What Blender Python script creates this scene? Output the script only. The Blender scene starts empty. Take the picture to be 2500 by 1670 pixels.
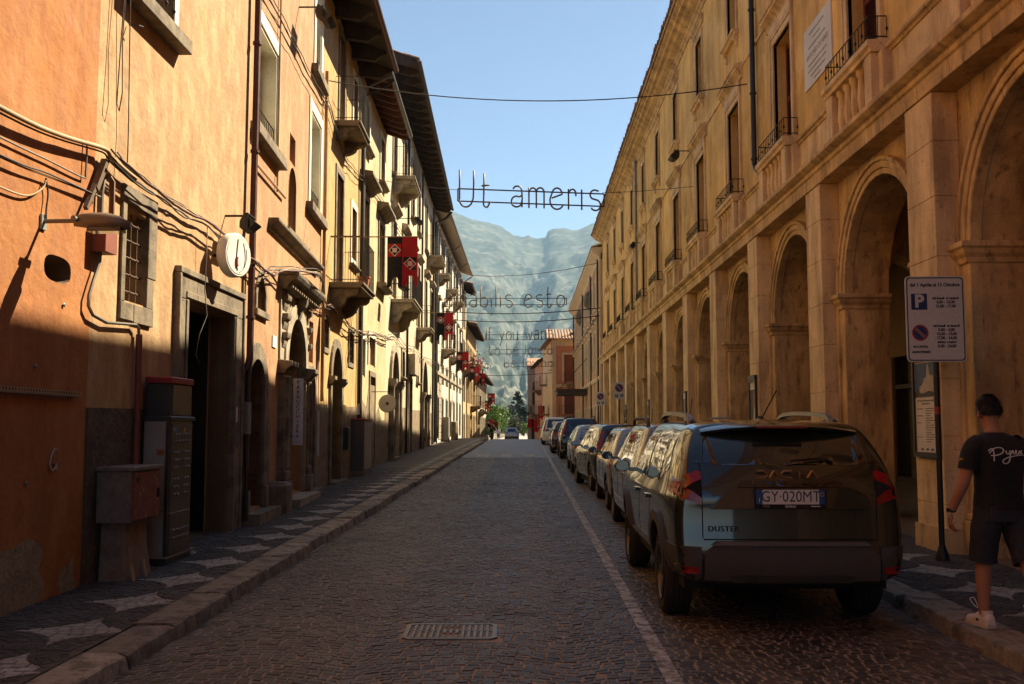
import bpy, bmesh, math, random
from mathutils import Vector, Matrix, noise
from mathutils.bvhtree import BVHTree
from mathutils.geometry import tessellate_polygon
rad = math.radians
sc = bpy.context.scene
col = sc.collection
rng = random.Random(7)

# ------------------------------------------------------------------ camera, sky, sun, exposure
cd = bpy.data.cameras.new('camera'); cam = bpy.data.objects.new('camera', cd); col.objects.link(cam)
cd.lens = 35.0; cd.sensor_width = 36.0; cd.clip_end = 30000; cd.clip_start = 0.05
cam.location = (0, 0, 1.65)
cam.rotation_euler = (rad(90 + 4.891), 0, rad(0.775))
sc.camera = cam
SUN = Vector((0.31, 0.27, 0.418)).normalized()          # direction towards the sun
W = bpy.data.worlds.new('World'); sc.world = W; W.use_nodes = True
wn = W.node_tree.nodes; wl = W.node_tree.links
bg = wn['Background']; sky = wn.new('ShaderNodeTexSky'); sky.sky_type = 'NISHITA'; sky.sun_disc = False
sky.sun_elevation = math.asin(SUN.z); sky.sun_rotation = math.atan2(SUN.x, SUN.y)
sky.air_density = 0.62; sky.dust_density = 0.4; sky.ozone_density = 2.0; sky.altitude = 400
wl.new(sky.outputs[0], bg.inputs[0]); bg.inputs[1].default_value = 0.05
sd = bpy.data.lights.new('sun', 'SUN'); sd.energy = 5.0; sd.angle = rad(0.5); sd.color = (1.0, 0.86, 0.62)
so = bpy.data.objects.new('sun', sd); col.objects.link(so); so.location = (60, 50, 90)
so.rotation_euler = (-SUN).to_track_quat('-Z', 'Y').to_euler()
vs = sc.view_settings; vs.view_transform = 'Standard'; vs.look = 'None'; vs.gamma = 1; vs.use_curve_mapping = False
vs.exposure = 1.8

# ------------------------------------------------------------------ helpers
def tag(o, label=None, cat=None, group=None, kind=None):
    if label: o['label'] = label
    if cat: o['category'] = cat
    if group: o['group'] = group
    if kind: o['kind'] = kind
    return o
def empty(name, loc=(0, 0, 0), rz=0, label=None, cat=None, group=None):
    o = bpy.data.objects.new(name, None); col.objects.link(o); o.location = loc; o.rotation_euler = (0, 0, rz)
    o.empty_display_size = .1
    return tag(o, label, cat, group)
def link(name, me, parent=None, loc=None, rot=None):
    o = bpy.data.objects.new(name, me); col.objects.link(o)
    if parent: o.parent = parent
    if loc is not None: o.location = loc
    if rot is not None: o.rotation_euler = rot
    return o
def copy_tree(o, parent=None):
    c = o.copy(); col.objects.link(c); c.parent = parent
    for ch in o.children: copy_tree(ch, c)
    return c
def lerp(a, b, t): return a + (b - a) * t
def cr(pts, n=8, closed=False):
    """Catmull-Rom through points"""
    P = [Vector(p) for p in pts]; out = []; N = len(P)
    rngi = range(N if closed else N - 1)
    for i in rngi:
        if closed: a, b, c, d = P[(i-1) % N], P[i], P[(i+1) % N], P[(i+2) % N]
        else: a, b, c, d = P[max(i-1, 0)], P[i], P[i+1], P[min(i+2, N-1)]
        for k in range(n):
            t = k / n
            out.append(.5 * ((2*b) + (c-a)*t + (2*a-5*b+4*c-d)*t*t + (3*b-a-3*c+d)*t*t*t))
    if not closed: out.append(P[-1])
    return out
class MB:
    def __init__(s): s.v = []; s.f = []; s.m = []; s.r = []; s.cm = 0; s.cr = 0.
    def add(s, vs, fs):
        b = len(s.v); s.v += [tuple(x) for x in vs]
        for f in fs: s.f.append(tuple(b + i for i in f)); s.m.append(s.cm); s.r.append(s.cr)
        return s
    def box(s, x0, x1, y0, y1, z0, z1):
        if x0 > x1: x0, x1 = x1, x0
        if y0 > y1: y0, y1 = y1, y0
        if z0 > z1: z0, z1 = z1, z0
        return s.add([(x0,y0,z0),(x1,y0,z0),(x1,y1,z0),(x0,y1,z0),(x0,y0,z1),(x1,y0,z1),(x1,y1,z1),(x0,y1,z1)],
              [(3,2,1,0),(4,5,6,7),(0,1,5,4),(1,2,6,5),(2,3,7,6),(3,0,4,7)])
    def obox(s, c, ax, ay, az):
        c, ax, ay, az = map(Vector, (c, ax, ay, az))
        P = [c+sx*ax+sy*ay+sz*az for sz in (-1,1) for sx, sy in ((-1,-1),(1,-1),(1,1),(-1,1))]
        return s.add(P, [(3,2,1,0),(4,5,6,7),(0,1,5,4),(1,2,6,5),(2,3,7,6),(3,0,4,7)])
    def cbox(s, x0, x1, y0, y1, z0, z1, c=.01):
        """box with chamfered vertical and top edges"""
        if x0 > x1: x0, x1 = x1, x0
        if y0 > y1: y0, y1 = y1, y0
        def ring(i, z): return [(x0+i+c*0,y0+i,z),(x1-i,y0+i,z),(x1-i,y1-i,z),(x0+i,y1-i,z)]
        rs = [ring(0, z0), ring(0, z1-c), ring(c, z1)]
        return s.loft(rs, cap=True)
    def loft(s, rings, cap=True, closed=True):
        n = len(rings[0]); b = len(s.v)
        for r in rings: s.v += [tuple(p) for p in r]
        for i in range(len(rings)-1):
            for k in range(n if closed else n-1):
                a = b+i*n+k; c = b+i*n+(k+1) % n
                s.f.append((a, c, c+n, a+n)); s.m.append(s.cm); s.r.append(s.cr)
        if cap:
            s.f.append(tuple(b+k for k in reversed(range(n)))); s.m.append(s.cm); s.r.append(s.cr)
            e = b+(len(rings)-1)*n
            s.f.append(tuple(e+k for k in range(n))); s.m.append(s.cm); s.r.append(s.cr)
        return s
    def prism(s, poly, y0, y1, axis='y'):
        """extrude a polygon; axis y: poly in (x,z); axis x: poly in (y,z); axis z: poly in (x,y)"""
        def p(a, b, t): return (a, t, b) if axis == 'y' else ((t, a, b) if axis == 'x' else (a, b, t))
        n = len(poly)
        return s.add([p(a, b, y0) for a, b in poly] + [p(a, b, y1) for a, b in poly],
              [tuple(range(n)), tuple(reversed(range(n, 2*n)))] + [(i, n+i, n+(i+1) % n, (i+1) % n) for i in range(n)])
    def tube(s, path, r, n=6, cap=True, closed=False):
        P = [Vector(p) for p in path]; rings = []
        rr = r if isinstance(r, (list, tuple)) else [r]*len(P)
        up = Vector((0, 0, 1)); prev = None
        for i, p in enumerate(P):
            if closed: t = P[(i+1) % len(P)] - P[i-1]
            else: t = P[min(i+1, len(P)-1)] - P[max(i-1, 0)]
            if t.length < 1e-9: t = Vector((0, 0, 1))
            t.normalize()
            if prev is None:
                a = t.cross(up)
                if a.length < .05: a = t.cross(Vector((1, 0, 0)))
            else: a = prev - t*prev.dot(t)
            a.normalize(); prev = a; b = t.cross(a)
            rings.append([p + (a*math.cos(2*math.pi*k/n) + b*math.sin(2*math.pi*k/n))*rr[i] for k in range(n)])
        if closed: rings.append(rings[0])
        return s.loft(rings, cap and not closed)
    def lathe(s, prof, n=12, cx=0, cy=0, axis='z', cap=True):
        """prof: (r,h) pairs, around an axis"""
        def pt(r, h, a):
            c, d = r*math.cos(a), r*math.sin(a)
            if axis == 'z': return (cx+c, cy+d, h)
            if axis == 'x': return (h, cx+c, cy+d)
            return (cx+d, h, cy+c)
        return s.loft([[pt(r, h, 2*math.pi*k/n) for k in range(n)] for r, h in prof], cap)
    def sweep(s, prof, path, cap=True):
        """prof: (out,z) polygon swept along a path of (x,y,nx,ny): point = xy + n*out"""
        return s.loft([[(x+nx*o, y+ny*o, z) for o, z in prof] for x, y, nx, ny in path], cap)
    def flat(s, poly, y, axis='y', flip=False):
        n = len(poly)
        vs = [(a, y, b) if axis == 'y' else ((y, a, b) if axis == 'x' else (a, b, y)) for a, b in poly]
        return s.add(vs, [tuple(reversed(range(n))) if flip else tuple(range(n))])
    def mesh(s, name, mats, smooth=False, attr=False, fix=True, weld=0):
        me = bpy.data.meshes.new(name); me.from_pydata(s.v, [], s.f)
        if not isinstance(mats, (list, tuple)): mats = [mats]
        for m in mats: me.materials.append(m)
        me.polygons.foreach_set('material_index', s.m)
        if attr:
            a = me.attributes.new('rnd', 'FLOAT', 'FACE'); a.data.foreach_set('value', s.r)
        if fix or weld:
            b = bmesh.new(); b.from_mesh(me)
            if weld: bmesh.ops.remove_doubles(b, verts=b.verts, dist=weld)
            if fix: bmesh.ops.recalc_face_normals(b, faces=b.faces)
            b.to_mesh(me); b.free()
        if smooth:
            me.polygons.foreach_set('use_smooth', [True]*len(me.polygons))
            if smooth is not True: me.set_sharp_from_angle(angle=rad(smooth))
        me.update(); return me
    def build(s, name, mats, parent=None, smooth=False, attr=False, fix=True, loc=None, rot=None, weld=0):
        return link(name, s.mesh(name, mats, smooth, attr, fix, weld), parent, loc, rot)
def bevel(o, w=.01, seg=1, ang=30):
    m = o.modifiers.new('bevel', 'BEVEL'); m.width = w; m.segments = seg; m.limit_method = 'ANGLE'; m.angle_limit = rad(ang)
    m.harden_normals = False
    return o
def arc(cx, cz, r, a0, a1, n, rz=None):
    rz = rz or r
    return [(cx+r*math.cos(rad(lerp(a0, a1, i/n))), cz+rz*math.sin(rad(lerp(a0, a1, i/n)))) for i in range(n+1)]

# ------------------------------------------------------------------ materials
MATS = {}
def mk(name, c, rough=.85, metal=0., var=.18, scale=2., fine=.12, fscale=30., bump=.25, bscale=40., bdist=.01,
       streak=0., sscale=4., stain=None, stain2=None, rnd=0., coat=0., spec=.5, seed=0., big=0., bump2=0., bscale2=6., emit=0., aniso=1., attr=False, trans=0.):
    if name in MATS: return MATS[name]
    m = bpy.data.materials.new(name); m.use_nodes = True; MATS[name] = m
    N = m.node_tree.nodes; L = m.node_tree.links; p = N['Principled BSDF']
    tc = N.new('ShaderNodeTexCoord'); mp = N.new('ShaderNodeMapping'); L.new(tc.outputs['Object'], mp.inputs[0])
    mp.inputs['Location'].default_value = (seed*3.7, seed*1.9, seed*2.3)
    V = mp.outputs[0]
    def noi(sc_, det=5, rg=.55, vec=None, sx=None):
        n = N.new('ShaderNodeTexNoise'); n.inputs['Scale'].default_value = sc_; n.inputs['Detail'].default_value = det
        n.inputs['Roughness'].default_value = rg
        if sx:
            q = N.new('ShaderNodeMapping'); L.new(V, q.inputs[0]); q.inputs['Scale'].default_value = sx; L.new(q.outputs[0], n.inputs['Vector'])
        else: L.new(V, n.inputs['Vector'])
        return n.outputs[0]
    def rng_(sock, a, b, c0, d):
        q = N.new('ShaderNodeMapRange'); L.new(sock, q.inputs[0])
        for i, x in enumerate((a, b, c0, d)): q.inputs[i+1].default_value = x
        return q.outputs[0]
    def mul(a, b):
        q = N.new('ShaderNodeMath'); q.operation = 'MULTIPLY'; L.new(a, q.inputs[0])
        if isinstance(b, (int, float)): q.inputs[1].default_value = b
        else: L.new(b, q.inputs[1])
        return q.outputs[0]
    f = rng_(noi(scale, 6, .6), .3, .7, 1-var, 1+var*.6)
    if big: f = mul(f, rng_(noi(.35, 3, .5), .3, .7, 1-big, 1+big*.5))
    if fine: f = mul(f, rng_(noi(fscale, 4, .65), .25, .75, 1-fine, 1+fine*.7))
    if streak: f = mul(f, rng_(noi(sscale, 5, .6, sx=(1, 1, .12)), .3, .72, 1-streak, 1+streak*.5))
    if rnd:
        if attr:
            at = N.new('ShaderNodeAttribute'); at.attribute_name = 'rnd'; src = at.outputs['Fac']
        else:
            oi = N.new('ShaderNodeObjectInfo'); src = oi.outputs['Random']
        f = mul(f, rng_(src, 0, 1, 1-rnd, 1+rnd))
    mx = N.new('ShaderNodeMix'); mx.data_type = 'RGBA'; mx.blend_type = 'MULTIPLY'; mx.inputs[0].default_value = 1
    mx.inputs[6].default_value = (*c, 1); L.new(f, mx.inputs[7]); C = mx.outputs[2]
    for st in (stain, stain2):
        if st:   # (colour, scale, lo, hi, amount, (sx,sy,sz) or None)
            q = N.new('ShaderNodeMix'); q.data_type = 'RGBA'; L.new(C, q.inputs[6]); q.inputs[7].default_value = (*st[0], 1)
            L.new(mul(rng_(noi(st[1], 7, .62, sx=st[5] if len(st) > 5 else None), st[2], st[3], 0, 1), st[4]), q.inputs[0]); C = q.outputs[2]
    L.new(C, p.inputs['Base Color'])
    p.inputs['Roughness'].default_value = rough; p.inputs['Metallic'].default_value = metal
    p.inputs['Specular IOR Level'].default_value = spec; p.inputs['Coat Weight'].default_value = coat
    p.inputs['Coat Roughness'].default_value = .03
    if trans: p.inputs['Transmission Weight'].default_value = trans
    if emit: p.inputs['Emission Color'].default_value = (*c, 1); p.inputs['Emission Strength'].default_value = emit
    if rough > .25: L.new(rng_(noi(scale*2.3, 4), .3, .7, rough*.88, min(1, rough*1.1)), p.inputs['Roughness'])
    if bump:
        b = N.new('ShaderNodeBump'); b.inputs['Strength'].default_value = bump; b.inputs['Distance'].default_value = bdist
        L.new(noi(bscale, 6, .65), b.inputs['Height']); last = b
        if bump2:
            b2 = N.new('ShaderNodeBump'); b2.inputs['Strength'].default_value = bump2; b2.inputs['Distance'].default_value = bdist*3
            L.new(noi(bscale2, 4, .5), b2.inputs['Height']); L.new(b.outputs[0], b2.inputs['Normal']); last = b2
        L.new(last.outputs[0], p.inputs['Normal'])
    return m
def glassy(name, c=(.012, .014, .016), rough=.03):
    return mk(name, c, rough=rough, var=.1, fine=0, bump=0, spec=.6, coat=.6)
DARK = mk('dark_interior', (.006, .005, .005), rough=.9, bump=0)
GLASS = glassy('window_glass')
IRON = mk('wrought_iron', (.025, .022, .02), rough=.55, metal=.4, var=.3, fscale=80, bump=.2)
BLACKMETAL = mk('black_painted_metal', (.02, .02, .021), rough=.45, metal=.2, bump=.1)
RUSTPIPE = mk('brown_downpipe', (.10, .035, .02), rough=.5, metal=.1, var=.35, scale=5, bump=.1, stain=((.16, .07, .035), 9, .55, .7, .6))
DARKPIPE = mk('dark_downpipe', (.03, .02, .015), rough=.5, metal=.1, var=.3, bump=.1)
CABLE = mk('black_cable', (.025, .02, .016), rough=.7, bump=0)
CABLE2 = mk('tan_cable', (.30, .21, .11), rough=.7, bump=0, var=.3)
CABLE3 = mk('grey_cable', (.16, .13, .10), rough=.7, bump=0, var=.3)
WOODDK = mk('dark_wood', (.035, .018, .01), rough=.6, var=.35, streak=.4, sscale=12, bump=.3, bscale=30)
WOODBR = mk('brown_wood', (.10, .045, .02), rough=.6, var=.35, streak=.4, sscale=12, bump=.3, bscale=30)
EAVE = mk('weathered_eave_timber', (.055, .035, .022), rough=.85, var=.4, scale=3, streak=.3, bump=.4)
EAVER = mk('reddish_eave_timber', (.16, .06, .03), rough=.85, var=.4, scale=3, streak=.3, bump=.4)
TILE = mk('terracotta_roof_tile', (.30, .17, .10), rough=.9, var=.35, scale=5, rnd=.3, stain=((.10, .08, .05), 6, .5, .7, .7), bump=.4)
STONE = mk('grey_limestone', (.22, .17, .11), rough=.85, var=.3, scale=3, fine=.2, streak=.25, bump=.5, bscale=35, stain=((.06, .045, .028), 3.6, .48, .64, .8), bump2=.4)
STONEL = mk('pale_limestone', (.40, .33, .23), rough=.85, var=.25, scale=3, fine=.15, streak=.2, bump=.4, stain=((.13, .10, .06), 3.4, .48, .66, .7))
MARBLE = mk('white_marble', (.62, .60, .55), rough=.55, var=.12, bump=.1)
WHITE = mk('white_paint', (.75, .73, .68), rough=.6, var=.1, scale=6, bump=.1)
CREAM = mk('cream_window_surround', (.70, .66, .52), rough=.8, var=.12, streak=.15, bump=.2, stain=((.3, .24, .15), 5, .6, .75, .5))
ZINC = mk('zinc_grey', (.22, .21, .19), rough=.5, metal=.5, var=.25, bump=.1)
# ------------------------------------------------------------------ ground profile
PROF = [(-20, -.22), (0, 0), (30, .33), (55, .605), (64, .68), (70, .715), (78, .70), (95, .52), (115, .2), (136, -.12), (160, -.25), (230, -.35), (400, -.6), (900, -6), (9000, -60)]
def gz(Y):
    if Y <= PROF[0][0]: return PROF[0][1]
    for (a, za), (b, zb) in zip(PROF, PROF[1:]):
        if Y <= b: return lerp(za, zb, (Y-a)/(b-a))
    return PROF[-1][1]
COBJ = mk('cobble_joint_sand', (.29, .235, .175), rough=1, var=.4, scale=6, fine=.4, fscale=60, bump=.6, bscale=90)
COB = mk('porphyry_cobble', (.078, .065, .053), rough=.5, var=.3, scale=.8, big=.4, fine=.3, fscale=70, bump=.6, bscale=90, rnd=.5, attr=True, bdist=.008, spec=.45)
COBFAR = mk('far_cobbles', (.105, .088, .073), rough=.55, var=.25, scale=1.2, fine=.35, fscale=9, bump=.5, bscale=11, bdist=.03)
SIDE_D = mk('dark_basalt_paver', (.058, .05, .046), rough=.75, var=.25, scale=1.2, fine=.3, fscale=70, bump=.6, bscale=80, rnd=.35, attr=True)
SIDE_W = mk('white_marble_paver', (.31, .295, .265), rough=.7, var=.3, scale=3, fine=.2, fscale=50, bump=.4, bscale=60, rnd=.18, attr=True)
SIDE_J = mk('dark_joint', (.095, .08, .064), rough=1, var=.3, bump=.5, bscale=80)
KERB = mk('travertine_kerb', (.30, .255, .19), rough=.85, var=.3, scale=4, fine=.3, fscale=45, bump=1., bscale=24, bump2=.6, bscale2=9, rnd=.3, stain=((.07, .055, .042), 6, .48, .62, .75), bdist=.016)
LINE = mk('worn_white_road_paint', (.44, .44, .43), rough=.85, var=.3, scale=8, fine=.4, fscale=50, stain=((.10, .092, .085), 13, .44, .58, .92), stain2=((.09, .078, .068), 2.2, .5, .7, .6), bump=.5, bscale=70)
EARTH = mk('dry_earth', (.16, .13, .08), rough=1, var=.3, scale=.05, bump=.3, fine=.2, fscale=.4)
SUNROAD = mk('pale_asphalt', (.30, .28, .25), rough=.95, var=.15, scale=.5, bump=.3)

def strip(x0, x1, y0, y1, dz, step=2.):
    mb = MB(); n = max(1, int((y1-y0)/step)); ys = [lerp(y0, y1, i/n) for i in range(n+1)]
    ys = sorted(set([round(y, 3) for y in ys] + [p[0] for p in PROF if y0 < p[0] < y1]))
    for a, b in zip(ys, ys[1:]):
        mb.add([(x0, a, gz(a)+dz), (x1, a, gz(a)+dz), (x1, b, gz(b)+dz), (x0, b, gz(b)+dz)], [(0, 1, 2, 3)])
    return mb
XL, XR = -2.6, 3.2
g = strip(-3000, 3000, -40, 9000, -.35, 60).build('ground', EARTH); tag(g, kind='structure')
YC = 40.0
road = strip(XL-.05, XR+.05, -20, YC, -.0045).build('road', COBJ); tag(road, kind='structure')
r2 = strip(XL-.05, XR+.05, YC, 101, 0).build('road', COBFAR); tag(r2, kind='structure')
r3 = strip(-4.2, 6.5, 101, 420, .02).build('road', SUNROAD); tag(r3, kind='structure')

def cobble(mb, c4, z, h=.016, ins=.0065, bev=.004):
    """one stone: four plan corners"""
    cx = sum(p[0] for p in c4)/len(c4); cy = sum(p[1] for p in c4)/len(c4); n = len(c4)
    def shrink(d): 
        out = []
        for x, y in c4:
            l = math.hypot(x-cx, y-cy) or 1; out.append((x-(x-cx)/l*d*1.4, y-(y-cy)/l*d*1.4))
        return out
    dz = rng.gauss(0, .0018); tx, ty = rng.gauss(0, .02), rng.gauss(0, .02)
    lo = shrink(ins); hi = shrink(ins+bev); mb.cr = rng.random()
    def zz(x, y): return gz(y)+z+dz+(x-cx)*tx+(y-cy)*ty
    vs = [(x, y, gz(y)+z-h) for x, y in lo] + [(x, y, zz(x, y)-.004) for x, y in lo] + [(x, y, zz(x, y)) for x, y in hi]
    fs = [tuple(2*n+i for i in range(n))]
    for k in (0, 1): fs += [(k*n+i, k*n+(i+1) % n, (k+1)*n+(i+1) % n, (k+1)*n+i) for i in range(n)]
    mb.add(vs, fs)
GRATE = (-.93, -.22, 7.52, 8.1)      # drain cover
def road_cells():
    P = .073; AW = 1.45
    rows = int((YC-1.5)/P)
    for k in range(-6, rows):
        x = XL + .01
        ph = rng.random()*P
        first = True
        while x < XR-.03:
            w = P*rng.uniform(.85, 1.6)
            x1 = min(x+w, XR-.01)
            if first: x1 = x+w*ph/P+.03; first = False
            def yy(px, kk):
                ax = ((px-XL)/AW) % 1.0
                return 1.5 + kk*P + .22*(1-(2*ax-1)**2) + .010*math.sin(px*2.1+kk*.13)
            j = lambda: rng.gauss(0, .0045)
            yield [(x+j(), yy(x, k)+j()), (x1+j(), yy(x1, k)+j()), (x1+j(), yy(x1, k+1)+j()), (x+j(), yy(x, k+1)+j())]
            x = x1
cells = []
for c in road_cells():
    cx = sum(p[0] for p in c)/4; cy = sum(p[1] for p in c)/4
    if cy > YC-.1 or cy < 1.4: continue
    if GRATE[0]-.02 < cx < GRATE[1]+.02 and GRATE[2]-.02 < cy < GRATE[3]+.02: continue
    cells.append((cx, cy, c))
vis = sorted([i for i, (cx, cy, c) in enumerate(cells) if cy > 5.75 and -.46*cy < cx < .48*cy and not (1.1 < cx < 3 and 7.9 < cy)], key=lambda i: cells[i][1])[:280]
vset = set(vis); big = MB()
for i, (cx, cy, c) in enumerate(cells):
    if i in vset:
        m = MB(); cobble(m, c, 0); m.v = [(x-cx, y-cy, z) for x, y, z in m.v]
        m.build('cobble', COB, road, attr=True, fix=False, loc=(cx, cy, 0))
    else: cobble(big, c, 0)
o = big.build('cobbles', COB, road, attr=True, fix=False); o['kind'] = 'stuff'

# painted edge line, parking bay end line, crossing
def paint(name, x0, x1, y0, y1, label):
    o = strip(x0, x1, y0, y1, .006, 3).build(name, LINE); tag(o, label, 'road marking'); return o
paint('parking_line', .87, .98, 2.2, 60, 'long worn white line edging the parking bays along the cobbled road')
for x, t in ((-2.0, 'faded white zebra stripe closest to the left kerb'), (-1.06, 'middle white zebra stripe of the cobbled crossing'), (-.10, 'white zebra stripe closest to the parking line')):
    paint('crossing_stripe', x, x+.46, 40.6, 43.4, t)['group'] = 'zebra crossing stripes'
# the camera-side bay line
m = MB(); m.add([(1.0, 6.0, gz(6)+.006), (3.15, 5.85, gz(5.85)+.006), (3.15, 5.95, gz(5.95)+.006), (1.0, 6.1, gz(6.1)+.006)], [(0, 1, 2, 3)])
tag(m.build('bay_line', LINE), 'faint white cross line closing the parking bay behind the green car', 'road marking')

# drain cover
def grate():
    x0, x1, y0, y1 = GRATE; z = gz(7.8)
    IR = mk('cast_iron_cover', (.20, .17, .13), rough=.42, metal=.8, var=.3, scale=9, bump=.4, bscale=60)
    IRD = mk('cast_iron_pit', (.02, .016, .012), rough=.8, bump=0)
    e = empty('drain_cover', ((x0+x1)/2, (y0+y1)/2, z), rad(1.5), 'rectangular cast iron drain cover set in the cobbles', 'drain cover')
    w, d = (x1-x0)/2, (y1-y0)/2
    def rr(w, d, c): return [(-w+c, -d), (w-c, -d), (w, -d+c), (w, d-c), (w-c, d), (-w+c, d), (-w, d-c), (-w, -d+c)]
    m = MB(); a = rr(w, d, .05); b = rr(w-.035, d-.035, .04); n = 8
    m.add([(x, y, .006) for x, y in a]+[(x, y, .006) for x, y in b]+[(x, y, -.05) for x, y in a]+[(x, y, -.02) for x, y in b],
          [(i, (i+1) % n, n+(i+1) % n, n+i) for i in range(n)]+[(i, 2*n+i, 2*n+(i+1) % n, (i+1) % n) for i in range(n)]+[(n+i, n+(i+1) % n, 3*n+(i+1) % n, 3*n+i) for i in range(n)])
    m.build('frame', IR, e)
    m = MB(); m.flat(rr(w-.03, d-.03, .04), -.016, 'z'); m.build('pit', IRD, e)
    nb = 13
    for i in range(nb):
        x = lerp(-w+.075, w-.075, i/(nb-1)); segs = [(-d+.06, -.012), (.012, d-.06)]
        if 5 <= i <= 7: segs = [(-d+.06, -d+.12), (-.07, .07), (d-.12, d-.06)]
        for s0, s1 in segs: MB().cbox(x-.014, x+.014, s0, s1, -.016, .005, .004).build('rib', IR, e)
    for y in (-d+.045, 0, d-.045): MB().cbox(-w+.05, w-.05, y-.009, y+.009, -.016, .0035, .003).build('cross_bar', IR, e)
    MB().lathe([(.02, -.01), (.02, .004), (.012, .006)], 10, -w+.17, .09).build('boss', IR, e)
    MB().lathe([(.02, -.01), (.02, .004), (.012, .006)], 10, w-.17, -.09).build('boss', IR, e)
grate()

# ------------------------------------------------------------------ pavements: dark rings of setts round white stars
KH = .12
def pavement(name, x0, x1, xc, y00, yA, yB):
    """circles of radius .56 centred at xc +- .56; stars between them at xc"""
    base = strip(x0, x1, -20, yB, KH-.006).build(name, SIDE_J); tag(base, kind='structure')
    dark, white = MB(), MB(); P = 1.12; r0 = .562
    stars = {}
    nlat = int((yA-y00)/P)+2
    def inb(c): return all(x0-.01 < p[0] < x1+.01 for p in c)
    for j in range(-1, nlat):
        cy = y00+P*(j+.5)
        for cx in (xc-P/2-P, xc-P/2, xc+P/2, xc+P/2+P):
            if cx+r0 < x0 or cx-r0 > x1: continue
            rr = .035; k = 0
            while rr < r0-.01:
                ro = min(rr+.07, r0); n = max(5, int(2*math.pi*(rr+ro)/2/.078)); a0 = rng.random()*6
                for i in range(n):
                    b0, b1 = a0+2*math.pi*i/n+rng.gauss(0, .012), a0+2*math.pi*(i+1)/n+rng.gauss(0, .012)
                    c = [(cx+rr*math.cos(b0), cy+rr*math.sin(b0)), (cx+ro*math.cos(b0), cy+ro*math.sin(b0)), (cx+ro*math.cos(b1), cy+ro*math.sin(b1)), (cx+rr*math.cos(b1), cy+rr*math.sin(b1))]
                    if inb(c) and yA > c[0][1] > 1.5: cobble(dark, c, KH, .014, .0045, .004)
                rr = ro
        # star: a grid of marble pieces clipped to lie outside the four circles
        sy = y00+P*j; g0 = .088; half = .56
        if not 1.5 < sy < yA: continue
        sm = MB()
        cc = [(xc+a*P/2, sy+b*P/2) for a in (-1, 1) for b in (-1, 1)]
        yv = sy-half
        while yv < sy+half:
            yv1 = yv+g0*rng.uniform(.85, 1.15); xv = xc-half-rng.random()*.05
            while xv < xc+half:
                xv1 = xv+g0*rng.uniform(.85, 1.35)
                poly = [(xv, yv), (xv1, yv+rng.gauss(0, .005)), (xv1, yv1), (xv, yv1+rng.gauss(0, .005))]
                for ox, oy in cc:
                    mx_ = sum(p[0] for p in poly)/len(poly); my_ = sum(p[1] for p in poly)/len(poly)
                    l = math.hypot(mx_-ox, my_-oy) or 1; nx, ny = (mx_-ox)/l, (my_-oy)/l
                    d = lambda p: (p[0]-ox)*nx+(p[1]-oy)*ny-r0-.004
                    out = []
                    for a, b in zip(poly, poly[1:]+poly[:1]):
                        da, db = d(a), d(b)
                        if da >= 0: out.append(a)
                        if da*db < 0: t = da/(da-db); out.append((lerp(a[0], b[0], t), lerp(a[1], b[1], t)))
                    poly = out
                    if len(poly) < 3: break
                if len(poly) >= 3 and inb(poly):
                    ar = abs(sum(a[0]*b[1]-b[0]*a[1] for a, b in zip(poly, poly[1:]+poly[:1])))/2
                    if ar > 6e-4: cobble(sm, poly, KH+.001, .014, .0065, .004)
                xv = xv1
            yv = yv1
        if sm.f:
            o = sm.build('star_inlay', SIDE_W, base, attr=True, fix=False); o['kind'] = 'stuff'
    o = dark.build('dark_setts', SIDE_D, base, attr=True, fix=False); o['kind'] = 'stuff'
    # beyond: thin flat stars
    far = MB()
    for j in range(nlat-1, int((70-y00)/P)):
        sy = y00+P*j; pts = []
        for k, (sx_, sy_) in enumerate(((1, 1), (-1, 1), (-1, -1), (1, -1))):
            ox, oy = xc+sx_*P/2, sy+sy_*P/2
            angs = {0: (270, 180), 1: (0, -90), 2: (90, 0), 3: (180, 90)}[k]
            pts += [(ox+.59*math.cos(rad(lerp(*angs, t/6))), oy+.59*math.sin(rad(lerp(*angs, t/6)))) for t in range(7)]
        far.add([(x, y, gz(y)+KH-.004) for x, y in pts]+[(xc, sy, gz(sy)+KH-.004)], [(i, (i+1) % len(pts), len(pts)) for i in range(len(pts))])
    if far.f:
        o = far.build('far_star_inlays', SIDE_W, base, fix=False); o['kind'] = 'stuff'
    return base
pavement('left_pavement', -4.75, XL-.3, -3.22, 7.24-1.12*6, 30, 101)
pavement('right_pavement', XR+.3, 4.95, 4.09, 9.0-1.12*7, 19, 101)
strip(-6.2, -4.75, 18, 101, KH-.016).build('left_pavement', SIDE_J)['kind'] = 'structure'
strip(4.95, 11, -20, 62, KH-.016).build('portico_floor', mk('portico_paving', (.16, .13, .10), rough=.45, var=.3, scale=2, bump=.2))['kind'] = 'structure'

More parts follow.
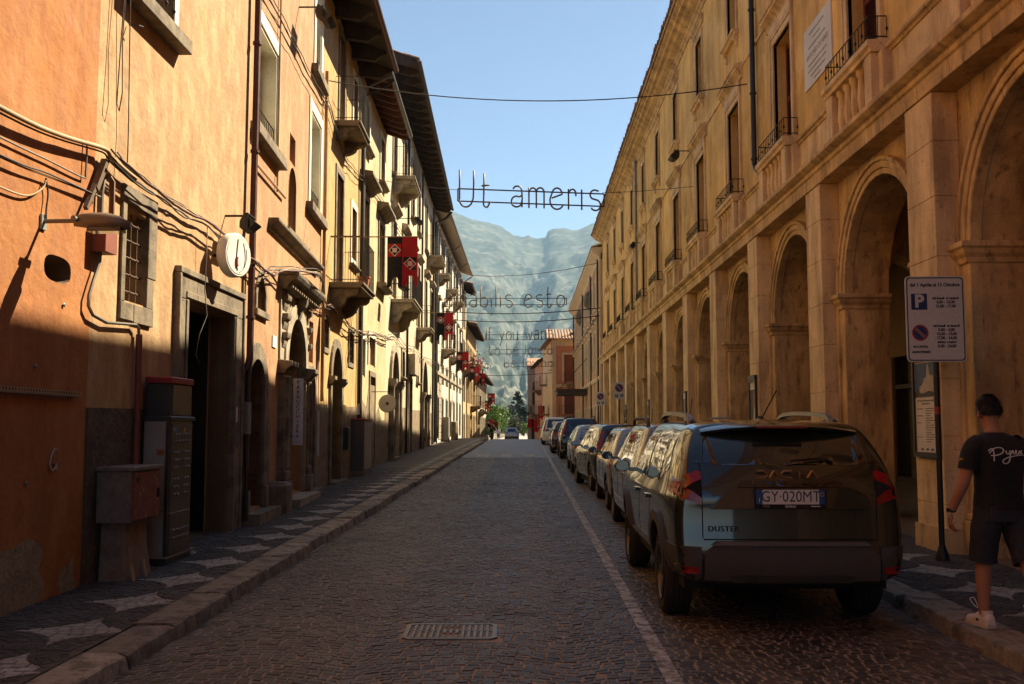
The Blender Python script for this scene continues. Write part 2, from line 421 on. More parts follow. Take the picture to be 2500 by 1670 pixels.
# kerbs, stone by stone
def kerb(name, xa, xb, y0, y1, sgn):
    e = empty(name, (0, 0, 0)); tag(e, kind='structure')
    y = y0
    while y < y1:
        L = rng.uniform(.85, 1.25)*(1 if y < 30 else 2); y2 = min(y+L, y1)-.014
        dx = rng.gauss(0, .012); dz = rng.gauss(0, .008); face = xb+dx
        # cross-section with a worn rounded arris on the road side, several stations with chips
        ns = 14 if y < 20 else (6 if y < 32 else 2); rings = []
        for i in range(ns+1):
            yy = lerp(y, y2, i/ns); z = gz(yy)+KH+dz; ch = abs(rng.gauss(0, .012))+.012; e2 = rng.gauss(0, .007)
            s = sgn
            if i in (0, ns): ch += .018
            rings.append([(xa, yy, z-.2), (xa, yy, z), (face-s*(ch*1.5), yy, z+rng.gauss(0, .002)), (face-s*ch*.4+e2, yy, z-ch*.5), (face+e2, yy, z-ch*1.6), (face+e2*.5+s*.01, yy, z-.2)])
        mb = MB(); mb.loft(rings); c = Vector(((xa+xb)/2, (y+y2)/2, gz(y)))
        mb.v = [tuple(Vector(p)-c) for p in mb.v]
        mb.build('kerb_stone', KERB, e, loc=c, smooth=35)
        y = y2+.014
kerb('left_kerb', XL-.3, XL, 1.0, 62, 1)
kerb('right_kerb', XR+.3, XR, 1.0, 62, -1)
# ------------------------------------------------------------------ building helpers (local frame: x along the front, y into the house, z up)
def front(name, x0, y0, x1, y1, label, cat='house', group=None):
    return empty(name, (x0, y0, 0), math.atan2(y1-y0, x1-x0), label, cat, group)
def hole(x0, x1, z0, z1, kind='r', rev=.3, spring=None): return dict(x0=x0, x1=x1, z0=z0, z1=z1, k=kind, rev=rev, sp=spring)
def archpts(h, n=14):
    """left springing to right springing over the crown"""
    cx = (h['x0']+h['x1'])/2; r = (h['x1']-h['x0'])/2; sp = h['sp'] if h['sp'] is not None else h['z1']-r
    rz = h['z1']-sp
    if h['k'] == 'p':   # pointed
        out = []
        for i in range(n+1):
            t = i/n*2-1; out.append((cx+r*t, sp+rz*(1-abs(t)**1.7)**.75 if abs(t) < 1 else sp))
        return out
    return [(cx-r*math.cos(math.pi*i/n), sp+rz*math.sin(math.pi*i/n)) for i in range(n+1)]
def outline(h):
    if h['k'] == 'r': return [(h['x0'], h['z0']), (h['x0'], h['z1']), (h['x1'], h['z1']), (h['x1'], h['z0'])]
    if h['k'] == 'o':
        cx, cz = (h['x0']+h['x1'])/2, (h['z0']+h['z1'])/2
        return [(cx-(h['x1']-h['x0'])/2*math.copysign(abs(math.cos(a))**.7, math.cos(a)), cz+(h['z1']-h['z0'])/2*math.copysign(abs(math.sin(a))**.7, math.sin(a))) for a in [2*math.pi*i/20 for i in range(20)]]
    return [(h['x0'], h['z0'])]+archpts(h)+[(h['x1'], h['z0'])]
def facade(mb, L0, L1, z0, z1, holes, y=0., rev=True):
    xs = sorted(set([L0, L1]+[h[k] for h in holes for k in ('x0', 'x1')])); zs = sorted(set([z0, z1]+[h[k] for h in holes for k in ('z0', 'z1')]))
    xs = [x for x in xs if L0 <= x <= L1]; zs = [z for z in zs if z0 <= z <= z1]
    for a, b in zip(xs, xs[1:]):
        run = None
        for c, d in list(zip(zs, zs[1:]))+[(None, None)]:
            solid = c is not None and not any(h['x0'] < (a+b)/2 < h['x1'] and h['z0'] < (c+d)/2 < h['z1'] for h in holes)
            if solid: run = (run[0], d) if run else (c, d)
            elif run: mb.add([(a, y, run[0]), (b, y, run[0]), (b, y, run[1]), (a, y, run[1])], [(0, 1, 2, 3)]); run = None
    for h in holes:
        o = outline(h); n = len(o)
        if h['k'] in 'ap':
            ap = archpts(h)
            for p, q in zip(ap, ap[1:]): mb.add([(p[0], y, p[1]), (q[0], y, q[1]), (q[0], y, h['z1']), (p[0], y, h['z1'])], [(0, 1, 2, 3)])
        if h['k'] == 'o':
            for p, q in zip(o, o[1:]+o[:1]):
                zc = h['z1'] if p[1]+q[1] > h['z0']+h['z1'] else h['z0']
                mb.add([(p[0], y, p[1]), (q[0], y, q[1]), (q[0], y, zc), (p[0], y, zc)], [(0, 1, 2, 3)])
            
        if rev:
            for i in range(n):
                p, q = o[i], o[(i+1) % n]
                mb.add([(p[0], y, p[1]), (q[0], y, q[1]), (q[0], y+h['rev'], q[1]), (p[0], y+h['rev'], p[1])], [(0, 1, 2, 3)])
def shell(mb, L0, L1, z0, z1, D):
    mb.add([(L0, 0, z0), (L0, D, z0), (L0, D, z1), (L0, 0, z1)], [(0, 1, 2, 3)])
    mb.add([(L1, 0, z0), (L1, D, z0), (L1, D, z1), (L1, 0, z1)], [(0, 1, 2, 3)])
    mb.add([(L0, D, z0), (L1, D, z0), (L1, D, z1), (L0, D, z1)], [(0, 1, 2, 3)])
    mb.add([(L0, 0, z1), (L1, 0, z1), (L1, D, z1), (L0, D, z1)], [(0, 1, 2, 3)])
def house(root, L0, L1, z0, z1, holes, mat, D=7., plinth=None):
    mb = MB(); facade(mb, L0, L1, z0, z1, holes); shell(mb, L0, L1, z0, z1, D)
    w = mb.build('wall', mat, root)
    return w
def pane(root, h, mat, name='window', dy=.0):
    """the closing leaf of an opening"""
    o = [(x, z) for x, z in outline(h)]
    return MB().flat(o, h['rev']-.02+dy).build(name, mat, root)
def bars(mb, h, y, nx, nz, r=.008, knots=False):
    for i in range(1, nx+1):
        x = lerp(h['x0'], h['x1'], i/(nx+1)); mb.tube([(x, y, h['z0']), (x, y, h['z1'])], r, 5)
    for i in range(1, nz+1):
        z = lerp(h['z0'], h['z1'], i/(nz+1)); mb.tube([(h['x0'], y, z), (h['x1'], y, z)], r*1.1, 5)
def surround(parent, h, w, proud, mat, name='surround', bottom=False, step=0):
    """stone or painted frame around a rectangular opening"""
    mb = MB(); x0, x1, z0, z1 = h['x0'], h['x1'], h['z0'], h['z1']
    mb.box(x0-w, x0, -proud, .06, z0, z1); mb.box(x1, x1+w, -proud, .06, z0, z1); mb.box(x0-w, x1+w, -proud, .06, z1, z1+w)
    if bottom: mb.box(x0-w, x1+w, -proud, .06, z0-w, z0)
    if step:
        mb.box(x0-w-step, x0-w, -proud-.02, .03, z0, z1+w); mb.box(x1+w, x1+w+step, -proud-.02, .03, z0, z1+w); mb.box(x0-w-step, x1+w+step, -proud-.02, .03, z1+w, z1+w+step)
    o = mb.build(name, mat, parent); bevel(o, .006); return o
def archband(parent, h, w, proud, mat, name='archivolt', jambs=True, n=14, inner=0.):
    cx = (h['x0']+h['x1'])/2; r = (h['x1']-h['x0'])/2; sp = h['sp'] if h['sp'] is not None else h['z1']-r
    A = archpts(h, n); rz = h['z1']-sp; mb = MB()
    def out(p):
        if h['k'] == 'p': return (cx+(p[0]-cx)*(r+w)/r, sp+(p[1]-sp)*(rz+w*1.1)/rz)
        return (cx+(p[0]-cx)*(r+w)/r, sp+(p[1]-sp)*(rz+w)/rz)
    I = A[:]; O = [out(p) for p in A]
    if jambs: I = [(h['x0'], h['z0'])]+I+[(h['x1'], h['z0'])]; O = [(h['x0']-w, h['z0'])]+O+[(h['x1']+w, h['z0'])]
    mb.loft([[(i[0], -proud, i[1]), (o[0], -proud, o[1]), (o[0], .05, o[1]), (i[0], .05+inner, i[1])] for i, o in zip(I, O)])
    o = mb.build(name, mat, parent); bevel(o, .008); return o
def sill(parent, x0, x1, z, proud, t, mat, y0=.1, name='sill', mould=True):
    mb = MB()
    if mould: mb.prism([(y0, z), (y0, z-t), (-proud*.55, z-t), (-proud*.7, z-t*.6), (-proud, z-t*.45), (-proud, z)], x0, x1, 'x')
    else: mb.box(x0, x1, -proud, y0, z-t, z)
    o = mb.build(name, mat, parent); bevel(o, .006); return o
def louvre(parent, x0, x1, z0, z1, y, mat, ns=None, name='shutter'):
    """a pair of louvred leaves"""
    xm = (x0+x1)/2; mb = MB()
    for a, b in ((x0, xm-.006), (xm+.006, x1)):
        f = .06; mb.box(a, a+f, y-.02, y+.02, z0, z1); mb.box(b-f, b, y-.02, y+.02, z0, z1)
        zz = [z0, (z0+z1)/2-.04, z1-.09]
        for z in zz: mb.box(a+f, b-f, y-.018, y+.018, z, z+.08)
        n = ns or int((z1-z0)/.055)
        for i in range(n):
            z = z0+.08+(z1-z0-.16)*i/n; mb.add([(a+f, y-.016, z), (b-f, y-.016, z), (b-f, y+.014, z+.045), (a+f, y+.014, z+.045)], [(0, 1, 2, 3)])
    mb.box(x0, x1, y+.02, y+.024, z0, z1)
    return mb.build(name, mat, parent, fix=True)
def railing(parent, x0, x1, y, z0, z1, mat=None, n=None, side=None, deco=False, name='railing', r=.008):
    """front rail, optionally with returns to the wall (side = wall y)"""
    mb = MB(); mat = mat or IRON
    P = [(x0, y), (x1, y)] if side is None else [(x0, side), (x0, y), (x1, y), (x1, side)]
    for (a, b), (c, d) in zip(P, P[1:]):
        L = math.hypot(c-a, d-b); k = n or max(2, int(L/.11))
        if side is not None and a == c: k = max(2, int(L/.12))
        for z in (z0+.06, z1): mb.tube([(a, b, z), (c, d, z)], r*1.25, 5)
        for i in range(k+1):
            px, py = lerp(a, c, i/k), lerp(b, d, i/k); mb.tube([(px, py, z0), (px, py, z1)], r*.8, 4)
            if deco and i % 2 == 0: mb.lathe([(.001, (z0+z1)/2-.05), (.02, (z0+z1)/2), (.001, (z0+z1)/2+.05)], 6, px, py)
    return mb.build(name, mat, parent)
def scrollprof(d, h):
    """console profile in (y,z): hangs under a slab; y negative outwards"""
    return [(0, 0), (-d, 0), (-d*.98, -h*.18), (-d*.86, -h*.33), (-d*.66, -h*.36), (-d*.56, -h*.45), (-d*.52, -h*.66), (-d*.36, -h*.86), (-d*.14, -h), (0, -h)]
def balcony(root, x0, x1, z, d, slabmat, h=1.0, t=.13, brackets=2, bh=.42, rail=True, deco=False, name='balcony', railmat=None):
    mb = MB(); mb.prism([(.05, z), (-d, z), (-d, z-t*.4), (-d+.05, z-t*.55), (-d+.05, z-t), (.05, z-t)], x0, x1, 'x')
    s = mb.build(name, slabmat, root); bevel(s, .008)
    for i in range(brackets):
        x = lerp(x0+.22, x1-.22, i/max(1, brackets-1)); mb = MB(); mb.prism([(y, z-t+zz) for y, zz in scrollprof(d*.85, bh)], x-.11, x+.11, 'x')
        bevel(mb.build('bracket', slabmat, s), .012)
    if rail: railing(s, x0+.03, x1-.03, -d+.05, z, z+h, side=.03, deco=deco, mat=railmat)
    return s
def eaves(root, L0, L1, z, ov, D=7., rise=1.7, mat=None, rafter=.7, rmat=None, gutter=None, t=.07, tiles=True, tilemat=None, rs=(.09, .13), shaped=False, tstep=.22):
    mat = mat or EAVE; y0 = -ov; zr = z+rise; k = rise/(D/2+ov)
    mb = MB(); mb.prism([(y0, z), (D/2, zr), (D+ov, z), (D+ov, z+t), (D/2, zr+t), (y0, z+t)], L0-.02, L1+.02, 'x')
    roof = mb.build('roof', mat, root)
    if rafter:
        n = int((L1-L0)/rafter)
        for i in range(n+1):
            x = lerp(L0+.08, L1-.08, i/n); mb = MB(); w, h = rs
            if shaped: prof = [(.05, z+k*(ov+.05)-.005), (y0+.06, z+k*.06-.005), (y0+.06, z-.07), (y0+.2, z-.11), (y0+.35, z-h*.8), (.05, z-h*1.6+k*ov)]
            else: prof = [(.05, z+k*(ov+.05)-.005), (y0+.03, z+k*.03-.005), (y0+.03, z-h*.7), (y0+.1, z-h), (.05, z-h+k*ov)]
            mb.prism(prof, x-w/2, x+w/2, 'x'); mb.build('rafter', rmat or mat, roof)
    if gutter:
        mb = MB(); r = .07; mb.loft([[(x, y0-.05+r*math.cos(a), z+.03+r*math.sin(a)) for a in [math.pi+math.pi*i/8 for i in range(9)]]+[(x, y0-.05+(r-.008)*math.cos(a), z+.03+(r-.008)*math.sin(a)) for a in [2*math.pi-math.pi*i/8 for i in range(9)]] for x in (L0, L1)])
        mb.build('gutter', gutter, roof, smooth=40)
    if tiles:
        proto = None; n = int((L1-L0)/tstep); r = tstep*.42
        for i in range(n):
            x = L0+tstep*(i+.5)
            if proto is None:
                mb = MB(); Lt = .5
                mb.loft([[(rr*math.cos(a), yy, zz+rr*math.sin(a)) for a in [math.pi*j/6 for j in range(7)]]+[((rr-.015)*math.cos(a), yy, zz+(rr-.015)*math.sin(a)) for a in [math.pi-math.pi*j/6 for j in range(7)]] for rr, yy, zz in ((r, -.06, 0), (r*.85, Lt, k*Lt))])
                proto = mb.build('roof_tile', tilemat or TILE, roof, smooth=40); o = proto
            else: o = proto.copy(); col.objects.link(o)
            o.location = (x, y0+rng.gauss(0, .012), z+t+.005+rng.gauss(0, .004))
    # bed of tiles behind the eaves course
    mb = MB(); n = int((L1-L0)/tstep); pts = []
    for i in range(n*4+1):
        x = L0+(L1-L0)*i/(n*4); pts.append((x, .055*abs(math.sin(math.pi*i/4))))
    mb.add([(x, y0+.4, z+t+k*.4+d+.01) for x, d in pts]+[(x, D/2, zr+t+d+.01) for x, d in pts], [(i, i+1, len(pts)+i+1, len(pts)+i) for i in range(len(pts)-1)])
    mb.build('tile_bed', tilemat or TILE, roof)
    return roof
def pipe(parent, pts, r, mat, name='downpipe', collars=None, n=8):
    mb = MB(); mb.tube(pts, r, n)
    o = mb.build(name, mat, parent, smooth=40)
    if collars:
        for p in collars: MB().lathe([(r*1.35, p[2]-.02), (r*1.35, p[2]+.02)], n, p[0], p[1]).build('collar', mat, o)
    return o
def textmesh(name, s, size, mat, parent, loc, rot=(rad(90), 0, 0), align='CENTER', depth=.002, spacing=1., bold=0., shear=0., xs=1.):
    cu = bpy.data.curves.new(name, 'FONT'); cu.body = s; cu.size = size; cu.align_x = align; cu.align_y = 'CENTER'; cu.extrude = depth
    cu.space_character = spacing; cu.offset = bold; cu.shear = shear; cu.resolution_u = 3
    to = bpy.data.objects.new(name, cu); col.objects.link(to)
    bpy.context.view_layer.update()
    me = bpy.data.meshes.new_from_object(to.evaluated_get(bpy.context.evaluated_depsgraph_get()))
    bpy.data.objects.remove(to); bpy.data.curves.remove(cu)
    me.materials.clear(); me.materials.append(mat)
    o = link(name, me, parent, loc, rot); o.scale = (xs, 1, 1); return o
# ------------------------------------------------------------------ right: the arcaded palazzo (local x = 62 - Y)
TRAV = mk('travertine', (.70, .48, .22), rough=.8, var=.3, scale=1.6, fine=.22, fscale=45, streak=.22, sscale=3, bump=.5, bscale=25, big=.2,
          stain=((.24, .15, .07), 2.4, .47, .64, .65, (1, 1, .32)), stain2=((.11, .07, .035), 8, .55, .66, .6, (1.2, 1.2, .4)), bdist=.012)
TRAVL = mk('smooth_travertine', (.75, .54, .28), rough=.75, var=.28, scale=1.2, fine=.12, fscale=30, streak=.2, bump=.3, bscale=30, seed=4,
          stain=((.22, .13, .06), 2.6, .50, .66, .6, (1, 1, .22)), stain2=((.14, .09, .05), 16, .60, .68, .5))
OCHRE = mk('ochre_plaster', (.82, .52, .15), rough=.9, var=.22, scale=1.0, fine=.1, fscale=20, streak=.28, sscale=2.6, bump=.3, bscale=25, big=.3, seed=2,
          stain=((.80, .56, .24), 1.3, .48, .62, .65), stain2=((.34, .18, .07), 3.0, .52, .68, .5, (1, 1, .18)))
SHUT = mk('maroon_louvre', (.16, .045, .028), rough=.6, var=.2, streak=.2, bump=.1)
YE = 62.0; XW = 4.85; BAY = 4.385
pal = front('arcade_palazzo', XW, YE, XW, -16, 'long ochre palazzo with travertine arcade of round arches and balustraded windows', 'building')
def lx(Y): return YE-Y
PIERS = [11.32+BAY*k for k in range(-3, 12)]       # near edge, .8 m wide
ARC = []
for k in range(len(PIERS)-1):
    c = (PIERS[k]+.8+PIERS[k+1])/2; ARC.append(c)
# arch wall (set back), z .1..5.55
PO = -.15     # pier face (X=4.70)
AY = .15      # arch wall plane (X=5.00)
hs = [hole(lx(c)-1.53, lx(c)+1.53, -.3, 5.2, 'a', .65, 3.67) for c in ARC]
mb = MB(); facade(mb, lx(PIERS[-1]+.8)-1.5, lx(PIERS[0]), -.3, 5.6, hs, AY)
mb.build('arch_wall', TRAV, pal)
mb = MB(); facade(mb, lx(PIERS[-1]+.8)-1.5, lx(PIERS[0]), -.3, 5.6, hs, AY+.65, rev=False); mb.build('inner_arch_wall', TRAV, pal)
for c, h in zip(ARC, hs):
    if c < 8: continue
    cx = lx(c)
    # archivolt: two stepped bands
    A = archpts(h, 18); mb = MB()
    def ring(r0, r1, y0, y1):
        f = lambda p, r: (cx+(p[0]-cx)*r/1.53, 3.67+(p[1]-3.67)*r/1.53)
        mb.loft([[(*f(p, r0)[:1], y0, f(p, r0)[1]), (*f(p, r1)[:1], y0, f(p, r1)[1]), (*f(p, r1)[:1], y1, f(p, r1)[1]), (*f(p, r0)[:1], y1, f(p, r0)[1])] for p in A])
    ring(1.515, 1.60, AY-.045, AY+.1); ring(1.60, 1.70, AY-.07, AY+.02); ring(1.70, 1.76, AY-.10, AY+.02)
    bevel(mb.build('archivolt', TRAV, pal, weld=0), .01)
    # jamb strips and capitals on both sides
    for s in (-1, 1):
        mb = MB(); xe = cx+s*1.53
        mb.box(xe-s*.004, xe+s*.20, AY-.05, AY+.1, -.3, 3.5); mb.box(xe+s*.20, xe+s*.34, AY-.09, AY+.05, -.3, 3.5)
        mb.box(xe-s*.02, xe+s*.36, AY-.12, AY+.66, -.3, .62); mb.box(xe-s*.012, xe+s*.35, AY-.10, AY+.66, .62, .70)
        j = mb.build('jamb', TRAV, pal); bevel(j, .012)
        mb = MB(); prof = [(0, 3.48), (.02, 3.48), (.03, 3.54), (.07, 3.58), (.09, 3.63), (.12, 3.65), (.12, 3.71), (0, 3.71)]
        path = [(xe+s*.36, AY-.08, 0, -1), (xe-s*0, AY-.05, 0, -1), (xe-s*0, AY-.05, -s, -1), (xe-s*0, AY+.65, -s, 0)]
        path = [(xe+s*.38, AY-.06, 0, -1), (xe, AY-.06, -s, -1), (xe, AY+.66, -s, 0)]
        mb.sweep(prof, path); bevel(mb.build('capital', TRAV, pal), .006)
# piers as stacked blocks
for k, Yn in enumerate(PIERS):
    x0, x1 = lx(Yn+.8), lx(Yn)
    if Yn < 5: MB().box(x0, x1, PO, AY, -.3, 5.53).build('pier', TRAVL, pal); continue
    root_p = MB().box(x0+.02, x1-.02, PO+.02, AY+.02, -.3, 5.53).build('pier', TRAVL, pal)
    zs = [-.3, .78, 1.55, 2.2, 2.95, 3.6, 4.3, 4.95, 5.525]
    for a, b in zip(zs, zs[1:]):
        o = MB().box(x0, x1, PO, AY, a+.0015, b-.0015).build('pier_block', TRAVL, root_p); bevel(o, .006)
    MB().box(x0-.03, x1+.03, PO-.03, AY, -.3, .52).build('pier_plinth', TRAV, root_p)
# frieze, ledge
def run(name, prof, L0, L1, mat, parent=pal, bev=.006):
    o = MB().prism(prof, L0, L1, 'x').build(name, mat, parent)
    if bev: bevel(o, bev)
    return o
LE, LN = -.05, YE+16
run('frieze', [(.5, 5.53), (PO-.02, 5.53), (PO-.02, 5.72), (PO-.05, 5.74), (PO-.05, 5.80), (PO-.10, 5.82), (PO-.16, 5.86), (PO-.16, 5.93), (.5, 5.97)], LE, LN, TRAV)
# portico: ceiling, back wall with dark shop fronts, transverse arches
MB().box(LE, LN, .8, 5.5, 5.62, 5.75).build('portico_ceiling', TRAV, pal)
bh = [hole(lx(c)-1.2, lx(c)+1.2, .1, 3.3, 'r', .25) for c in ARC]
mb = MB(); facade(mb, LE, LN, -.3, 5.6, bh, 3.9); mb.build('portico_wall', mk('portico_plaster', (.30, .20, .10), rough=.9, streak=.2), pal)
SHOP = glassy('shop_glass', (.02, .022, .014), .05); SHOPF = mk('shop_frame', (.03, .014, .01), rough=.5)
for c, h in zip(ARC, bh):
    if c < 9 or c > 40: continue
    w = MB().box(h['x0'], h['x1'], 4.10, 4.12, .1, 3.3).build('shop_window', SHOP, pal)
    mb = MB(); mb.box(h['x0'], h['x0']+.08, 3.95, 4.1, .1, 3.3); mb.box(h['x1']-.08, h['x1'], 3.95, 4.1, .1, 3.3); mb.box(h['x0']+.08, h['x1']-.08, 3.95, 4.1, 2.55, 2.65); mb.box(h['x0']+.08, h['x1']-.08, 3.95, 4.1, .1, .5)
    mb.build('frame', SHOPF, w)
for Yn in PIERS[3:]:
    mb = MB(); x0, x1 = lx(Yn+.75), lx(Yn+.05); A = [(.82, 3.7)]+[(2.36-1.5*math.cos(math.pi*i/12), 3.7+1.5*math.sin(math.pi*i/12)) for i in range(13)]+[(3.9, 3.7), (3.9, 5.62), (.82, 5.62)]
    mb.prism(A, x0, x1, 'x'); mb.build('portico_arch', TRAV, pal)
# upper wall with openings
uh, uh2, wins = [], [], []
for c in ARC:
    uh.append(hole(lx(c)-.62, lx(c)+.62, 6.86, 9.05, 'r', .32)); uh2.append(hole(lx(c)-.48, lx(c)+.48, 10.68, 12.42, 'r', .3))
mb = MB(); facade(mb, LE, LN, 5.9, 13.35, uh+uh2)
D = 9.; z0 = 5.9; z1 = 13.35
for x in (LE, LN): mb.add([(x, 0, z0), (x, D, z0), (x, D, z1), (x, 0, z1)], [(0, 1, 2, 3)])
mb.add([(LE, D, 0), (LN, D, 0), (LN, D, z1), (LE, D, z1)], [(0, 1, 2, 3)])
mb.add([(LE, 0, z1), (LN, 0, z1), (LN, D, z1), (LE, D, z1)], [(0, 1, 2, 3)]); mb.add([(LE, .8, -.3), (LE, D, -.3), (LE, D, z0), (LE, .8, z0)], [(0, 1, 2, 3)])
mb.add([(LN, .8, -.3), (LN, D, -.3), (LN, D, z0), (LN, .8, z0)], [(0, 1, 2, 3)])
mb.build('upper_wall', OCHRE, pal)
# dado below the windows, with its moulding
run('dado_panel', [(.03, 5.95), (-.03, 5.95), (-.03, 6.58), (.03, 6.58)], LE, LN, TRAVL, bev=0)
run('dado_ledge', [(.03, 6.58), (-.05, 6.58), (-.06, 6.62), (-.10, 6.64), (-.10, 6.69), (.03, 6.71)], LE, LN, TRAV)
run('string_course', [(.03, 9.66), (-.035, 9.66), (-.035, 9.71), (.03, 9.72)], LE, LN, TRAVL, bev=0)
for c, h, h2 in zip(ARC, uh, uh2):
    if c < 9: continue
    cx = lx(c)
    w = MB().box(h['x0'], h['x1'], .30, .33, h['z0'], h['z1']).build('window', DARK, pal)
    louvre(w, h['x0']+.02, h['x1']-.02, h['z0']+.02, h['z1']-.02, .24, SHUT)
    surround(w, h, .13, .035, TRAVL, step=.06)
    mb = MB(); mb.prism([(.03, 9.42), (-.05, 9.42), (-.06, 9.50), (-.12, 9.56), (-.17, 9.60), (-.17, 9.66), (-.20, 9.67), (-.20, 9.73), (.03, 9.80)], cx-1.02, cx+1.02, 'x'); bevel(mb.build('hood', TRAV, w), .006)
    mb = MB(); mb.box(cx-.82, cx+.82, -.06, .02, 9.24, 9.42); mb.build('hood_frieze', TRAVL, w)
    # balustrade below the window
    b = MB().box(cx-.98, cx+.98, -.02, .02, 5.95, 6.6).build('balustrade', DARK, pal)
    BP = -.26
    for s in (-1, 1):
        mb = MB(); mb.box(cx+s*.72, cx+s*.98, BP, -.02, 5.94, 6.62); mb.box(cx+s*.98, cx+s*1.12, BP+.1, -.02, 5.94, 6.62); bevel(mb.build('post', TRAVL, b), .01)
    mb = MB(); mb.prism([(.0, 6.62), (BP-.01, 6.62), (BP-.02, 6.67), (BP-.06, 6.70), (BP-.06, 6.78), (0, 6.80)], cx-1.03, cx+1.03, 'x'); bevel(mb.build('coping', TRAVL, b), .006)
    for i in range(5):
        x = lerp(cx-.58, cx+.58, i/4)
        MB().lathe([(.085, 5.94), (.085, 6.0), (.055, 6.03), (.075, 6.2), (.06, 6.4), (.055, 6.52), (.085, 6.56), (.085, 6.63)], 8, x, BP+.12).build('baluster', TRAVL, b, smooth=40)
    railing(b, cx-.95, cx+.95, BP-.0, 6.79, 7.13, n=14, deco=True, side=-.02)
    # upper window
    w = MB().box(h2['x0'], h2['x1'], .28, .31, h2['z0'], h2['z1']).build('window', DARK, pal)
    louvre(w, h2['x0']+.02, h2['x1']-.02, h2['z0']+.02, h2['z1']-.02, .22, mk('brown_louvre', (.06, .03, .02), rough=.7))
    surround(w, h2, .11, .03, TRAVL, step=.04)
    mb = MB(); mb.prism([(.03, 12.66), (-.04, 12.66), (-.06, 12.74), (-.14, 12.80), (-.14, 12.87), (.03, 12.92)], cx-.78, cx+.78, 'x'); bevel(mb.build('hood', TRAV, w), .005)
    mb = MB(); mb.prism([(.03, 10.56), (-.08, 10.56), (-.10, 10.60), (-.16, 10.62), (-.16, 10.67), (.03, 10.68)], cx-.72, cx+.72, 'x')
    for s in (-1, 1): mb.prism([(.02, 10.56), (-.12, 10.56), (-.11, 10.48), (-.05, 10.40), (-.06, 10.32), (.02, 10.28)], cx+s*.58-.05, cx+s*.58+.05, 'x')
    bevel(mb.build('sill', TRAVL, w), .005)
# cornice and tiled eaves
run('cornice', [(.1, 13.05), (-.04, 13.05), (-.05, 13.12), (-.12, 13.18), (-.12, 13.22), (-.30, 13.30), (-.36, 13.36), (-.48, 13.38), (-.48, 13.46), (-.60, 13.50), (-.60, 13.55), (.1, 13.6)], LE, LN, TRAV)
eaves(pal, LE, lx(23.5), 13.56, .66, D=9, rise=1.6, mat=TRAV, rafter=0, tiles=True, tstep=.3)
eaves(pal, lx(23.5), LN, 13.56, .66, D=9, rise=1.6, mat=TRAV, rafter=0, tiles=False)
pipe(pal, [(lx(20.35), -.09, 13.2), (lx(20.35), -.09, 7.1), (lx(20.2), -.09, 6.95), (lx(19.9), -.05, 6.75)], .055, BLACKMETAL, collars=[(lx(20.35), -.09, z) for z in (12.2, 10.4, 8.6, 7.2)])
pipe(pal, [(lx(42.3), -.09, 13.2), (lx(42.3), -.09, 6.75)], .055, ZINC, collars=[(lx(42.3), -.09, z) for z in (12., 10.2, 8.4)])
# plaque
pl = MB().box(lx(16.78), lx(15.28), -.03, .0, 7.38, 8.42).build('plaque', MARBLE, pal)
GREY = mk('carved_grey', (.22, .2, .17), rough=.8, bump=0)
textmesh('inscription', 'ANTONIO DE NINO', .13, GREY, pl, (lx(16.03), -.031, 7.9), depth=.001)
for z, w_ in ((8.28, .42), (8.16, .2), (8.05, .48), (7.75, .5), (7.65, .52), (7.55, .4), (7.46, .2)):     # lines too worn to read
    x = -w_
    while x < w_-.03:
        l = rng.uniform(.03, .09); MB().box(lx(16.03)+x, lx(16.03)+min(x+l, w_), -.032, -.03, z-.016, z+.016).build('worn_line', GREY, pl); x += l+.025

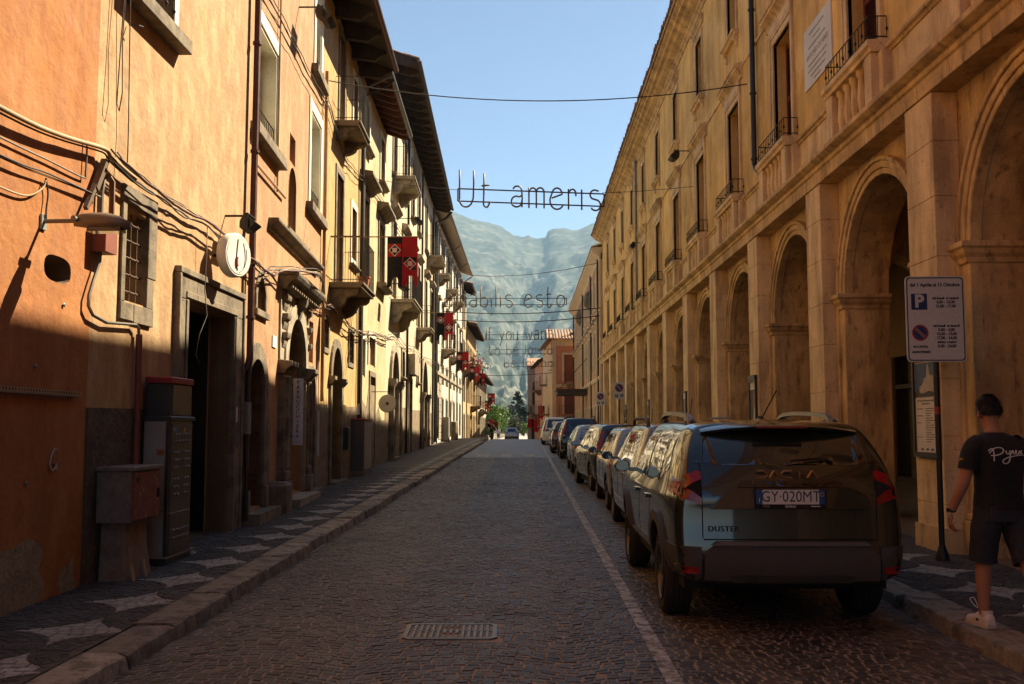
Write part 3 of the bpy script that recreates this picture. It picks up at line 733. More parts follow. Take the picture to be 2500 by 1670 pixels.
# poster frames on the piers
POSTF = mk('poster_frame', (.02, .017, .015), rough=.5)
def poster(Y0, Y1, z0, z1, kind, label):
    e = empty('poster_board', (XW+PO, (Y0+Y1)/2, z0), -math.pi/2, label, 'poster', 'poster boards on the arcade piers')
    w = (Y1-Y0)/2; h = z1-z0; m = MB()
    m.box(-w, w, -.05, 0, 0, .06); m.box(-w, w, -.05, 0, h-.05, h); m.box(-w, -w+.045, -.05, 0, .06, h-.05); m.box(w-.045, w, -.05, 0, .06, h-.05)
    m.build('frame', POSTF, e)
    m = MB(); m.box(-w+.045, w-.045, -.025, 0, .06, h-.05); m.build('paper', mk('poster_paper', (.62, .58, .52), rough=.7, var=.08, bump=0), e)
    ww = w-.06
    if kind == 0:
        MB().box(-ww, ww, -.0275, -.026, h*.60, h-.07).build('printed_sky', mk('poster_blue', (.03, .07, .17), rough=.6, var=.3, bump=0), e)
        m = MB()   # printed baroque church front with its bell gable
        m.prism([(-ww*.55, h*.62), (ww*.98, h*.62), (ww*.98, h*.80), (ww*.45, h*.82), (ww*.42, h*.88), (ww*.30, h*.93), (ww*.2, h*.88), (ww*.15, h*.80), (-ww*.1, h*.78), (-ww*.25, h*.73), (-ww*.55, h*.70)], -.0290, -.0280)
        m.build('printed_church', mk('poster_church', (.42, .34, .27), rough=.6, var=.4, scale=30, bump=0), e)
        m = MB(); m.prism([(-ww, h*.60), (ww, h*.60), (ww, h*.64), (ww*.4, h*.66), (-ww*.2, h*.635), (-ww, h*.66)], -.0300, -.0292); m.build('printed_hedge', mk('poster_dark', (.03, .03, .03), rough=.6, bump=0), e)
        INK = mk('ink', (.05, .045, .04), rough=.7, bump=0)
        textmesh('print', 'Polo Museale Civico Santissima Annunziata', .034, INK, e, (0, -.0265, h*.565), depth=.0004, xs=.85)
        textmesh('print', 'Museo aperto', .04, INK, e, (0, -.0265, h*.535), depth=.0004)
        for i in range(15):
            z = h*(.48-.0235*i)
            if i % 5 < 4: MB().box(-ww*.9, -ww*rng.uniform(.2, .5), -.0268, -.026, z, z+.008).build('print_line', INK, e) if i % 3 == 0 else None
            MB().box(-ww*.05, ww*rng.uniform(.4, .9), -.0268, -.026, z, z+.008).build('print_line', INK, e)
        for i in range(3): MB().box(-ww*.6+i*ww*.5, -ww*.35+i*ww*.5, -.0268, -.026, .08, .105).build('print_logo', mk('poster_blue2', (.04, .08, .2), rough=.6, bump=0), e)
    elif kind == 1:
        MB().box(-ww, ww, -.0275, -.026, .08, h*.82).build('printed_dark', mk('poster_night', (.03, .035, .04), rough=.6, var=.4, scale=9, bump=0), e)
        m = MB(); m.prism([(0, .1), (ww*.7, .1), (ww*.75, h*.4), (ww*.5, h*.55), (ww*.2, h*.4)], -.0290, -.0280); m.build('printed_figure', mk('poster_pale', (.6, .5, .45), rough=.6, bump=0), e)
        m = MB(); m.prism([(0, h*.5), (ww*.9, h*.5), (ww*.95, h*.7), (ww*.6, h*.80), (ww*.1, h*.72)], -.0300, -.0292); m.build('printed_hair', mk('poster_red', (.35, .08, .03), rough=.6, var=.4, bump=0), e)
        MB().box(-w, w, -.06, 0, h, h+.09).build('header', POSTF, e)
    else:
        MB().box(-ww, ww, -.0275, -.026, h*.45, h*.8).build('printed_block', mk('poster_mid', (.25, .16, .12), rough=.6, var=.4, scale=12, bump=0), e)
    return e
poster(11.36, 12.06, 1.30, 2.47, 0, 'black framed museum poster with a church photo on the pier beside the parking sign')
poster(20.25, 20.85, 1.5, 2.62, 1, 'black framed dark poster with a red-haired figure on an arcade pier')
for Y, t in ((29.05, 'small black framed notice two piers beyond the red-haired poster'), (37.8, 'small black framed notice four piers beyond the red-haired poster'), (46.5, 'small black framed notice beside the taller no parking sign')): poster(Y, Y+.6, 1.6, 2.7, 2, t)
sgn = empty('shop_sign', (XW+3.86, 13.6, 2.75), -math.pi/2, 'brown shop fascia lettered ANTON deep under the arcade', 'sign')
MB().box(-1.3, 1.3, -.06, .02, 0, .36).build('board', mk('shop_fascia', (.16, .05, .025), rough=.6), sgn)
textmesh('lettering', 'ANTON', .26, mk('fascia_letters', (.5, .3, .12), rough=.5), sgn, (-.3, -.065, .18), depth=.004)

# ------------------------------------------------------------------ second palazzo beyond
SAND = mk('sand_plaster', (.74, .56, .31), rough=.9, var=.15, scale=1.2, streak=.2, bump=.15, seed=6)
SANDP = mk('pinkish_plaster', (.55, .30, .17), rough=.9, var=.15, streak=.2, bump=.15, seed=7)
SANDW = mk('pale_pilaster', (.66, .52, .34), rough=.85, var=.12, streak=.2, bump=.15)
p2 = front('beige_palazzo', 4.75, 96, 4.75, 62.1, 'sandy beige palazzo with pilasters and dark downpipes beyond the arcade', 'building')
L = 33.9
hs = []; cs = [L-2.0-3.05*i for i in range(11)]
for x in cs: hs += [hole(x-.5, x+.5, .7, 3.0, 'r', .15), hole(x-.55, x+.55, 5.6, 8.0, 'r', .15), hole(x-.5, x+.5, 9.6, 11.4, 'r', .15)]
house(p2, 0, L, -.5, 12.6, hs, SANDP, 9)
for x in cs:
    for h in hs[:0]: pass
    for (a, z0, z1) in ((.5, .7, 3.0), (.55, 5.6, 8.0), (.5, 9.6, 11.4)):
        h = hole(x-a, x+a, z0, z1, 'r', .15); w = pane(p2, h, WOODBR if z0 > 5 else DARK); surround(w, h, .16, .06, SANDW, step=.0)
        if z0 == 5.6:
            MB().prism([(.02, 8.25), (-.12, 8.3), (-.25, 8.4), (-.25, 8.46), (.02, 8.55)], x-.85, x+.85, 'x').build('hood', SANDW, w)
            MB().lathe([(.02, 8.5), (.16, 8.6), (.14, 8.85), (.02, 8.95)], 8, x, -.12).build('bust', STONEL, w)
        if z0 == 9.6: MB().box(x-.7, x+.7, -.1, .02, 9.42, 9.56).build('sill', SANDW, w)
for i in range(12):
    x = L-.5-3.05*i
    if x > 0: MB().box(x-.22, x+.22, -.09, .02, -.5, 12.2).build('pilaster', SANDW, p2)
run('base_band', [(.03, 4.6), (-.1, 4.6), (-.16, 4.72), (-.16, 4.85), (.03, 4.9)], 0, L, SANDW, p2)
run('mid_band', [(.03, 9.0), (-.08, 9.0), (-.12, 9.1), (.03, 9.14)], 0, L, SANDW, p2)
run('cornice', [(.1, 12.2), (-.08, 12.2), (-.14, 12.4), (-.35, 12.6), (-.55, 12.75), (-.55, 12.95), (.1, 13.0)], 0, L, SANDW, p2)
eaves(p2, 0, L, 12.97, .6, D=9, rise=1.5, mat=SANDW, rafter=0, tiles=False)
for Y in (63.2, 70.3, 80.2, 95.4): pipe(p2, [(96-Y, -.13, 12.4), (96-Y, -.13, 4.0), (96-Y, -.13, .3)], .06, BLACKMETAL)
for Y in (72.5, 84): MB().lathe([(.1, 10.2), (.4, 10.5), (.45, 11.0), (.3, 11.4), (.08, 11.6)], 8, 96-Y, -.05).build('crest', STONE, p2)
# canopy over the door of the second palazzo
cn = empty('canopy', (4.75, 77, 4.0), -math.pi/2, 'flat dark bronze canopy projecting over the pavement from the beige palazzo', 'canopy')
BRZ = mk('dark_bronze', (.05, .036, .025), rough=.5, metal=.3, bump=.1)
MB().box(-2.2, 2.2, -2.35, 0, .1, .42).build('panel', BRZ, cn); MB().box(-2.3, 2.3, -2.45, 0, .40, .52).build('rim', BRZ, cn)
for i in range(9): x = lerp(-2, 2, i/8); MB().box(x-.2, x+.2, -2.37, -2.34, .17, .36).build('face_panel', BRZ, cn)
for x in (-1.9, 1.9): MB().tube([(x, -2.2, .5), (x, -.05, 2.9)], .03, 5).build('tie_rod', BRZ, cn)

# ------------------------------------------------------------------ far right: pink, orange and grey houses stepping into the street
PINK = mk('pink_plaster', (.58, .24, .13), rough=.9, var=.15, streak=.2, bump=.15, seed=9)
PINK2 = mk('salmon_plaster', (.62, .30, .16), rough=.9, var=.15, streak=.2, bump=.15, seed=10)
GREYP = mk('grey_render', (.42, .36, .28), rough=.9, var=.2, streak=.3, bump=.2, seed=11)
ph = front('pink_house', 2.67, 97, 8.6, 97, 'pink house with cream trim, tiled hip roof and brown shutter beside the beige palazzo', 'house')
mb = MB(); hp = [hole(1.1, 2.1, 6.1, 8.7, 'r', .1), hole(1.1, 2.1, 2.9, 5.2, 'r', .1)]
facade(mb, 0, 6, -.6, 10.2, hp); mb.add([(6, 0, -.6), (6, 16, -.6), (6, 16, 10.2), (6, 0, 10.2)], [(0, 1, 2, 3)]); mb.add([(0, 0, 10.2), (6, 0, 10.2), (6, 16, 10.2), (-.7, 16, 10.2)], [(0, 1, 2, 3)]); mb.add([(-.7, 16, -.6), (6, 16, -.6), (6, 16, 10.2), (-.7, 16, 10.2)], [(0, 1, 2, 3)])
mb.cm = 1; mb.add([(0, 0, -.6), (-.7, 16, -.6), (-.7, 16, 10.2), (0, 0, 10.2)], [(0, 1, 2, 3)])
mb.build('wall', [PINK, SAND], ph)
for h in hp:
    w = pane(ph, h, SHUT if h['z0'] < 5 else mk('rust_blind', (.28, .09, .03), rough=.8, streak=.1)); surround(w, h, .2, .05, SANDW)
for x in (0, ): MB().box(-.06, .32, -.06, .02, -.6, 9.6).build('corner_pilaster', SANDW, ph)
MB().box(-.1, 6, -.08, .02, 9.55, 10.2).build('frieze', SAND, ph); MB().box(-.08, 6, -.1, .02, 5.55, 5.8).build('string_course', SANDW, ph)
MB().box(.3, 1.6, -.07, .02, .0, 2.4).build('stone_facing', STONEL, ph)
mb = MB(); mb.add([(-.6, -.5, 10.2), (6, -.5, 10.2), (6, 4, 11.6), (2.5, 4, 11.6), (-1.3, 16, 10.2), (2.0, 16, 11.6)], [(0, 1, 2, 3), (0, 3, 5, 4)])
mb.add([(-.6, -.5, 10.17), (6, -.5, 10.17), (6, .2, 10.17), (-.6, .2, 10.17), (-1.3, 16, 10.17)], [(0, 1, 2, 3), (0, 3, 4)])
rf = mb.build('roof', TILE, ph, fix=False)
for i in range(22):
    x = -.5+.3*i; MB().loft([[(x+.12*math.cos(a), y, z+.1*math.sin(a)) for a in [math.pi*j/5 for j in range(6)]] for y, z in ((-.55, 10.2), (min(3.8, 3.8+(x-2.5)*.0), 11.5))]).build('roof_tile', TILE, rf, smooth=40)
balcony(ph, .6, 3.0, 2.75, .9, STONEL, h=1.0); balcony(ph, 1.2, 3.0, 5.9, .8, STONEL, h=1.0)
MB().box(2.3, 4.1, 1.5, 2.6, 11, 11.7).build('chimney_base', BLACKMETAL, ph); MB().lathe([(.14, 11.7), (.14, 13.3), (.2, 13.3), (.2, 13.4)], 8, 3.1, 2.).build('flue', BLACKMETAL, ph)
for i, zb in enumerate((3.0, 6.2)):
    b = MB().box(-1.15, -.25, 5+i*4, 8+i*3, zb-.15, zb).build('side_balcony', STONE, ph); MB().box(-1.15, -1.1, 5+i*4, 8+i*3, zb, zb+.95).build('balcony_screen', IRON, b)
oh = front('orange_house', 1.2, 128, 1.95, 112.6, 'narrow salmon house with brown eaves between the pink and grey houses', 'house')
hs = [hole(x, x+.9, z, z+1.7, 'r', .15) for x in (2, 5.5, 9, 12.5) for z in (-.3, 3.3, 6)]
house(oh, 0, 15.4, -.8, 9.2, hs, PINK2, 6)
for h in hs: w = pane(oh, h, WOODDK); surround(w, h, .15, .05, SANDW)
eaves(oh, 0, 15.4, 9.2, .6, D=6, rise=1.2, tiles=False, rafter=1.2); balcony(oh, 4, 8, 3.2, .9, STONE); balcony(oh, 10.4, 13.5, 5.9, .9, STONE)
gh = front('grey_house', .28, 128.3, 5.8, 128.3, 'grey rendered house with small balcony turning the far right corner', 'house')
hs = [hole(.62, .9, 4.5, 6.9, 'r', .1), hole(.5, .8, -.2, 2.2, 'a', .1)]
house(gh, 0, 6, -.9, 9.5, hs, GREYP, 14)
for h in hs: pane(gh, h, WOODDK)
eaves(gh, -.1, 6, 9.5, .4, D=8, rise=1.2, tiles=False, rafter=0, mat=TILE); balcony(gh, -.7, .5, 3.5, .6, IRON, brackets=0); MB().box(-.06, 6.0, -.05, .02, 3.2, 3.4).build('string_course', STONE, gh)
# ------------------------------------------------------------------ left houses
def plaster(name, c, pale, dark, seed, **k):
    return mk(name, c, rough=.92, var=.16, scale=1.3, fine=.14, fscale=14, streak=.16, sscale=5, bump=.5, bscale=16, bump2=.6, bscale2=4, big=.12, seed=seed,
              stain=(pale, 3.4, .46, .62, .75, (1, 1, .42)), stain2=(dark, 5.5, .50, .66, .55, (1.2, 1.2, .38)), **k)
P_A = plaster('burnt_orange_plaster', (0.342, 0.127, 0.031), (0.383, 0.156, 0.044), (0.260, 0.084, 0.022), 1)
P_B = plaster('peach_plaster', (0.404, 0.238, 0.111), (0.482, 0.318, 0.163), (0.306, 0.166, 0.078), 2)
P_C = plaster('peach_plaster_warm', (0.397, 0.216, 0.101), (0.443, 0.262, 0.136), (0.299, 0.144, 0.065), 3)
P_D = plaster('yellow_plaster', (0.468, 0.299, 0.100), (0.495, 0.337, 0.147), (0.348, 0.175, 0.054), 4)
P_E = plaster('pale_yellow_plaster', (0.487, 0.383, 0.207), (0.517, 0.428, 0.251), (0.332, 0.221, 0.096), 5)
P_F = plaster('cream_plaster', (0.542, 0.464, 0.310), (0.572, 0.511, 0.372), (0.387, 0.310, 0.185), 6)
P_G = plaster('white_plaster', (0.613, 0.563, 0.464), (0.629, 0.588, 0.497), (0.455, 0.397, 0.298), 7)
PLIN = mk('rough_dark_render', (.13, .095, .06), rough=1, var=.4, scale=5, fine=.45, fscale=28, bump=1., bscale=38, bdist=.03, bump2=.5, bscale2=14)
PLIN2 = mk('brown_render', (.25, .18, .10), rough=1, var=.35, scale=3, fine=.3, fscale=30, bump=.7, bscale=40, bdist=.015, stain=((.10, .065, .035), 2.5, .5, .68, .7))
BARE = mk('bare_lime_mortar', (.30, .22, .14), rough=1, var=.3, scale=6, fine=.35, fscale=25, bump=1., bscale=25, bdist=.02)

# --- A: burnt orange house beside the camera
hA = front('orange_plaster_house', -4.0, 0, -4.03, 9.1, 'burnt orange plaster house with oval vent and peeling plaster at its foot', 'house')
ov = hole(8.19, 8.69, 2.89, 3.12, 'o', .22)
house(hA, -14, 9.1, -.5, 13.2, [ov], P_A, 8)
pane(hA, ov, mk('vent_brown', (.10, .07, .045), rough=.9, bump=0), 'vent')
mb = MB(); oo = outline(ov); cxo, czo = 8.44, 3.005; sh_ = lambda k: [(cxo+(x-cxo)*k, czo+(z-czo)*k) for x, z in oo]; mb.loft([[(x, .012, z) for x, z in sh_(.985)], [(x, .195, z) for x, z in sh_(.8)]], cap=False); mb.build('vent_lining', mk('vent_mortar', (.10, .065, .04), rough=1, bump=.8), hA)
eaves(hA, -14, 9.1, 13.2, .7, D=8, rafter=0, tiles=False)
def patch(root, pts, mat, name='bare_mortar_patch', y=-.004, lip=True):
    P = cr([(x, y, z) for x, z in pts], 4, True); P = [(p.x+rng.gauss(0, .006), p.z+rng.gauss(0, .006)) for p in P]
    o = MB().flat(P, y).build(name, mat, root); return o
patch(hA, [(7.2, .25), (7.5, .66), (7.85, .70), (8.15, .74), (8.36, .62), (8.30, .47), (8.40, .36), (8.33, .22), (8.0, .1), (7.4, .1)], BARE)
patch(hA, [(8.72, .22), (8.66, .36), (8.78, .45), (8.83, .38), (8.92, .53), (8.94, .36), (9.02, .26), (8.95, .2)], BARE)
patch(hA, [(7.2, .8), (7.5, .95), (7.56, .86), (7.5, .76)], BARE)
# hanging strip (numbered wooden rail)
st = empty('wall_batten', (-4.0, 7.4, 1.93), math.pi/2, 'thin marked metal and wood batten fixed along the orange wall', 'batten')
MB().box(0, 1.47, -.02, .008, .0, .035).build('rail', mk('old_wood_strip', (.33, .24, .13), rough=.8, streak=.2), st); MB().box(0, 1.47, -.024, .008, -.012, -.001).build('metal_edge', ZINC, st)
for i in range(30): MB().box(.03+i*.048, .04+i*.048, -.023, -.0195, .01, .026).build('mark', DARK, st)
# chalk letter G on the wall
gl = empty('graffiti', (-4.02, 8.48, 1.36), math.pi/2, 'small white letter G scrawled on the orange plaster wall', 'graffiti')
CHK = mk('white_chalk', (.5, .42, .36), rough=.95, var=.4, scale=60, bump=0)
MB().tube([(x, -.003, z) for x, z in [(.06, .10), (.01, .11), (-.05, .05), (-.07, -.03), (-.03, -.08), (.03, -.06), (.05, -.02), (.0, -.02), (.06, -.02), (.06, -.08)]], .007, 5).build('stroke', CHK, gl)
for x, z in ((8.56, 2.71), (8.1, 2.15), (8.02, 1.2)): MB().lathe([(.012, -.02), (.02, -.012), (.004, .0)], 8, x, z, 'y').build('bolt', ZINC, hA)

# --- B: peach house with barred window and doorway
hB = front('peach_house', -4.03, 9.1, -3.985, 14.05, 'peach plaster house with barred stone window and tall dark doorway', 'house')
o = .3    # measured u minus .3
wU = hole(.62, 1.84, 6.12, 8.3, 'r', .22); wBar = hole(.70, 1.27, 2.92, 3.84, 'r', .42); dB = hole(2.48, 4.3, -.1, 3.14, 'r', .75)
house(hB, 0, 4.96, -.5, 11.8, [wU, wBar, dB], P_B, 8)
eaves(hB, 0, 4.96, 11.8, .7, D=8, rafter=0, tiles=False)
# rough plinth panel, proud
mb = MB(); mb.prism([(.0, -.3), (2.06, -.3), (2.06, 1.85), (1.4, 1.84), (.7, 1.835), (0, 1.83)], -.018, .01); mb.build('plinth', PLIN, hB)
mb = MB(); mb.prism([(4.64, -.3), (4.96, -.3), (4.96, 2.1), (4.64, 2.08)], -.016, .01); mb.build('plinth', PLIN, hB)
w = pane(hB, wU, GLASS); surround(w, wU, .14, .02, CREAM); 
sill(w, .42, 2.05, 6.10, .16, .16, STONE, mould=False); railing(w, .64, 1.82, -.02, 6.13, 6.6, deco=True, n=10)
louvre(w, .64, 1.1, 6.14, 8.28, .17, WOODBR)
# barred window: stone blocks round it, iron grille with swollen crossings
w = pane(hB, wBar, GLASS); mb = MB(); h = wBar
mb.box(h['x0']-.10, h['x0'], -.03, .1, h['z0']-.02, h['z1']+.06); mb.box(h['x1']-.01, h['x1']+.22, -.035, .3, h['z0']+.3, h['z1']+.06); mb.box(h['x1']-.008, h['x1']+.17, -.03, .3, h['z0']-.02, h['z0']+.295); mb.box(h['x0']-.10, h['x1']+.22, -.033, .2, h['z1']+.062, h['z1']+.24)
mb.box(h['x0']-.1, h['x0']+.22, -.034, .2, h['z0']-.2, h['z0']-.022); mb.box(h['x0']+.225, h['x1']+.17, -.036, .2, h['z0']-.21, h['z0']-.022)
mb.box(h['x1']-.012, h['x1']+.0, .302, .41, h['z0'], h['z1']); mb.box(h['x0'], h['x1'], .2, .40, h['z1']-.012, h['z1']+.05); bevel(mb.build('stone_block', STONE, w), .012)
mb = MB(); xs = [lerp(h['x0'], h['x1'], t) for t in (.22, .5, .78)]; zs = [lerp(h['z0'], h['z1'], t) for t in (.12, .31, .5, .69, .88)]
for x in xs: mb.tube([(x, .05, h['z0']), (x, .05, h['z1'])], .009, 6)
for z in zs:
    mb.tube([(h['x0'], .05, z), (h['x1'], .05, z)], .009, 6)
    for x in xs: mb.lathe([(.004, z-.025), (.02, z), (.004, z+.025)], 6, x, .05)
mb.build('grille', mk('rusty_iron', (.12, .07, .04), rough=.8, metal=.2, var=.4, bump=.3), w)
mb = MB(); mb.box(h['x0'], h['x0']+.05, .36, .40, h['z0'], h['z1']); mb.box(.94, .98, .36, .40, h['z0'], h['z1']); mb.box(h['x0'], h['x1'], .36, .4, 3.5, 3.54); mb.box(h['x1']-.05, h['x1'], .36, .4, h['z0'], h['z1']); mb.build('sash', WOODBR, w)
# doorway
h = dB
dd = pane(hB, h, DARK, 'door'); mb = MB()
for x in (h['x0'], h['x0']+.6, h['x1']-.08): mb.box(x, x+.08, .6, .72, .1, h['z1'])
mb.box(h['x0'], h['x1'], .6, .70, 2.3, 2.4); mb.box(h['x0'], h['x1'], .6, .70, h['z1']-.12, h['z1']); mb.build('door_frame', mk('black_door_frame', (.012, .011, .010), rough=.45, bump=0), dd)
mb = MB(); mb.box(h['x0']+.003, h['x0']+.03, .31, .72, .25, h['z1']-.02); mb.box(h['x1']-.03, h['x1']-.003, .31, .72, .25, h['z1']-.02); mb.box(h['x0']+.03, h['x1']-.03, .31, .72, h['z1']-.03, h['z1']-.003); mb.build('jamb_lining', mk('black_door_frame', (.012, .011, .010)), dd)
MB().box(h['x0']+.08, h['x0']+.6, .64, .66, .3, 2.3).build('door_glass', glassy('greenish_glass', (.02, .028, .02), .06), dd)
mb = MB(); mb.box(h['x0']-.30, h['x0'], -.05, .3, -.2, 3.14); mb.box(h['x1'], h['x1']+.34, -.05, .3, -.2, 3.14); mb.box(h['x0']-.30, h['x1']+.34, -.05, .3, 3.143, 3.42)
mb.box(h['x0']-.36, h['x0']-.30, -.075, .05, -.2, 3.42); mb.box(h['x1']+.34, h['x1']+.40, -.075, .05, -.2, 3.42); mb.box(h['x0']-.36, h['x1']+.40, -.08, .05, 3.423, 3.5)
mb.box(h['x0']-.10, h['x0']-.02, -.065, -.05, -.2, 3.14); mb.box(h['x1']+.02, h['x1']+.1, -.065, -.05, -.2, 3.14); mb.box(h['x0']-.10, h['x1']+.1, -.065, -.05, 3.16, 3.24)
bevel(mb.build('surround', STONE, dd), .01)
MB().box(h['x0']-.36, h['x1']+.36, -.30, .3, -.1, .245).build('door_step', STONEL, dd)
MB().box(h['x1']+.12, h['x1']+.17, -.06, -.05, 1.72, 1.92).build('bell_plate', WHITE, dd)
MB().tube([(.6, -.02, 5.7), (.62, -.12, 5.7), (.68, -.14, 5.71)], .008, 5).build('wall_hook', IRON, hB)
# downpipe between B and C
pipe(hB, [(4.90, -.10, 11.4), (4.88, -.10, 6.2), (4.86, -.10, 4.5), (4.85, -.10, 2.6), (4.83, -.06, 2.45)], .05, RUSTPIPE, collars=[(4.88, -.10, 7.2), (4.88, -.1, 5.6), (4.86, -.10, 4.5), (4.85, -.1, 3.2)])
pipe(hB, [(4.95, -.06, 4.2), (4.93, -.06, 1.2), (4.9, -.08, .9), (4.9, -.08, .35)], .028, DARKPIPE, 'conduit')
# red conduit at the A/B joint
pipe(hB, [(.20, -.05, 4.05), (.1, -.05, 3.98), (.06, -.05, 3.85), (.06, -.05, 3.2), (-.06, -.05, 3.0), (-.14, -.05, 2.85), (-.14, -.05, 2.75), (-.05, -.05, 2.68), (.25, -.05, 2.64), (.95, -.05, 2.69), (1.02, -.05, 2.66), (1.04, -.05, 2.55)], .017, CABLE3, 'conduit', n=6)
pipe(hB, [(1.04, -.05, 2.6), (1.05, -.05, 1.7), (1.05, -.05, .3)], .034, mk('red_oxide_pipe', (.20, .05, .025), rough=.6, var=.35, bump=.2), 'conduit')
pipe(hB, [(.12, -.06, 4.05), (.18, -.09, 3.98), (.19, -.09, 3.5)], .028, mk('copper_brown_pipe', (.22, .10, .045), rough=.5), 'conduit')
MB().cbox(-.03, .22, -.14, 0, 3.28, 3.62, .01).build('junction_box', mk('red_box', (.26, .07, .04), rough=.7, var=.3), hB)
MB().obox((-.02, -.06, 4.0), (.1, 0, .16), (0, .03, 0), (.025, 0, -.015)).build('bracket_stub', mk('rotten_wood', (.13, .09, .06), rough=1, bump=.8), hB)
MB().obox((-.2, -.06, 3.75), (.09, 0, .13), (0, .02, 0), (.016, 0, -.011)).build('bracket_stub', mk('rotten_wood', (.13, .09, .06)), hB)

# --- C: peach house with portal
hC = front('portal_house', -4.0, 14.05, -4.4, 21.2, 'warm peach house with carved stone portal and cream framed windows', 'house')
c = .55
w1 = hole(.50, 1.95, 6.15, 7.78, 'r', .30); w2 = hole(5.45, 6.75, 6.1, 8.02, 'r', .30); w3 = hole(5.85, 6.6, 9.0, 11.2, 'r', .2); slot = hole(3.22, 3.78, 6.38, 6.88, 'r', .2)
arw = hole(3.18, 3.92, 5.06, 6.30, 'a', .18); og = hole(.72, 1.32, 3.42, 3.93, 'p', .2, 3.66); ad = hole(.25, 1.3, .45, 2.66, 'a', .45, 2.25)
po = hole(3.15, 5.02, .45, 3.62, 'a', .55, 2.72); d3 = hole(5.45, 6.35, .45, 2.72, 'a', .4, 2.42); sl = hole(5.62, 6.22, 2.95, 3.78, 'r', .15)
HC = [w1, w2, w3, slot, arw, og, ad, po, d3, sl]
LC = 7.16
house(hC, 0, LC, -.5, 12.6, HC, P_C, 8)
eaves(hC, 0, LC, 12.6, .7, D=8, rafter=0, tiles=False)
INP = mk('white_reveal', (.62, .56, .42), rough=.9)
for h, zz in ((w1, 5.98), (w2, 5.93), (w3, 8.85)):
    w = pane(hC, h, GLASS); surround(w, h, .22, .025, CREAM); sill(w, h['x0']-.42, h['x1']+.36, zz+.13, .14, .17, STONE, mould=False)
    mb = MB()
    mb.box(h['x0']+.005, h['x0']+.04, .0, .26, h['z0'], h['z1']-.005); mb.box(h['x1']-.04, h['x1']-.005, .0, .26, h['z0'], h['z1']-.005); mb.box(h['x0']+.04, h['x1']-.04, .0, .26, h['z1']-.04, h['z1']-.005); mb.build('reveal_lining', CREAM, w)
    louvre(w, h['x0']+.05, h['x1']-.05, h['z0']+.02, h['z1']-.05, .255, CREAM if h is not w3 else WOODBR)
    railing(w, h['x0']+.04, h['x1']-.04, .03, h['z0'], h['z0']+.36, deco=True, n=10)
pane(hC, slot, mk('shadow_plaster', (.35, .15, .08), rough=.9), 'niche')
w = pane(hC, arw, WOODDK); archband(w, arw, .03, .008, P_C)
pane(hC, sl, mk('rust_panel', (.30, .14, .06), rough=.9), 'niche')
# long moulded ledge, broken in two heights
mb = MB(); pr = lambda z, d: [(.03, z), (.03, z-.2), (-.04, z-.2), (-.06, z-.13), (-d*.6, z-.10), (-d, z-.05), (-d, z)]
mb.prism(pr(4.98, .17), 1.5, 6.45, 'x'); mb.box(2.6, 4.75, -.14, .03, 4.98, 5.06); bevel(mb.build('ledge', STONE, hC), .01)
pipe(hC, [(.25, -.05, 4.95), (.25, -.05, 5.5), (.27, -.05, 5.53), (2.62, -.05, 5.55)], .022, mk('tan_gas_pipe', (.42, .25, .12), rough=.6), 'gas_pipe', n=6)
pipe(hC, [(1.98, -.04, 9.5), (1.98, -.04, 5.5)], .018, mk('tan_gas_pipe', (.42, .25, .12)), 'gas_pipe', n=6)
# ogee window
w = pane(hC, og, DARK); archband(w, og, .11, .03, STONE, 'surround'); sill(w, .58, 1.5, 3.42, .06, .1, STONE, mould=False); mb = MB(); bars(mb, og, .08, 1, 2, .008); mb.build('grille', IRON, w)
# arched plank door
def planks(parent, h, n, mat, y, t=.02):
    for i in range(n):
        a, b = lerp(h['x0'], h['x1'], i/n)+.004, lerp(h['x0'], h['x1'], (i+1)/n)-.004
        MB().box(a, b, y-t, y, h['z0'], h['z1']).build('plank', mat, parent)
d = pane(hC, ad, WOODBR, 'door'); archband(d, ad, .26, .05, STONE, 'surround', inner=.2)
for i in range(8):
    z = lerp(ad['z0']+.02, 2.45, i/8); MB().box(ad['x0']+.02, ad['x1']-.02, .38, .42, z+.01, z+.235).build('door_panel', WOODBR, d)
MB().lathe([(.03, .36), (.03, .33), (.015, .31), (.04, .28), (.02, .26)], 8, 1.12, 1.3, 'y').build('door_knob', IRON, d)
MB().box(-.02, 1.6, -.28, .4, -.1, .43).build('door_step', STONE, d)
for x in (-.01, 1.33): MB().box(x, x+.24, -.09, .2, -.1, .75).build('jamb_base', STONE, d)
# carved portal
d = pane(hC, po, DARK, 'portal')
h = po; archband(d, po, .28, .07, STONEL, 'archivolt', inner=.3)
for s, x in ((-1, h['x0']), (1, h['x1'])):
    mb = MB(); a, b = (x-.62, x-.02) if s < 0 else (x+.02, x+.42)
    mb.box(a+.06, b-.06, -.12, .1, .9, 2.55); mb.box(a, b, -.18, .1, .3, .75); mb.box(a+.03, b-.03, -.15, .1, .75, .92); mb.box(a+.16, b-.16, -.16, 0, .95, 2.5)
    bevel(mb.build('pilaster', STONE, d), .02)
    mb = MB(); mb.prism([(.1, 2.55), (-.12, 2.55), (-.15, 2.62), (-.24, 2.68), (-.24, 2.76), (.1, 2.80)], a-.03, b+.03, 'x'); bevel(mb.build('impost', STONE, d), .008)
    mb = MB()
    for t in range(3): mb.prism([(y*.6, 3.9-.32*t+z*.7) for y, z in scrollprof(.22, .42)], a+.12, b-.12, 'x')
    bevel(mb.build('scroll', STONE, d), .02)
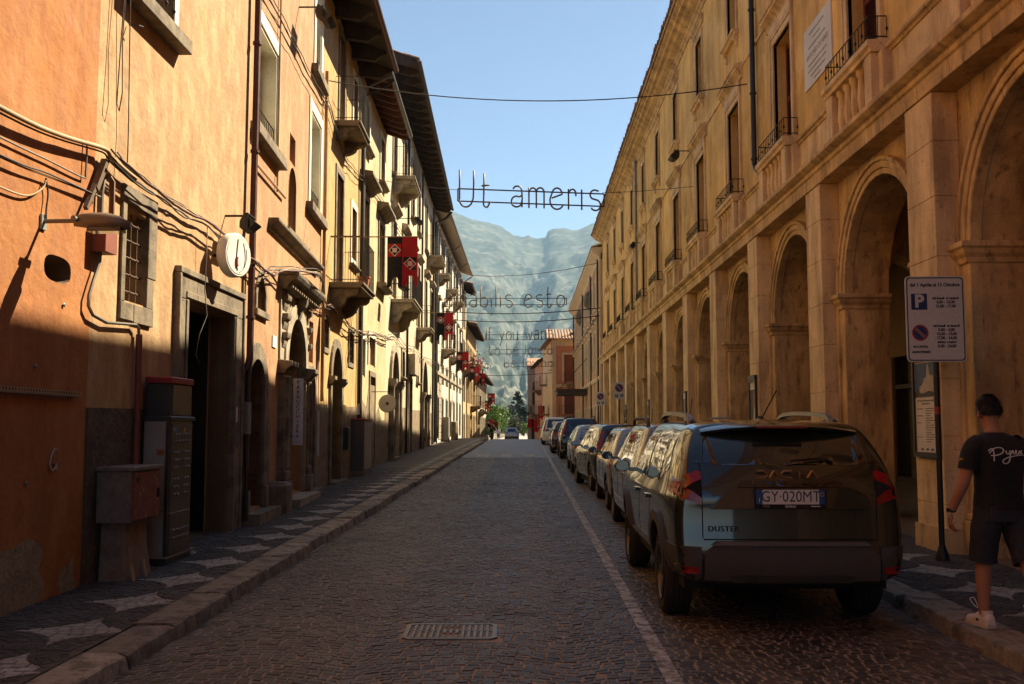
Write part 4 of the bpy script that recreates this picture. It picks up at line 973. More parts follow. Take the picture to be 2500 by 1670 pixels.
mb = MB(); mb.prism([(h['x0']-.62, 2.8), (h['x0']-.62, 4.0), (h['x1']+.45, 4.0), (h['x1']+.45, 2.8)]+[(p[0], p[1]) for p in reversed([( (h['x0']+h['x1'])/2+(q[0]-(h['x0']+h['x1'])/2)*1.31, 2.72+(q[1]-2.72)*1.32) for q in archpts(h, 14)])], -.035, .02); mb.build('spandrel', STONEL, d)
mb = MB(); mb.prism([(.05, 3.98), (-.14, 3.98), (-.18, 4.05), (-.22, 4.10), (-.30, 4.14), (-.34, 4.20), (-.34, 4.26), (.05, 4.32)], h['x0']-.70, h['x1']+.62, 'x'); bevel(mb.build('cornice', STONE, d), .01)
for i in range(14): x = lerp(h['x0']-.55, h['x1']+.55, i/13); MB().box(x-.05, x+.05, -.22, -.1, 4.0, 4.06).build('dentil', STONE, d)
mb = MB(); 
mb.prism([(y*.75, 3.98+z) for y, z in scrollprof(.3, .42)], (h['x0']+h['x1'])/2-.09, (h['x0']+h['x1'])/2+.09, 'x')
mb.build('carved_keystone', STONE, d, smooth=50)
mb = MB()
for i in range(9):
    a = rad(12+i*19.5); cx = (h['x0']+h['x1'])/2; mb.tube([(cx+.12*math.cos(a), .25, 2.74+.12*math.sin(a)), (cx+.86*math.cos(a), .25, 2.74+.84*math.sin(a))], .013, 5)
mb.tube([(h['x0'], .25, 2.73), (h['x1'], .25, 2.73)], .03, 6); mb.build('fanlight', ZINC, d)
for i in range(8): x = lerp(h['x0']+.03, h['x1']-.03, i/7); MB().box(x-.10, x+.10, .40, .43, .45, 2.66).build('door_slat', mk('black_green_door', (.014, .016, .012), rough=.5), d)
MB().box(h['x0']-.3, h['x1']+.1, -.36, .5, -.1, .43).build('door_step', STONEL, d)
MB().cbox(1.72, 2.18, -.34, .02, .0, .78, .06).build('guard_stone', STONE, hC)
d = pane(hC, d3, mk('red_door', (.12, .03, .015), rough=.5), 'door'); archband(d, d3, .17, .05, STONE, 'surround', inner=.15); MB().box(5.2, 6.5, -.22, .3, -.1, .42).build('door_step', STONE, d)
for k in range(3): MB().box(lerp(5.5, 6.3, k/3)+.02, lerp(5.5, 6.3, (k+1)/3)-.02, .35, .385, .5, 2.4).build('door_panel', mk('red_door', (.12, .03, .015)), d)
MB().cbox(1.97, 2.27, -.02, 0, 2.95, 3.14, .003).build('house_number', WHITE, hC); MB().cbox(-.1, .12, -.1, 0, 1.55, 2.0, .01).build('meter_box', mk('grey_plastic', (.18, .16, .13), rough=.6), hC)
mb = MB(); mb.prism([(1.34, -.3), (1.9, -.3), (1.9, 1.95), (1.34, 1.9)], -.016, .01); mb.build('plinth', PLIN2, hC)
mb = MB(); mb.prism([(6.55, -.3), (LC, -.3), (LC, 2.15), (6.55, 2.1)], -.016, .01); mb.build('plinth', PLIN2, hC)
MB().cbox(6.6, 6.95, -.05, .0, 1.05, 2.0, .01).build('notice_panel', mk('grey_panel', (.3, .3, .29), rough=.5), hC)
pipe(hC, [(LC-.08, -.07, 9.4), (LC-.08, -.07, 2.2)], .04, P_C, 'downpipe')
# hairdresser sign, projecting from the portal
sg = empty('hairdresser_sign', (-4.15, 17.42, 1.34), rad(-2), 'tall narrow white sign reading PARRUCCHIERA in red beside the carved portal', 'sign')
MB().cbox(.08, .255, -.012, .012, .0, 1.16, .004).build('board', mk('sign_white', (.62, .60, .58), rough=.4, bump=0), sg)
RED = mk('sign_red', (.35, .02, .02), rough=.5, bump=0)
for i, ch in enumerate('PARRUCCHIERA'): textmesh('letter', ch, .092, RED, sg, (.1675, -.014, 1.16-.07-i*.085), depth=.001, bold=.002)
textmesh('lettering', 'Luciana', .045, RED, sg, (.1675, -.014, .05), depth=.001, shear=.35)
MB().tube([(0, 0, 1.05), (.08, 0, 1.05)], .012, 5).build('bracket', IRON, sg); MB().tube([(0, 0, .15), (.08, 0, .15)], .012, 5).build('bracket', IRON, sg)

# --- D, E, F share one building line
ux, uy = -.02438, .9997
def onD(u): return (-4.4-.8*u/32.81, 21.2+32.8*u/32.81)
def frontD(name, u0, u1, label): a, b = onD(u0), onD(u1); return front(name, *a, *b, label)
hD = frontD('yellow_house', 0, 5.6, 'yellow plaster house with flower box balcony and deep timber eaves')
q = 0.
dU = hole(1.95, 2.68, 8.85, 11.1, 'r', .25); wn1 = hole(4.2, 4.95, 9.5, 10.85, 'r', .25); dM = hole(1.78, 2.7, 5.0, 7.65, 'r', .3); wM = hole(4.15, 4.98, 6.02, 7.36, 'r', .25)
lw = hole(.35, .92, 3.4, 4.0, 'r', .2); lw2 = hole(3.98, 4.7, 3.3, 4.05, 'r', .2); aD = hole(1.35, 2.7, .3, 3.5, 'a', .5, 2.72)
HD = [dU, wn1, dM, wM, lw, lw2, aD]
house(hD, 0, 5.58, -.5, 11.42, HD, P_D, 8)
for h in (dU, dM): w = pane(hD, h, WOODBR); surround(w, h, .17, .03, STONE); louvre(w, h['x0']+.02, h['x1']-.02, h['z0'], h['z1']-.02, .2, WOODBR)
for h in (wn1, wM): w = pane(hD, h, GLASS); surround(w, h, .17, .025, CREAM, bottom=True); sill(w, h['x0']-.25, h['x1']+.25, h['z0']-.17, .12, .08, STONE); louvre(w, h['x0']+.02, h['x1']-.02, h['z0']+.02, h['z1']-.02, .2, WOODBR)
for h in (lw, lw2): w = pane(hD, h, DARK); surround(w, h, .12, .03, STONE, bottom=True); mb = MB(); bars(mb, h, .04, 3, 3, .008); mb.build('grille', IRON, w)
d = pane(hD, aD, WOODDK, 'door'); archband(d, aD, .22, .06, STONE, 'surround', inner=.2)
for x0, x1 in ((aD['x0']-.28, aD['x0']), (aD['x1'], aD['x1']+.28)): MB().prism([(.05, 2.62), (-.08, 2.62), (-.16, 2.72), (-.16, 2.8), (.05, 2.82)], x0, x1, 'x').build('impost', STONE, d)
planks(d, hole(1.37, 2.68, .3, 2.7), 7, WOODDK, .47)
MB().box(1.1, 2.95, -.2, .4, -.1, .42).build('door_step', STONE, d)
balcony(hD, 1.0, 3.15, 4.92, .78, STONE, h=1.05, bh=.5); balcony(hD, 1.45, 3.2, 8.8, .6, STONE, h=1.05, bh=.3)
mb = MB(); mb.prism([(2.98, -.3), (5.58, -.3), (5.58, 2.2), (2.98, 2.15)], -.016, .01); mb.build('plinth', PLIN2, hD)
mb = MB(); mb.prism([(0, -.3), (1.1, -.3), (1.1, 2.15), (0, 2.15)], -.016, .01); mb.build('plinth', PLIN2, hD)
eaves(hD, -.1, 5.3, 11.36, .95, D=8, rise=1.7, mat=EAVE, rafter=1.25, rs=(.16, .30), shaped=True, gutter=RUSTPIPE, tiles=True)
pipe(hD, [(5.45, -.9, 11.2), (5.45, -.7, 11.0), (5.42, -.1, 10.7), (5.42, -.08, 2.6), (5.40, -.08, .4)], .05, DARKPIPE)
MB().cbox(3.3, 3.6, -.03, 0, 1.75, 2.2, .004).build('brass_plate', mk('brass', (.32, .22, .07), rough=.5, metal=.4), hD); MB().cbox(3.1, 3.5, -.16, 0, 1.1, 1.65, .02).build('letter_box', BLACKMETAL, hD); MB().cbox(2.2, 2.45, -.52, -.5, 1.95, 2.2, .004).build('door_sign', WHITE, d)

hE = frontD('pale_yellow_house', 5.6, 12, 'pale yellow house with flaking base and reddish timber eaves')
dE = hole(.35, 1.75, 5.75, 8.15, 'r', .25); dE2 = hole(4.2, 5.6, 6.15, 8.15, 'r', .25); t1 = hole(.65, 1.65, 9.6, 11.0, 'r', .2); t2 = hole(4.4, 5.5, 9.5, 11.0, 'r', .2); bw = hole(2.1, 3.5, 3.5, 4.3, 'r', .12); dd = hole(2.45, 3.6, .3, 3.15, 'r', .3); sw_ = hole(.4, 1.3, 3.1, 4.1, 'r', .2)
HE = [dE, dE2, t1, t2, bw, dd, sw_]
house(hE, 0, 6.38, -.5, 11.5, HE, P_E, 8)
for h in HE:
    w = pane(hE, h, WOODBR if h is not bw else mk('brick_infill', (.3, .16, .08), rough=.95, bump=.8)); 
    surround(w, h, .16, .04, STONE if h in (dE, dE2, dd) else CREAM)
    if h in (t1, t2): sill(w, h['x0']-.2, h['x1']+.2, h['z0'], .18, .12, STONE)
    if h in (dE, dE2):
        MB().prism([(.03, 8.4), (-.1, 8.42), (-.2, 8.52), (-.36, 8.58), (-.36, 8.66), (.03, 8.72)], h['x0']-.4, h['x1']+.4, 'x').build('hood', STONE, w)
        louvre(w, h['x0']+.02, h['x1']-.02, h['z0'], h['z1'], .2, WOODBR)
MB().prism([(.03, 6.0), (-.15, 6.0), (-.3, 6.08), (-.3, 6.15), (.03, 6.18)], 3.9, 5.9, 'x').build('sill', STONE, hE)
mb = MB(); mb.prism([(0, -.3), (6.38, -.3), (6.38, 1.9), (5.4, 1.85), (4.6, 2.3), (4.0, 2.0), (3.7, 2.9), (2.3, 2.9), (1.8, 2.2), (.9, 2.4), (0, 1.9)], -.016, .01); mb.build('plinth', PLIN2, hE)
eaves(hE, -.2, 6.3, 11.48, .75, D=8, rise=1.5, mat=EAVER, rafter=.62, rs=(.1, .14), gutter=ZINC, tiles=True)
pipe(hE, [(.1, -.85, 11.4), (.05, -.1, 11.0), (.05, -.08, .4)], .045, ZINC)

hF = frontD('cream_house', 12, 35.8, 'long cream house with bracketed dark timber eaves and two arched portals')
LF = 23.8
HF = []; 
a1 = hole(1.5, 3.7, .2, 4.35, 'a', .5, 3.25); dF = hole(8.4, 9.9, .3, 3.6, 'r', .3); a2 = hole(14.9, 18.1, .2, 4.9, 'a', .5, 3.3)
HF = [a1, dF, a2]
ft = [1.6, 5.4, 9.0, 12.2, 16.8, 20.6]
tops = [hole(x, x+1.2, 10.7, 13.1, 'r', .2) for x in ft]; mids = [hole(x, x+1.25, 6.3, 9.1, 'r', .2) for x in ft]
lows = [hole(5.3, 6.3, 3.6, 4.6, 'r', .2), hole(12.2, 13.1, 3.7, 4.7, 'r', .2)]
house(hF, 0, LF, -.5, 14.25, HF+tops+mids+lows, P_F, 8)
for h in tops+mids+lows:
    w = pane(hF, h, WOODBR); surround(w, h, .15, .05, STONEL)
    louvre(w, h['x0']+.02, h['x1']-.02, h['z0']+.02, h['z1']-.02, .12, WOODBR)
    if h in mids: MB().prism([(.03, 9.3), (-.08, 9.32), (-.25, 9.48), (-.25, 9.56), (.03, 9.62)], h['x0']-.3, h['x1']+.3, 'x').build('hood', STONEL, w)
    else: sill(w, h['x0']-.2, h['x1']+.2, h['z0'], .15, .12, STONE)
for h in (a1, a2):
    d = pane(hF, h, WOODDK, 'door'); archband(d, h, .3, .10, STONEL, 'surround', inner=.2); cx = (h['x0']+h['x1'])/2
    for x in (h['x0']-.45, h['x1']+.05):
        MB().cbox(x, x+.4, -.2, .05, -.2, 1.0, .03).build('pedestal', STONE, d); MB().lathe([(.15, 1.0), (.17, 1.1), (.14, 1.2), (.12, 3.0), (.13, 3.05)], 10, x+.2, -.08).build('column', STONE, d, smooth=40)
        MB().prism([(.05, 3.05), (-.2, 3.05), (-.28, 3.2), (-.28, 3.32), (.05, 3.35)], x-.05, x+.45, 'x').build('impost', STONE, d)
    MB().box(h['x0']-.2, h['x1']+.2, -.25, .3, 0, gz(34)+.22).build('door_step', STONE, d)
d = pane(hF, dF, WOODDK, 'door'); surround(d, dF, .14, .04, STONE); MB().box(8.1, 10.2, -.3, .02, 3.85, 4.7).build('shop_sign_box', STONEL, d)
mb = MB(); mb.prism([(0, -.3), (LF, -.3), (LF, 2.4), (0, 2.1)], -.014, .01)
mb = MB()
for x0, x1 in ((0, 1.0), (4.2, 8.25), (10.1, 14.4), (18.6, LF)): mb.prism([(x0, -.3), (x1, -.3), (x1, 2.45), (x0, 2.4)], -.016, .01)
mb.build('plinth', PLIN2, hF)
balcony(hF, 1.45, 4.9, 6.15, .85, STONEL, h=1.05, bh=.75, brackets=2); balcony(hF, 1.6, 4.3, 10.6, .8, STONEL, h=1.05, bh=.5); balcony(hF, 18.1, 21.6, 10.6, .8, STONEL, h=1.05, bh=.4); balcony(hF, 12, 14, 6.2, .7, STONEL, h=1.0)
MB().prism([(.03, 4.7), (-.28, 4.7), (-.22, 4.55), (-.1, 4.4), (.03, 4.2)], 10.3, 11.6, 'x').build('console', STONEL, hF)
rfF = eaves(hF, .1, LF, 14.22, 1.0, D=8, rise=1.9, mat=EAVE, rafter=.95, rs=(.13, .2), shaped=True, gutter=DARKPIPE, tiles=True, tstep=.24)
for u in (6.8, 14.0, 21.8): pipe(hF, [(u, -.1, 13.9), (u-.05, -.09, 4), (u-.15, -.09, .6)], .05, DARKPIPE)
pipe(hF, [(LF-.1, -1.02, 14.1), (LF-.12, -.6, 13.7), (LF-.1, -.1, 13.5), (LF-.1, -.1, .8)], .06, BLACKMETAL)

# --- G and the far terrace
hG = front('white_house', -5.2, 57.1, -5.2, 81, 'white house with regular shuttered windows and pale soffit eaves', 'house')
LG = 23.9; gx = [1.2+3.3*i for i in range(7)]; HG = []
for x in gx: HG += [hole(x, x+1.1, 1.0, 3.4, 'r', .15), hole(x, x+1.1, 4.3, 5.4, 'r', .15), hole(x, x+1.1, 6.6, 9.1, 'r', .15), hole(x, x+1.1, 10.8, 13.0, 'r', .15)]
house(hG, 0, LG, -.5, 14.0, HG, P_G, 8)
for h in HG:
    w = pane(hG, h, WOODBR if h['z0'] > 6 else DARK); surround(w, h, .14, .05, STONEL)
    if h['z0'] > 6: MB().box(h['x0']-.2, h['x1']+.2, -.22, .02, h['z1']+.15, h['z1']+.32).build('hood', STONEL, w)
for x in (4.2, 10.8, 17.4): balcony(hG, x, x+2.0, 6.5, .8, STONEL, deco=True); balcony(hG, x-3.3, x-1.3, 10.7, .7, STONEL, deco=True)
for k in range(9): run('rustication', [(.02, .9+.42*k), (-.03, .92+.42*k), (-.03, 1.28+.42*k), (.02, 1.3+.42*k)], 0, 1.0, STONEL, hG, 0); run('rustication', [(.02, .9+.42*k), (-.03, .92+.42*k), (-.03, 1.28+.42*k), (.02, 1.3+.42*k)], 2.5, 4.3, STONEL, hG, 0)
run('string_course', [(.02, 4.75), (-.08, 4.75), (-.08, 4.95), (.02, 4.98)], 0, LG, STONEL, hG, 0)
rG = eaves(hG, 0, LG, 14.0, .8, D=8, rise=1.6, mat=mk('pale_soffit', (.45, .36, .26), rough=.9), rafter=0, tiles=True, gutter=ZINC, tstep=.3)
for u in (.15, 9.5, 17, 23.5): pipe(hG, [(u, -.8, 13.9), (u, -.1, 13.4), (u, -.1, .7)], .05, ZINC)
far = [('cream_terrace_house', -5.2, 81.1, 87, 13.3, P_E, 'narrow cream house with dark jutting eaves next to the white house'), ('ochre_terrace_house', -5.1, 87.1, 103, 10.6, P_D, 'lower ochre house with flower balconies farther down the terrace'),
       ('pale_terrace_house', -4.95, 103.1, 128, 7.0, P_F, 'low pale house with small eaves near the trees at the street end')]
for nm, X, ya, yb, ht, mat, lab in far:
    h_ = front(nm, X, ya, X, yb, lab); LL = yb-ya; HH = []
    n = max(2, int(LL/3))
    for i in range(n):
        x = .6+i*(LL-1.2)/n
        for z in (.6, 3.8, 6.8, 10):
            if z+2.2 < ht-.4: HH.append(hole(x, x+1., z, z+2.1, 'r', .15))
    house(h_, 0, LL, -1, ht, HH, mat, 7)
    for h in HH: w = pane(h_, h, WOODDK); surround(w, h, .14, .05, STONEL)
    eaves(h_, -.1, LL, ht, .8, D=7, rise=1.4, rafter=1., tiles=True, tstep=.35, gutter=DARKPIPE)
    if ht > 7.5: balcony(h_, .6, 3.4, 6.4, .9, STONE); 
    if ht > 10 and LL > 8: balcony(h_, 5, 8, 3.6, .9, STONE); balcony(h_, 10, 13, 6.4, .9, STONE)
    if ht < 9: balcony(h_, 1, 4.5, 3.3, 1.0, STONE)
# ------------------------------------------------------------------ cables
WX = [(-10, -3.97), (0, -4.0), (9.1, -4.03), (14.05, -4.0), (21.2, -4.4), (54, -5.2), (57, -5.2), (100, -5.15)]
def wallx(Y):
    for (a, xa), (b, xb) in zip(WX, WX[1:]):
        if Y <= b: return lerp(xa, xb, (Y-a)/(b-a))
    return WX[-1][1]
def wallpath(pts, off=.07, n=5, jit=.0, wob=0., seed=0):
    r = random.Random(seed); P = []
    for p in pts:
        Y, z = p[0], p[1]; o = p[2] if len(p) > 2 else off
        P.append((wallx(Y)+o, Y, z))
    Q = cr(P, n)
    return [(q.x+r.gauss(0, jit*.3), q.y, q.z+r.gauss(0, jit*.25)+1.6*wob*noise.noise(Vector((q.y*1.6, seed*7.3, 0)))) for q in Q]
def cable(name, paths, label, group='cables on the left house fronts'):
    """paths: list of (points, radius, material)"""
    if len(paths) == 1:
        o = MB().tube(paths[0][0], paths[0][1], 5).build(name, paths[0][2], smooth=True)
    else:
        o = empty(name, paths[0][0][0]); inv = Vector(paths[0][0][0])
        for pts, r, m in paths: MB().tube([Vector(p)-inv for p in pts], r, 5).build('strand', m, o, smooth=True)
    return tag(o, label, 'cable', group)
mainA = [(3, 3.95), (5.5, 3.98), (7.4, 4.04), (8.2, 4.11), (9.06, 4.24), (9.24, 4.2), (9.8, 4.14)]
cable('cable_bundle', [(wallpath(mainA, .10), .022, CABLE2), (wallpath([(a, b-.03) for a, b in mainA], .075, jit=.004, seed=1), .009, CABLE), (wallpath([(a, b+.02) for a, b in mainA], .085, jit=.005, seed=2), .007, CABLE3)], 'thick tan cable with thin black wires sagging across the burnt orange wall')
cable('wall_cable', [(wallpath([(3, 3.75), (5.5, 3.8), (7.42, 3.85), (8.17, 3.88), (8.78, 3.9), (8.84, 3.95), (8.85, 4.26)], .03), .009, CABLE3)], 'single grey wire clipped to the orange wall and turned up at its end')
cable('cable_pair', [(wallpath([(3, 3.6), (5.5, 3.65), (7.43, 3.69), (8.08, 3.73), (9.12, 3.8)], .05), .009, CABLE3), (wallpath([(3, 3.61), (5.5, 3.66), (7.43, 3.70), (8.08, 3.75), (9.1, 3.79)], .065), .008, CABLE)], 'pair of twisted grey wires above the street lamp bracket')
cable('lamp_wire', [(wallpath([(6.8, 3.48), (7.4, 3.47), (7.8, 3.5), (8.05, 3.62), (8.1, 3.7)], .03), .009, CABLE2), (wallpath([(8.1, 3.72), (8.15, 3.6), (8.13, 3.45), (8.14, 3.36)], .03), .008, CABLE)], 'loose wire dropping from the orange wall to the street lamp arm')
mainB = [(9.2, 4.2), (10.3, 4.12), (11.2, 4.11), (12.2, 4.13), (13.1, 4.05), (13.7, 4.0), (14.3, 3.97), (15.0, 3.99), (15.9, 4.19), (18, 4.42, .46), (20.7, 4.25), (22.4, 4.3), (24.5, 4.12), (27, 4.2), (30, 4.45), (33.5, 4.6)]
cable('cable_bundle', [(wallpath([(p[0], p[1]+d)+((p[2],) if len(p) > 2 else ()) for p in mainB], .07+.03*k, 8, jit=.010, wob=w, seed=k), r, m) for k, (d, w, r, m) in enumerate(((0, .02, .012, CABLE3), (.05, .03, .01, CABLE), (-.05, .035, .009, CABLE), (.02, .045, .008, CABLE2), (-.02, .03, .016, RUSTPIPE)))], 'tangled bundle of wires running over the doorways of the peach houses')
up = [(13.6, 8.15), (14.5, 8.25), (16.2, 8.38), (18.5, 8.45), (20.8, 8.6), (21.3, 8.72), (23.5, 8.2), (25, 8.25), (27.5, 8.5), (30, 8.75), (34, 8.9), (38, 9.0)]
cable('cable_bundle', [(wallpath([(a, b+d) for a, b in up], .06+.03*k, 8, jit=.008, wob=w, seed=5+k), r, m) for k, (d, w, r, m) in enumerate(((0, .02, .012, CABLE), (.07, .03, .009, CABLE3), (-.09, .04, .008, CABLE)))], 'upper wire bundle slung between the cream framed windows and the balconies')
far_ = [(33, 4.6), (36, 4.9), (39, 4.75), (43, 5.0), (47, 4.9), (52, 5.1), (57, 5.2), (64, 5.4), (74, 5.6)]
cable('cable_bundle', [(wallpath([(a, b+d) for a, b in far_], .08+.02*k, 8, jit=.01, wob=.05, seed=9+k), .012, CABLE) for k, d in enumerate((0, .12))], 'wires looping along the long cream house below its balconies')
cable('hanging_wire', [([(-3.93, 9.42, 7.2), (-3.92, 9.38, 6.0), (-3.93, 9.34, 5.3), (-3.93, 9.3, 4.75), (-3.93, 9.36, 4.7), (-3.93, 9.42, 4.9), (-3.93, 9.38, 5.4), (-3.93, 9.45, 6.2), (-3.93, 9.5, 7.4)], .006, CABLE)], 'thin loop of black wire hanging down the peach wall corner')
cable('hanging_wire', [([(-3.93, 9.48, 7.3), (-3.93, 9.55, 5.6), (-3.94, 9.62, 4.6), (-3.93, 9.6, 4.2)], .006, CABLE)], 'long thin black wire trailing from the roof to the tangled bundle')
cable('hanging_wire', [([(-3.90, 12.0, 4.1), (-3.90, 12.0, 3.7), (-3.88, 11.9, 3.3), (-3.86, 11.95, 3.0), (-3.88, 11.75, 2.75), (-3.9, 11.7, 2.5), (-3.9, 11.85, 2.4)], .006, CABLE3)], 'loose wire dangling over the lintel of the tall dark doorway')
def span(name, a, b, sag, r, label, m=None, mid=None, n=24):
    a, b = Vector(a), Vector(b); P = []
    for i in range(n+1):
        t = i/n; p = a.lerp(b, t); p.z -= sag*4*t*(1-t); P.append(p)
    o = MB().tube(P, r, 5).build(name, m or CABLE, smooth=True); tag(o, label, 'cable', 'cables across the street'); return o
span('street_cable', (-4.4, 21.4, 9.3), (4.75, 20.8, 8.96), .42, .013, 'dark sagging cable crossing high between the yellow house and the palazzo downpipe')
span('street_cable', (-4.3, 28, 8.75), (-1.93, 28, 8.42), .05, .008, 'short wire holding the first line of lettering to the left houses')
span('street_cable', (2.2, 28, 8.32), (4.8, 28, 8.5), .03, .008, 'short wire tying the first line of lettering to the palazzo wall')
span('street_cable', (-4.5, 81, 14.1), (4.4, 60, 11.6), .35, .02, 'thin wire slanting across the mountain view from white house to palazzo')
span('street_cable', (-5.1, 62, 8.9), (4.7, 62, 9.1), .25, .03, 'upper of two parallel cables in front of the mountain')
span('street_cable', (-5.1, 62.4, 8.45), (4.7, 62.4, 8.65), .28, .03, 'lower of two parallel cables in front of the mountain')
span('street_cable', (-4.9, 104, 7.1), (2.6, 98, 7.0), .15, .03, 'far cable strung low to the pink house wall')

# ------------------------------------------------------------------ rope-light lettering over the street
def A(cx, cy, rx, ry, a0, a1, n=10): return [(cx+rx*math.cos(rad(lerp(a0, a1, i/n))), cy+ry*math.sin(rad(lerp(a0, a1, i/n)))) for i in range(n+1)]
GL = {   # strokes in x-height units, advance last
 'U': ([[(0, 1.85), (0, .3)]+A(.36, .3, .36, .38, 180, 300, 8)+[(.78, .35), (.8, 1.8)]], 1.25),
 't': ([[(.15, 1.7), (.12, .2)]+A(.28, .15, .17, .2, 190, 300, 5)+[(.5, .25)], [(0, 1.05), (.45, 1.1)]], .95),
 'a': ([[(.1, .95)]+A(.33, .85, .26, .25, 130, 0, 8)+[(.62, .5), (.6, 0)], [(.58, .6)]+A(.3, .3, .3, .28, 60, 330, 12)+[(.6, .35)]], 1.0),
 'm': ([[(0, 0), (0, 1.05)], [(0, .8)]+A(.22, .8, .2, .24, 150, 0, 7)+[(.42, 0)], [(.42, .8)]+A(.64, .8, .22, .24, 150, 0, 7)+[(.86, -.02)]], 1.2),
 'e': ([[(.1, .55), (.55, .7)]+A(.4, .75, .28, .32, 0, 150, 8)+A(.4, .42, .4, .45, 160, 330, 10)], 1.05),
 'r': ([[(0, 0), (0, 1.05)], [(0, .8)]+A(.22, .78, .2, .26, 150, 0, 7)+[(.42, .68)]], .75),
 'i': ([[(0, 0), (0, 1.05)]], .42),
 's': ([[(.55, .98)]+A(.32, .8, .26, .24, 60, 240, 8)+[(.45, .52)]+A(.36, .26, .28, .28, 60, -150, 10)], .95),
 'b': ([[(0, 1.75), (0, .05)], [(0, .3)]+A(.32, .42, .32, .42, 220, 500, 14)+[(0, .7)]], .95),
 'l': ([[(0, 1.75), (0, 0)]], .42),
 'o': ([A(.36, .5, .36, .5, 0, 360, 18)], .98),
 'I': ([[(0, 1.5), (0, 0)]], .3), 'f': ([[(.4, 1.4)]+A(.25, 1.3, .15, .2, 50, 180, 5)+[(.1, 0)], [(0, .95), (.4, .95)]], .75),
 'y': ([[(0, 1), (.35, .1)], [(.7, 1.02), (.1, -.65)]], .95), 'u': ([[(0, 1), (0, .3)]+A(.3, .3, .3, .3, 180, 330, 7)+[(.6, 1), (.6, 0)]], .95),
 'w': ([[(0, 1), (.22, 0), (.45, .8), (.68, 0), (.9, 1)]], 1.2), 'n': ([[(0, 0), (0, 1.02)], [(0, .75)]+A(.28, .74, .28, .28, 150, 0, 7)+[(.56, 0)]], .9),
 'v': ([[(0, 1), (.3, 0), (.6, 1)]], .85), 'd': ([[(.62, 1.75), (.62, 0)], [(.62, .7)]+A(.31, .42, .31, .42, 40, 320, 14)+[(.62, .2)]], .95),
 'g': ([[(.6, 1), (.6, -.3)]+A(.3, -.3, .3, .28, 0, -150, 7), [(.6, .7)]+A(.31, .5, .3, .42, 40, 320, 12)+[(.6, .3)]], .95), ' ': ([], .75)}
TUBE = mk('rope_light_tube', (.14, .09, .055), rough=.55, var=.25, bump=.1); FRM = mk('sign_frame_bar', (.06, .035, .025), rough=.6, metal=.3)
def lettering(text, x0, x1, Y, zt, zb, xh, base, tilt, label, r=.022):
    adv = sum(GL[c][1] for c in text); W_ = x1-x0; kx = W_/(adv*xh)
    e = empty('street_lettering', (x0, Y, base)); tag(e, label, 'light sign', 'lines of lettering hung across the street')
    for z in (zt, zb): MB().tube([(0, .03, z-base), (W_, .03, z-base+tilt)], .022 if Y < 40 else .016, 5).build('frame_bar', FRM, e)
    for x in (0, W_): MB().tube([(x, .03, zt-base+tilt*x/W_), (x, .03, zb-base+tilt*x/W_)], .02, 5).build('end_bar', FRM, e)
    x = 0.05
    for c in text:
        st, a = GL[c]
        if st:
            mb = MB()
            for s in st:
                P = [(x+px*xh*kx, 0, pz*xh+tilt*x/W_) for px, pz in s]
                P = cr(P, 2) if len(P) > 3 else P
                mb.tube(P, r, 6)
            mb.build('letter', TUBE, e, smooth=True)
        x += a*xh*kx
    return e
lettering('Ut ameris', -1.93, 2.25, 28, 8.46, 8.10, .56, 7.97, -.17, 'rope light letters Ut ameris hung across the street on bars', .026)
lettering('amabilis esto', -3.75, 1.90, 45.6, 7.58, 7.28, .55, 7.17, 0, 'rope light letters amabilis esto hung across the street', .027)
lettering('If you want', -2.45, 1.75, 61, 7.32, 7.0, .52, 6.98, .05, 'rope light letters If you want hung across the street', .028)
lettering('to be loved', -2.7, 2.0, 71.7, 7.23, 6.92, .52, 6.82, .05, 'rope light letters to be loved hung across the street', .028)
lettering('be loving', -1.75, 2.3, 81, 6.85, 6.55, .5, 6.5, .05, 'rope light letters be loving hung across the street', .028)

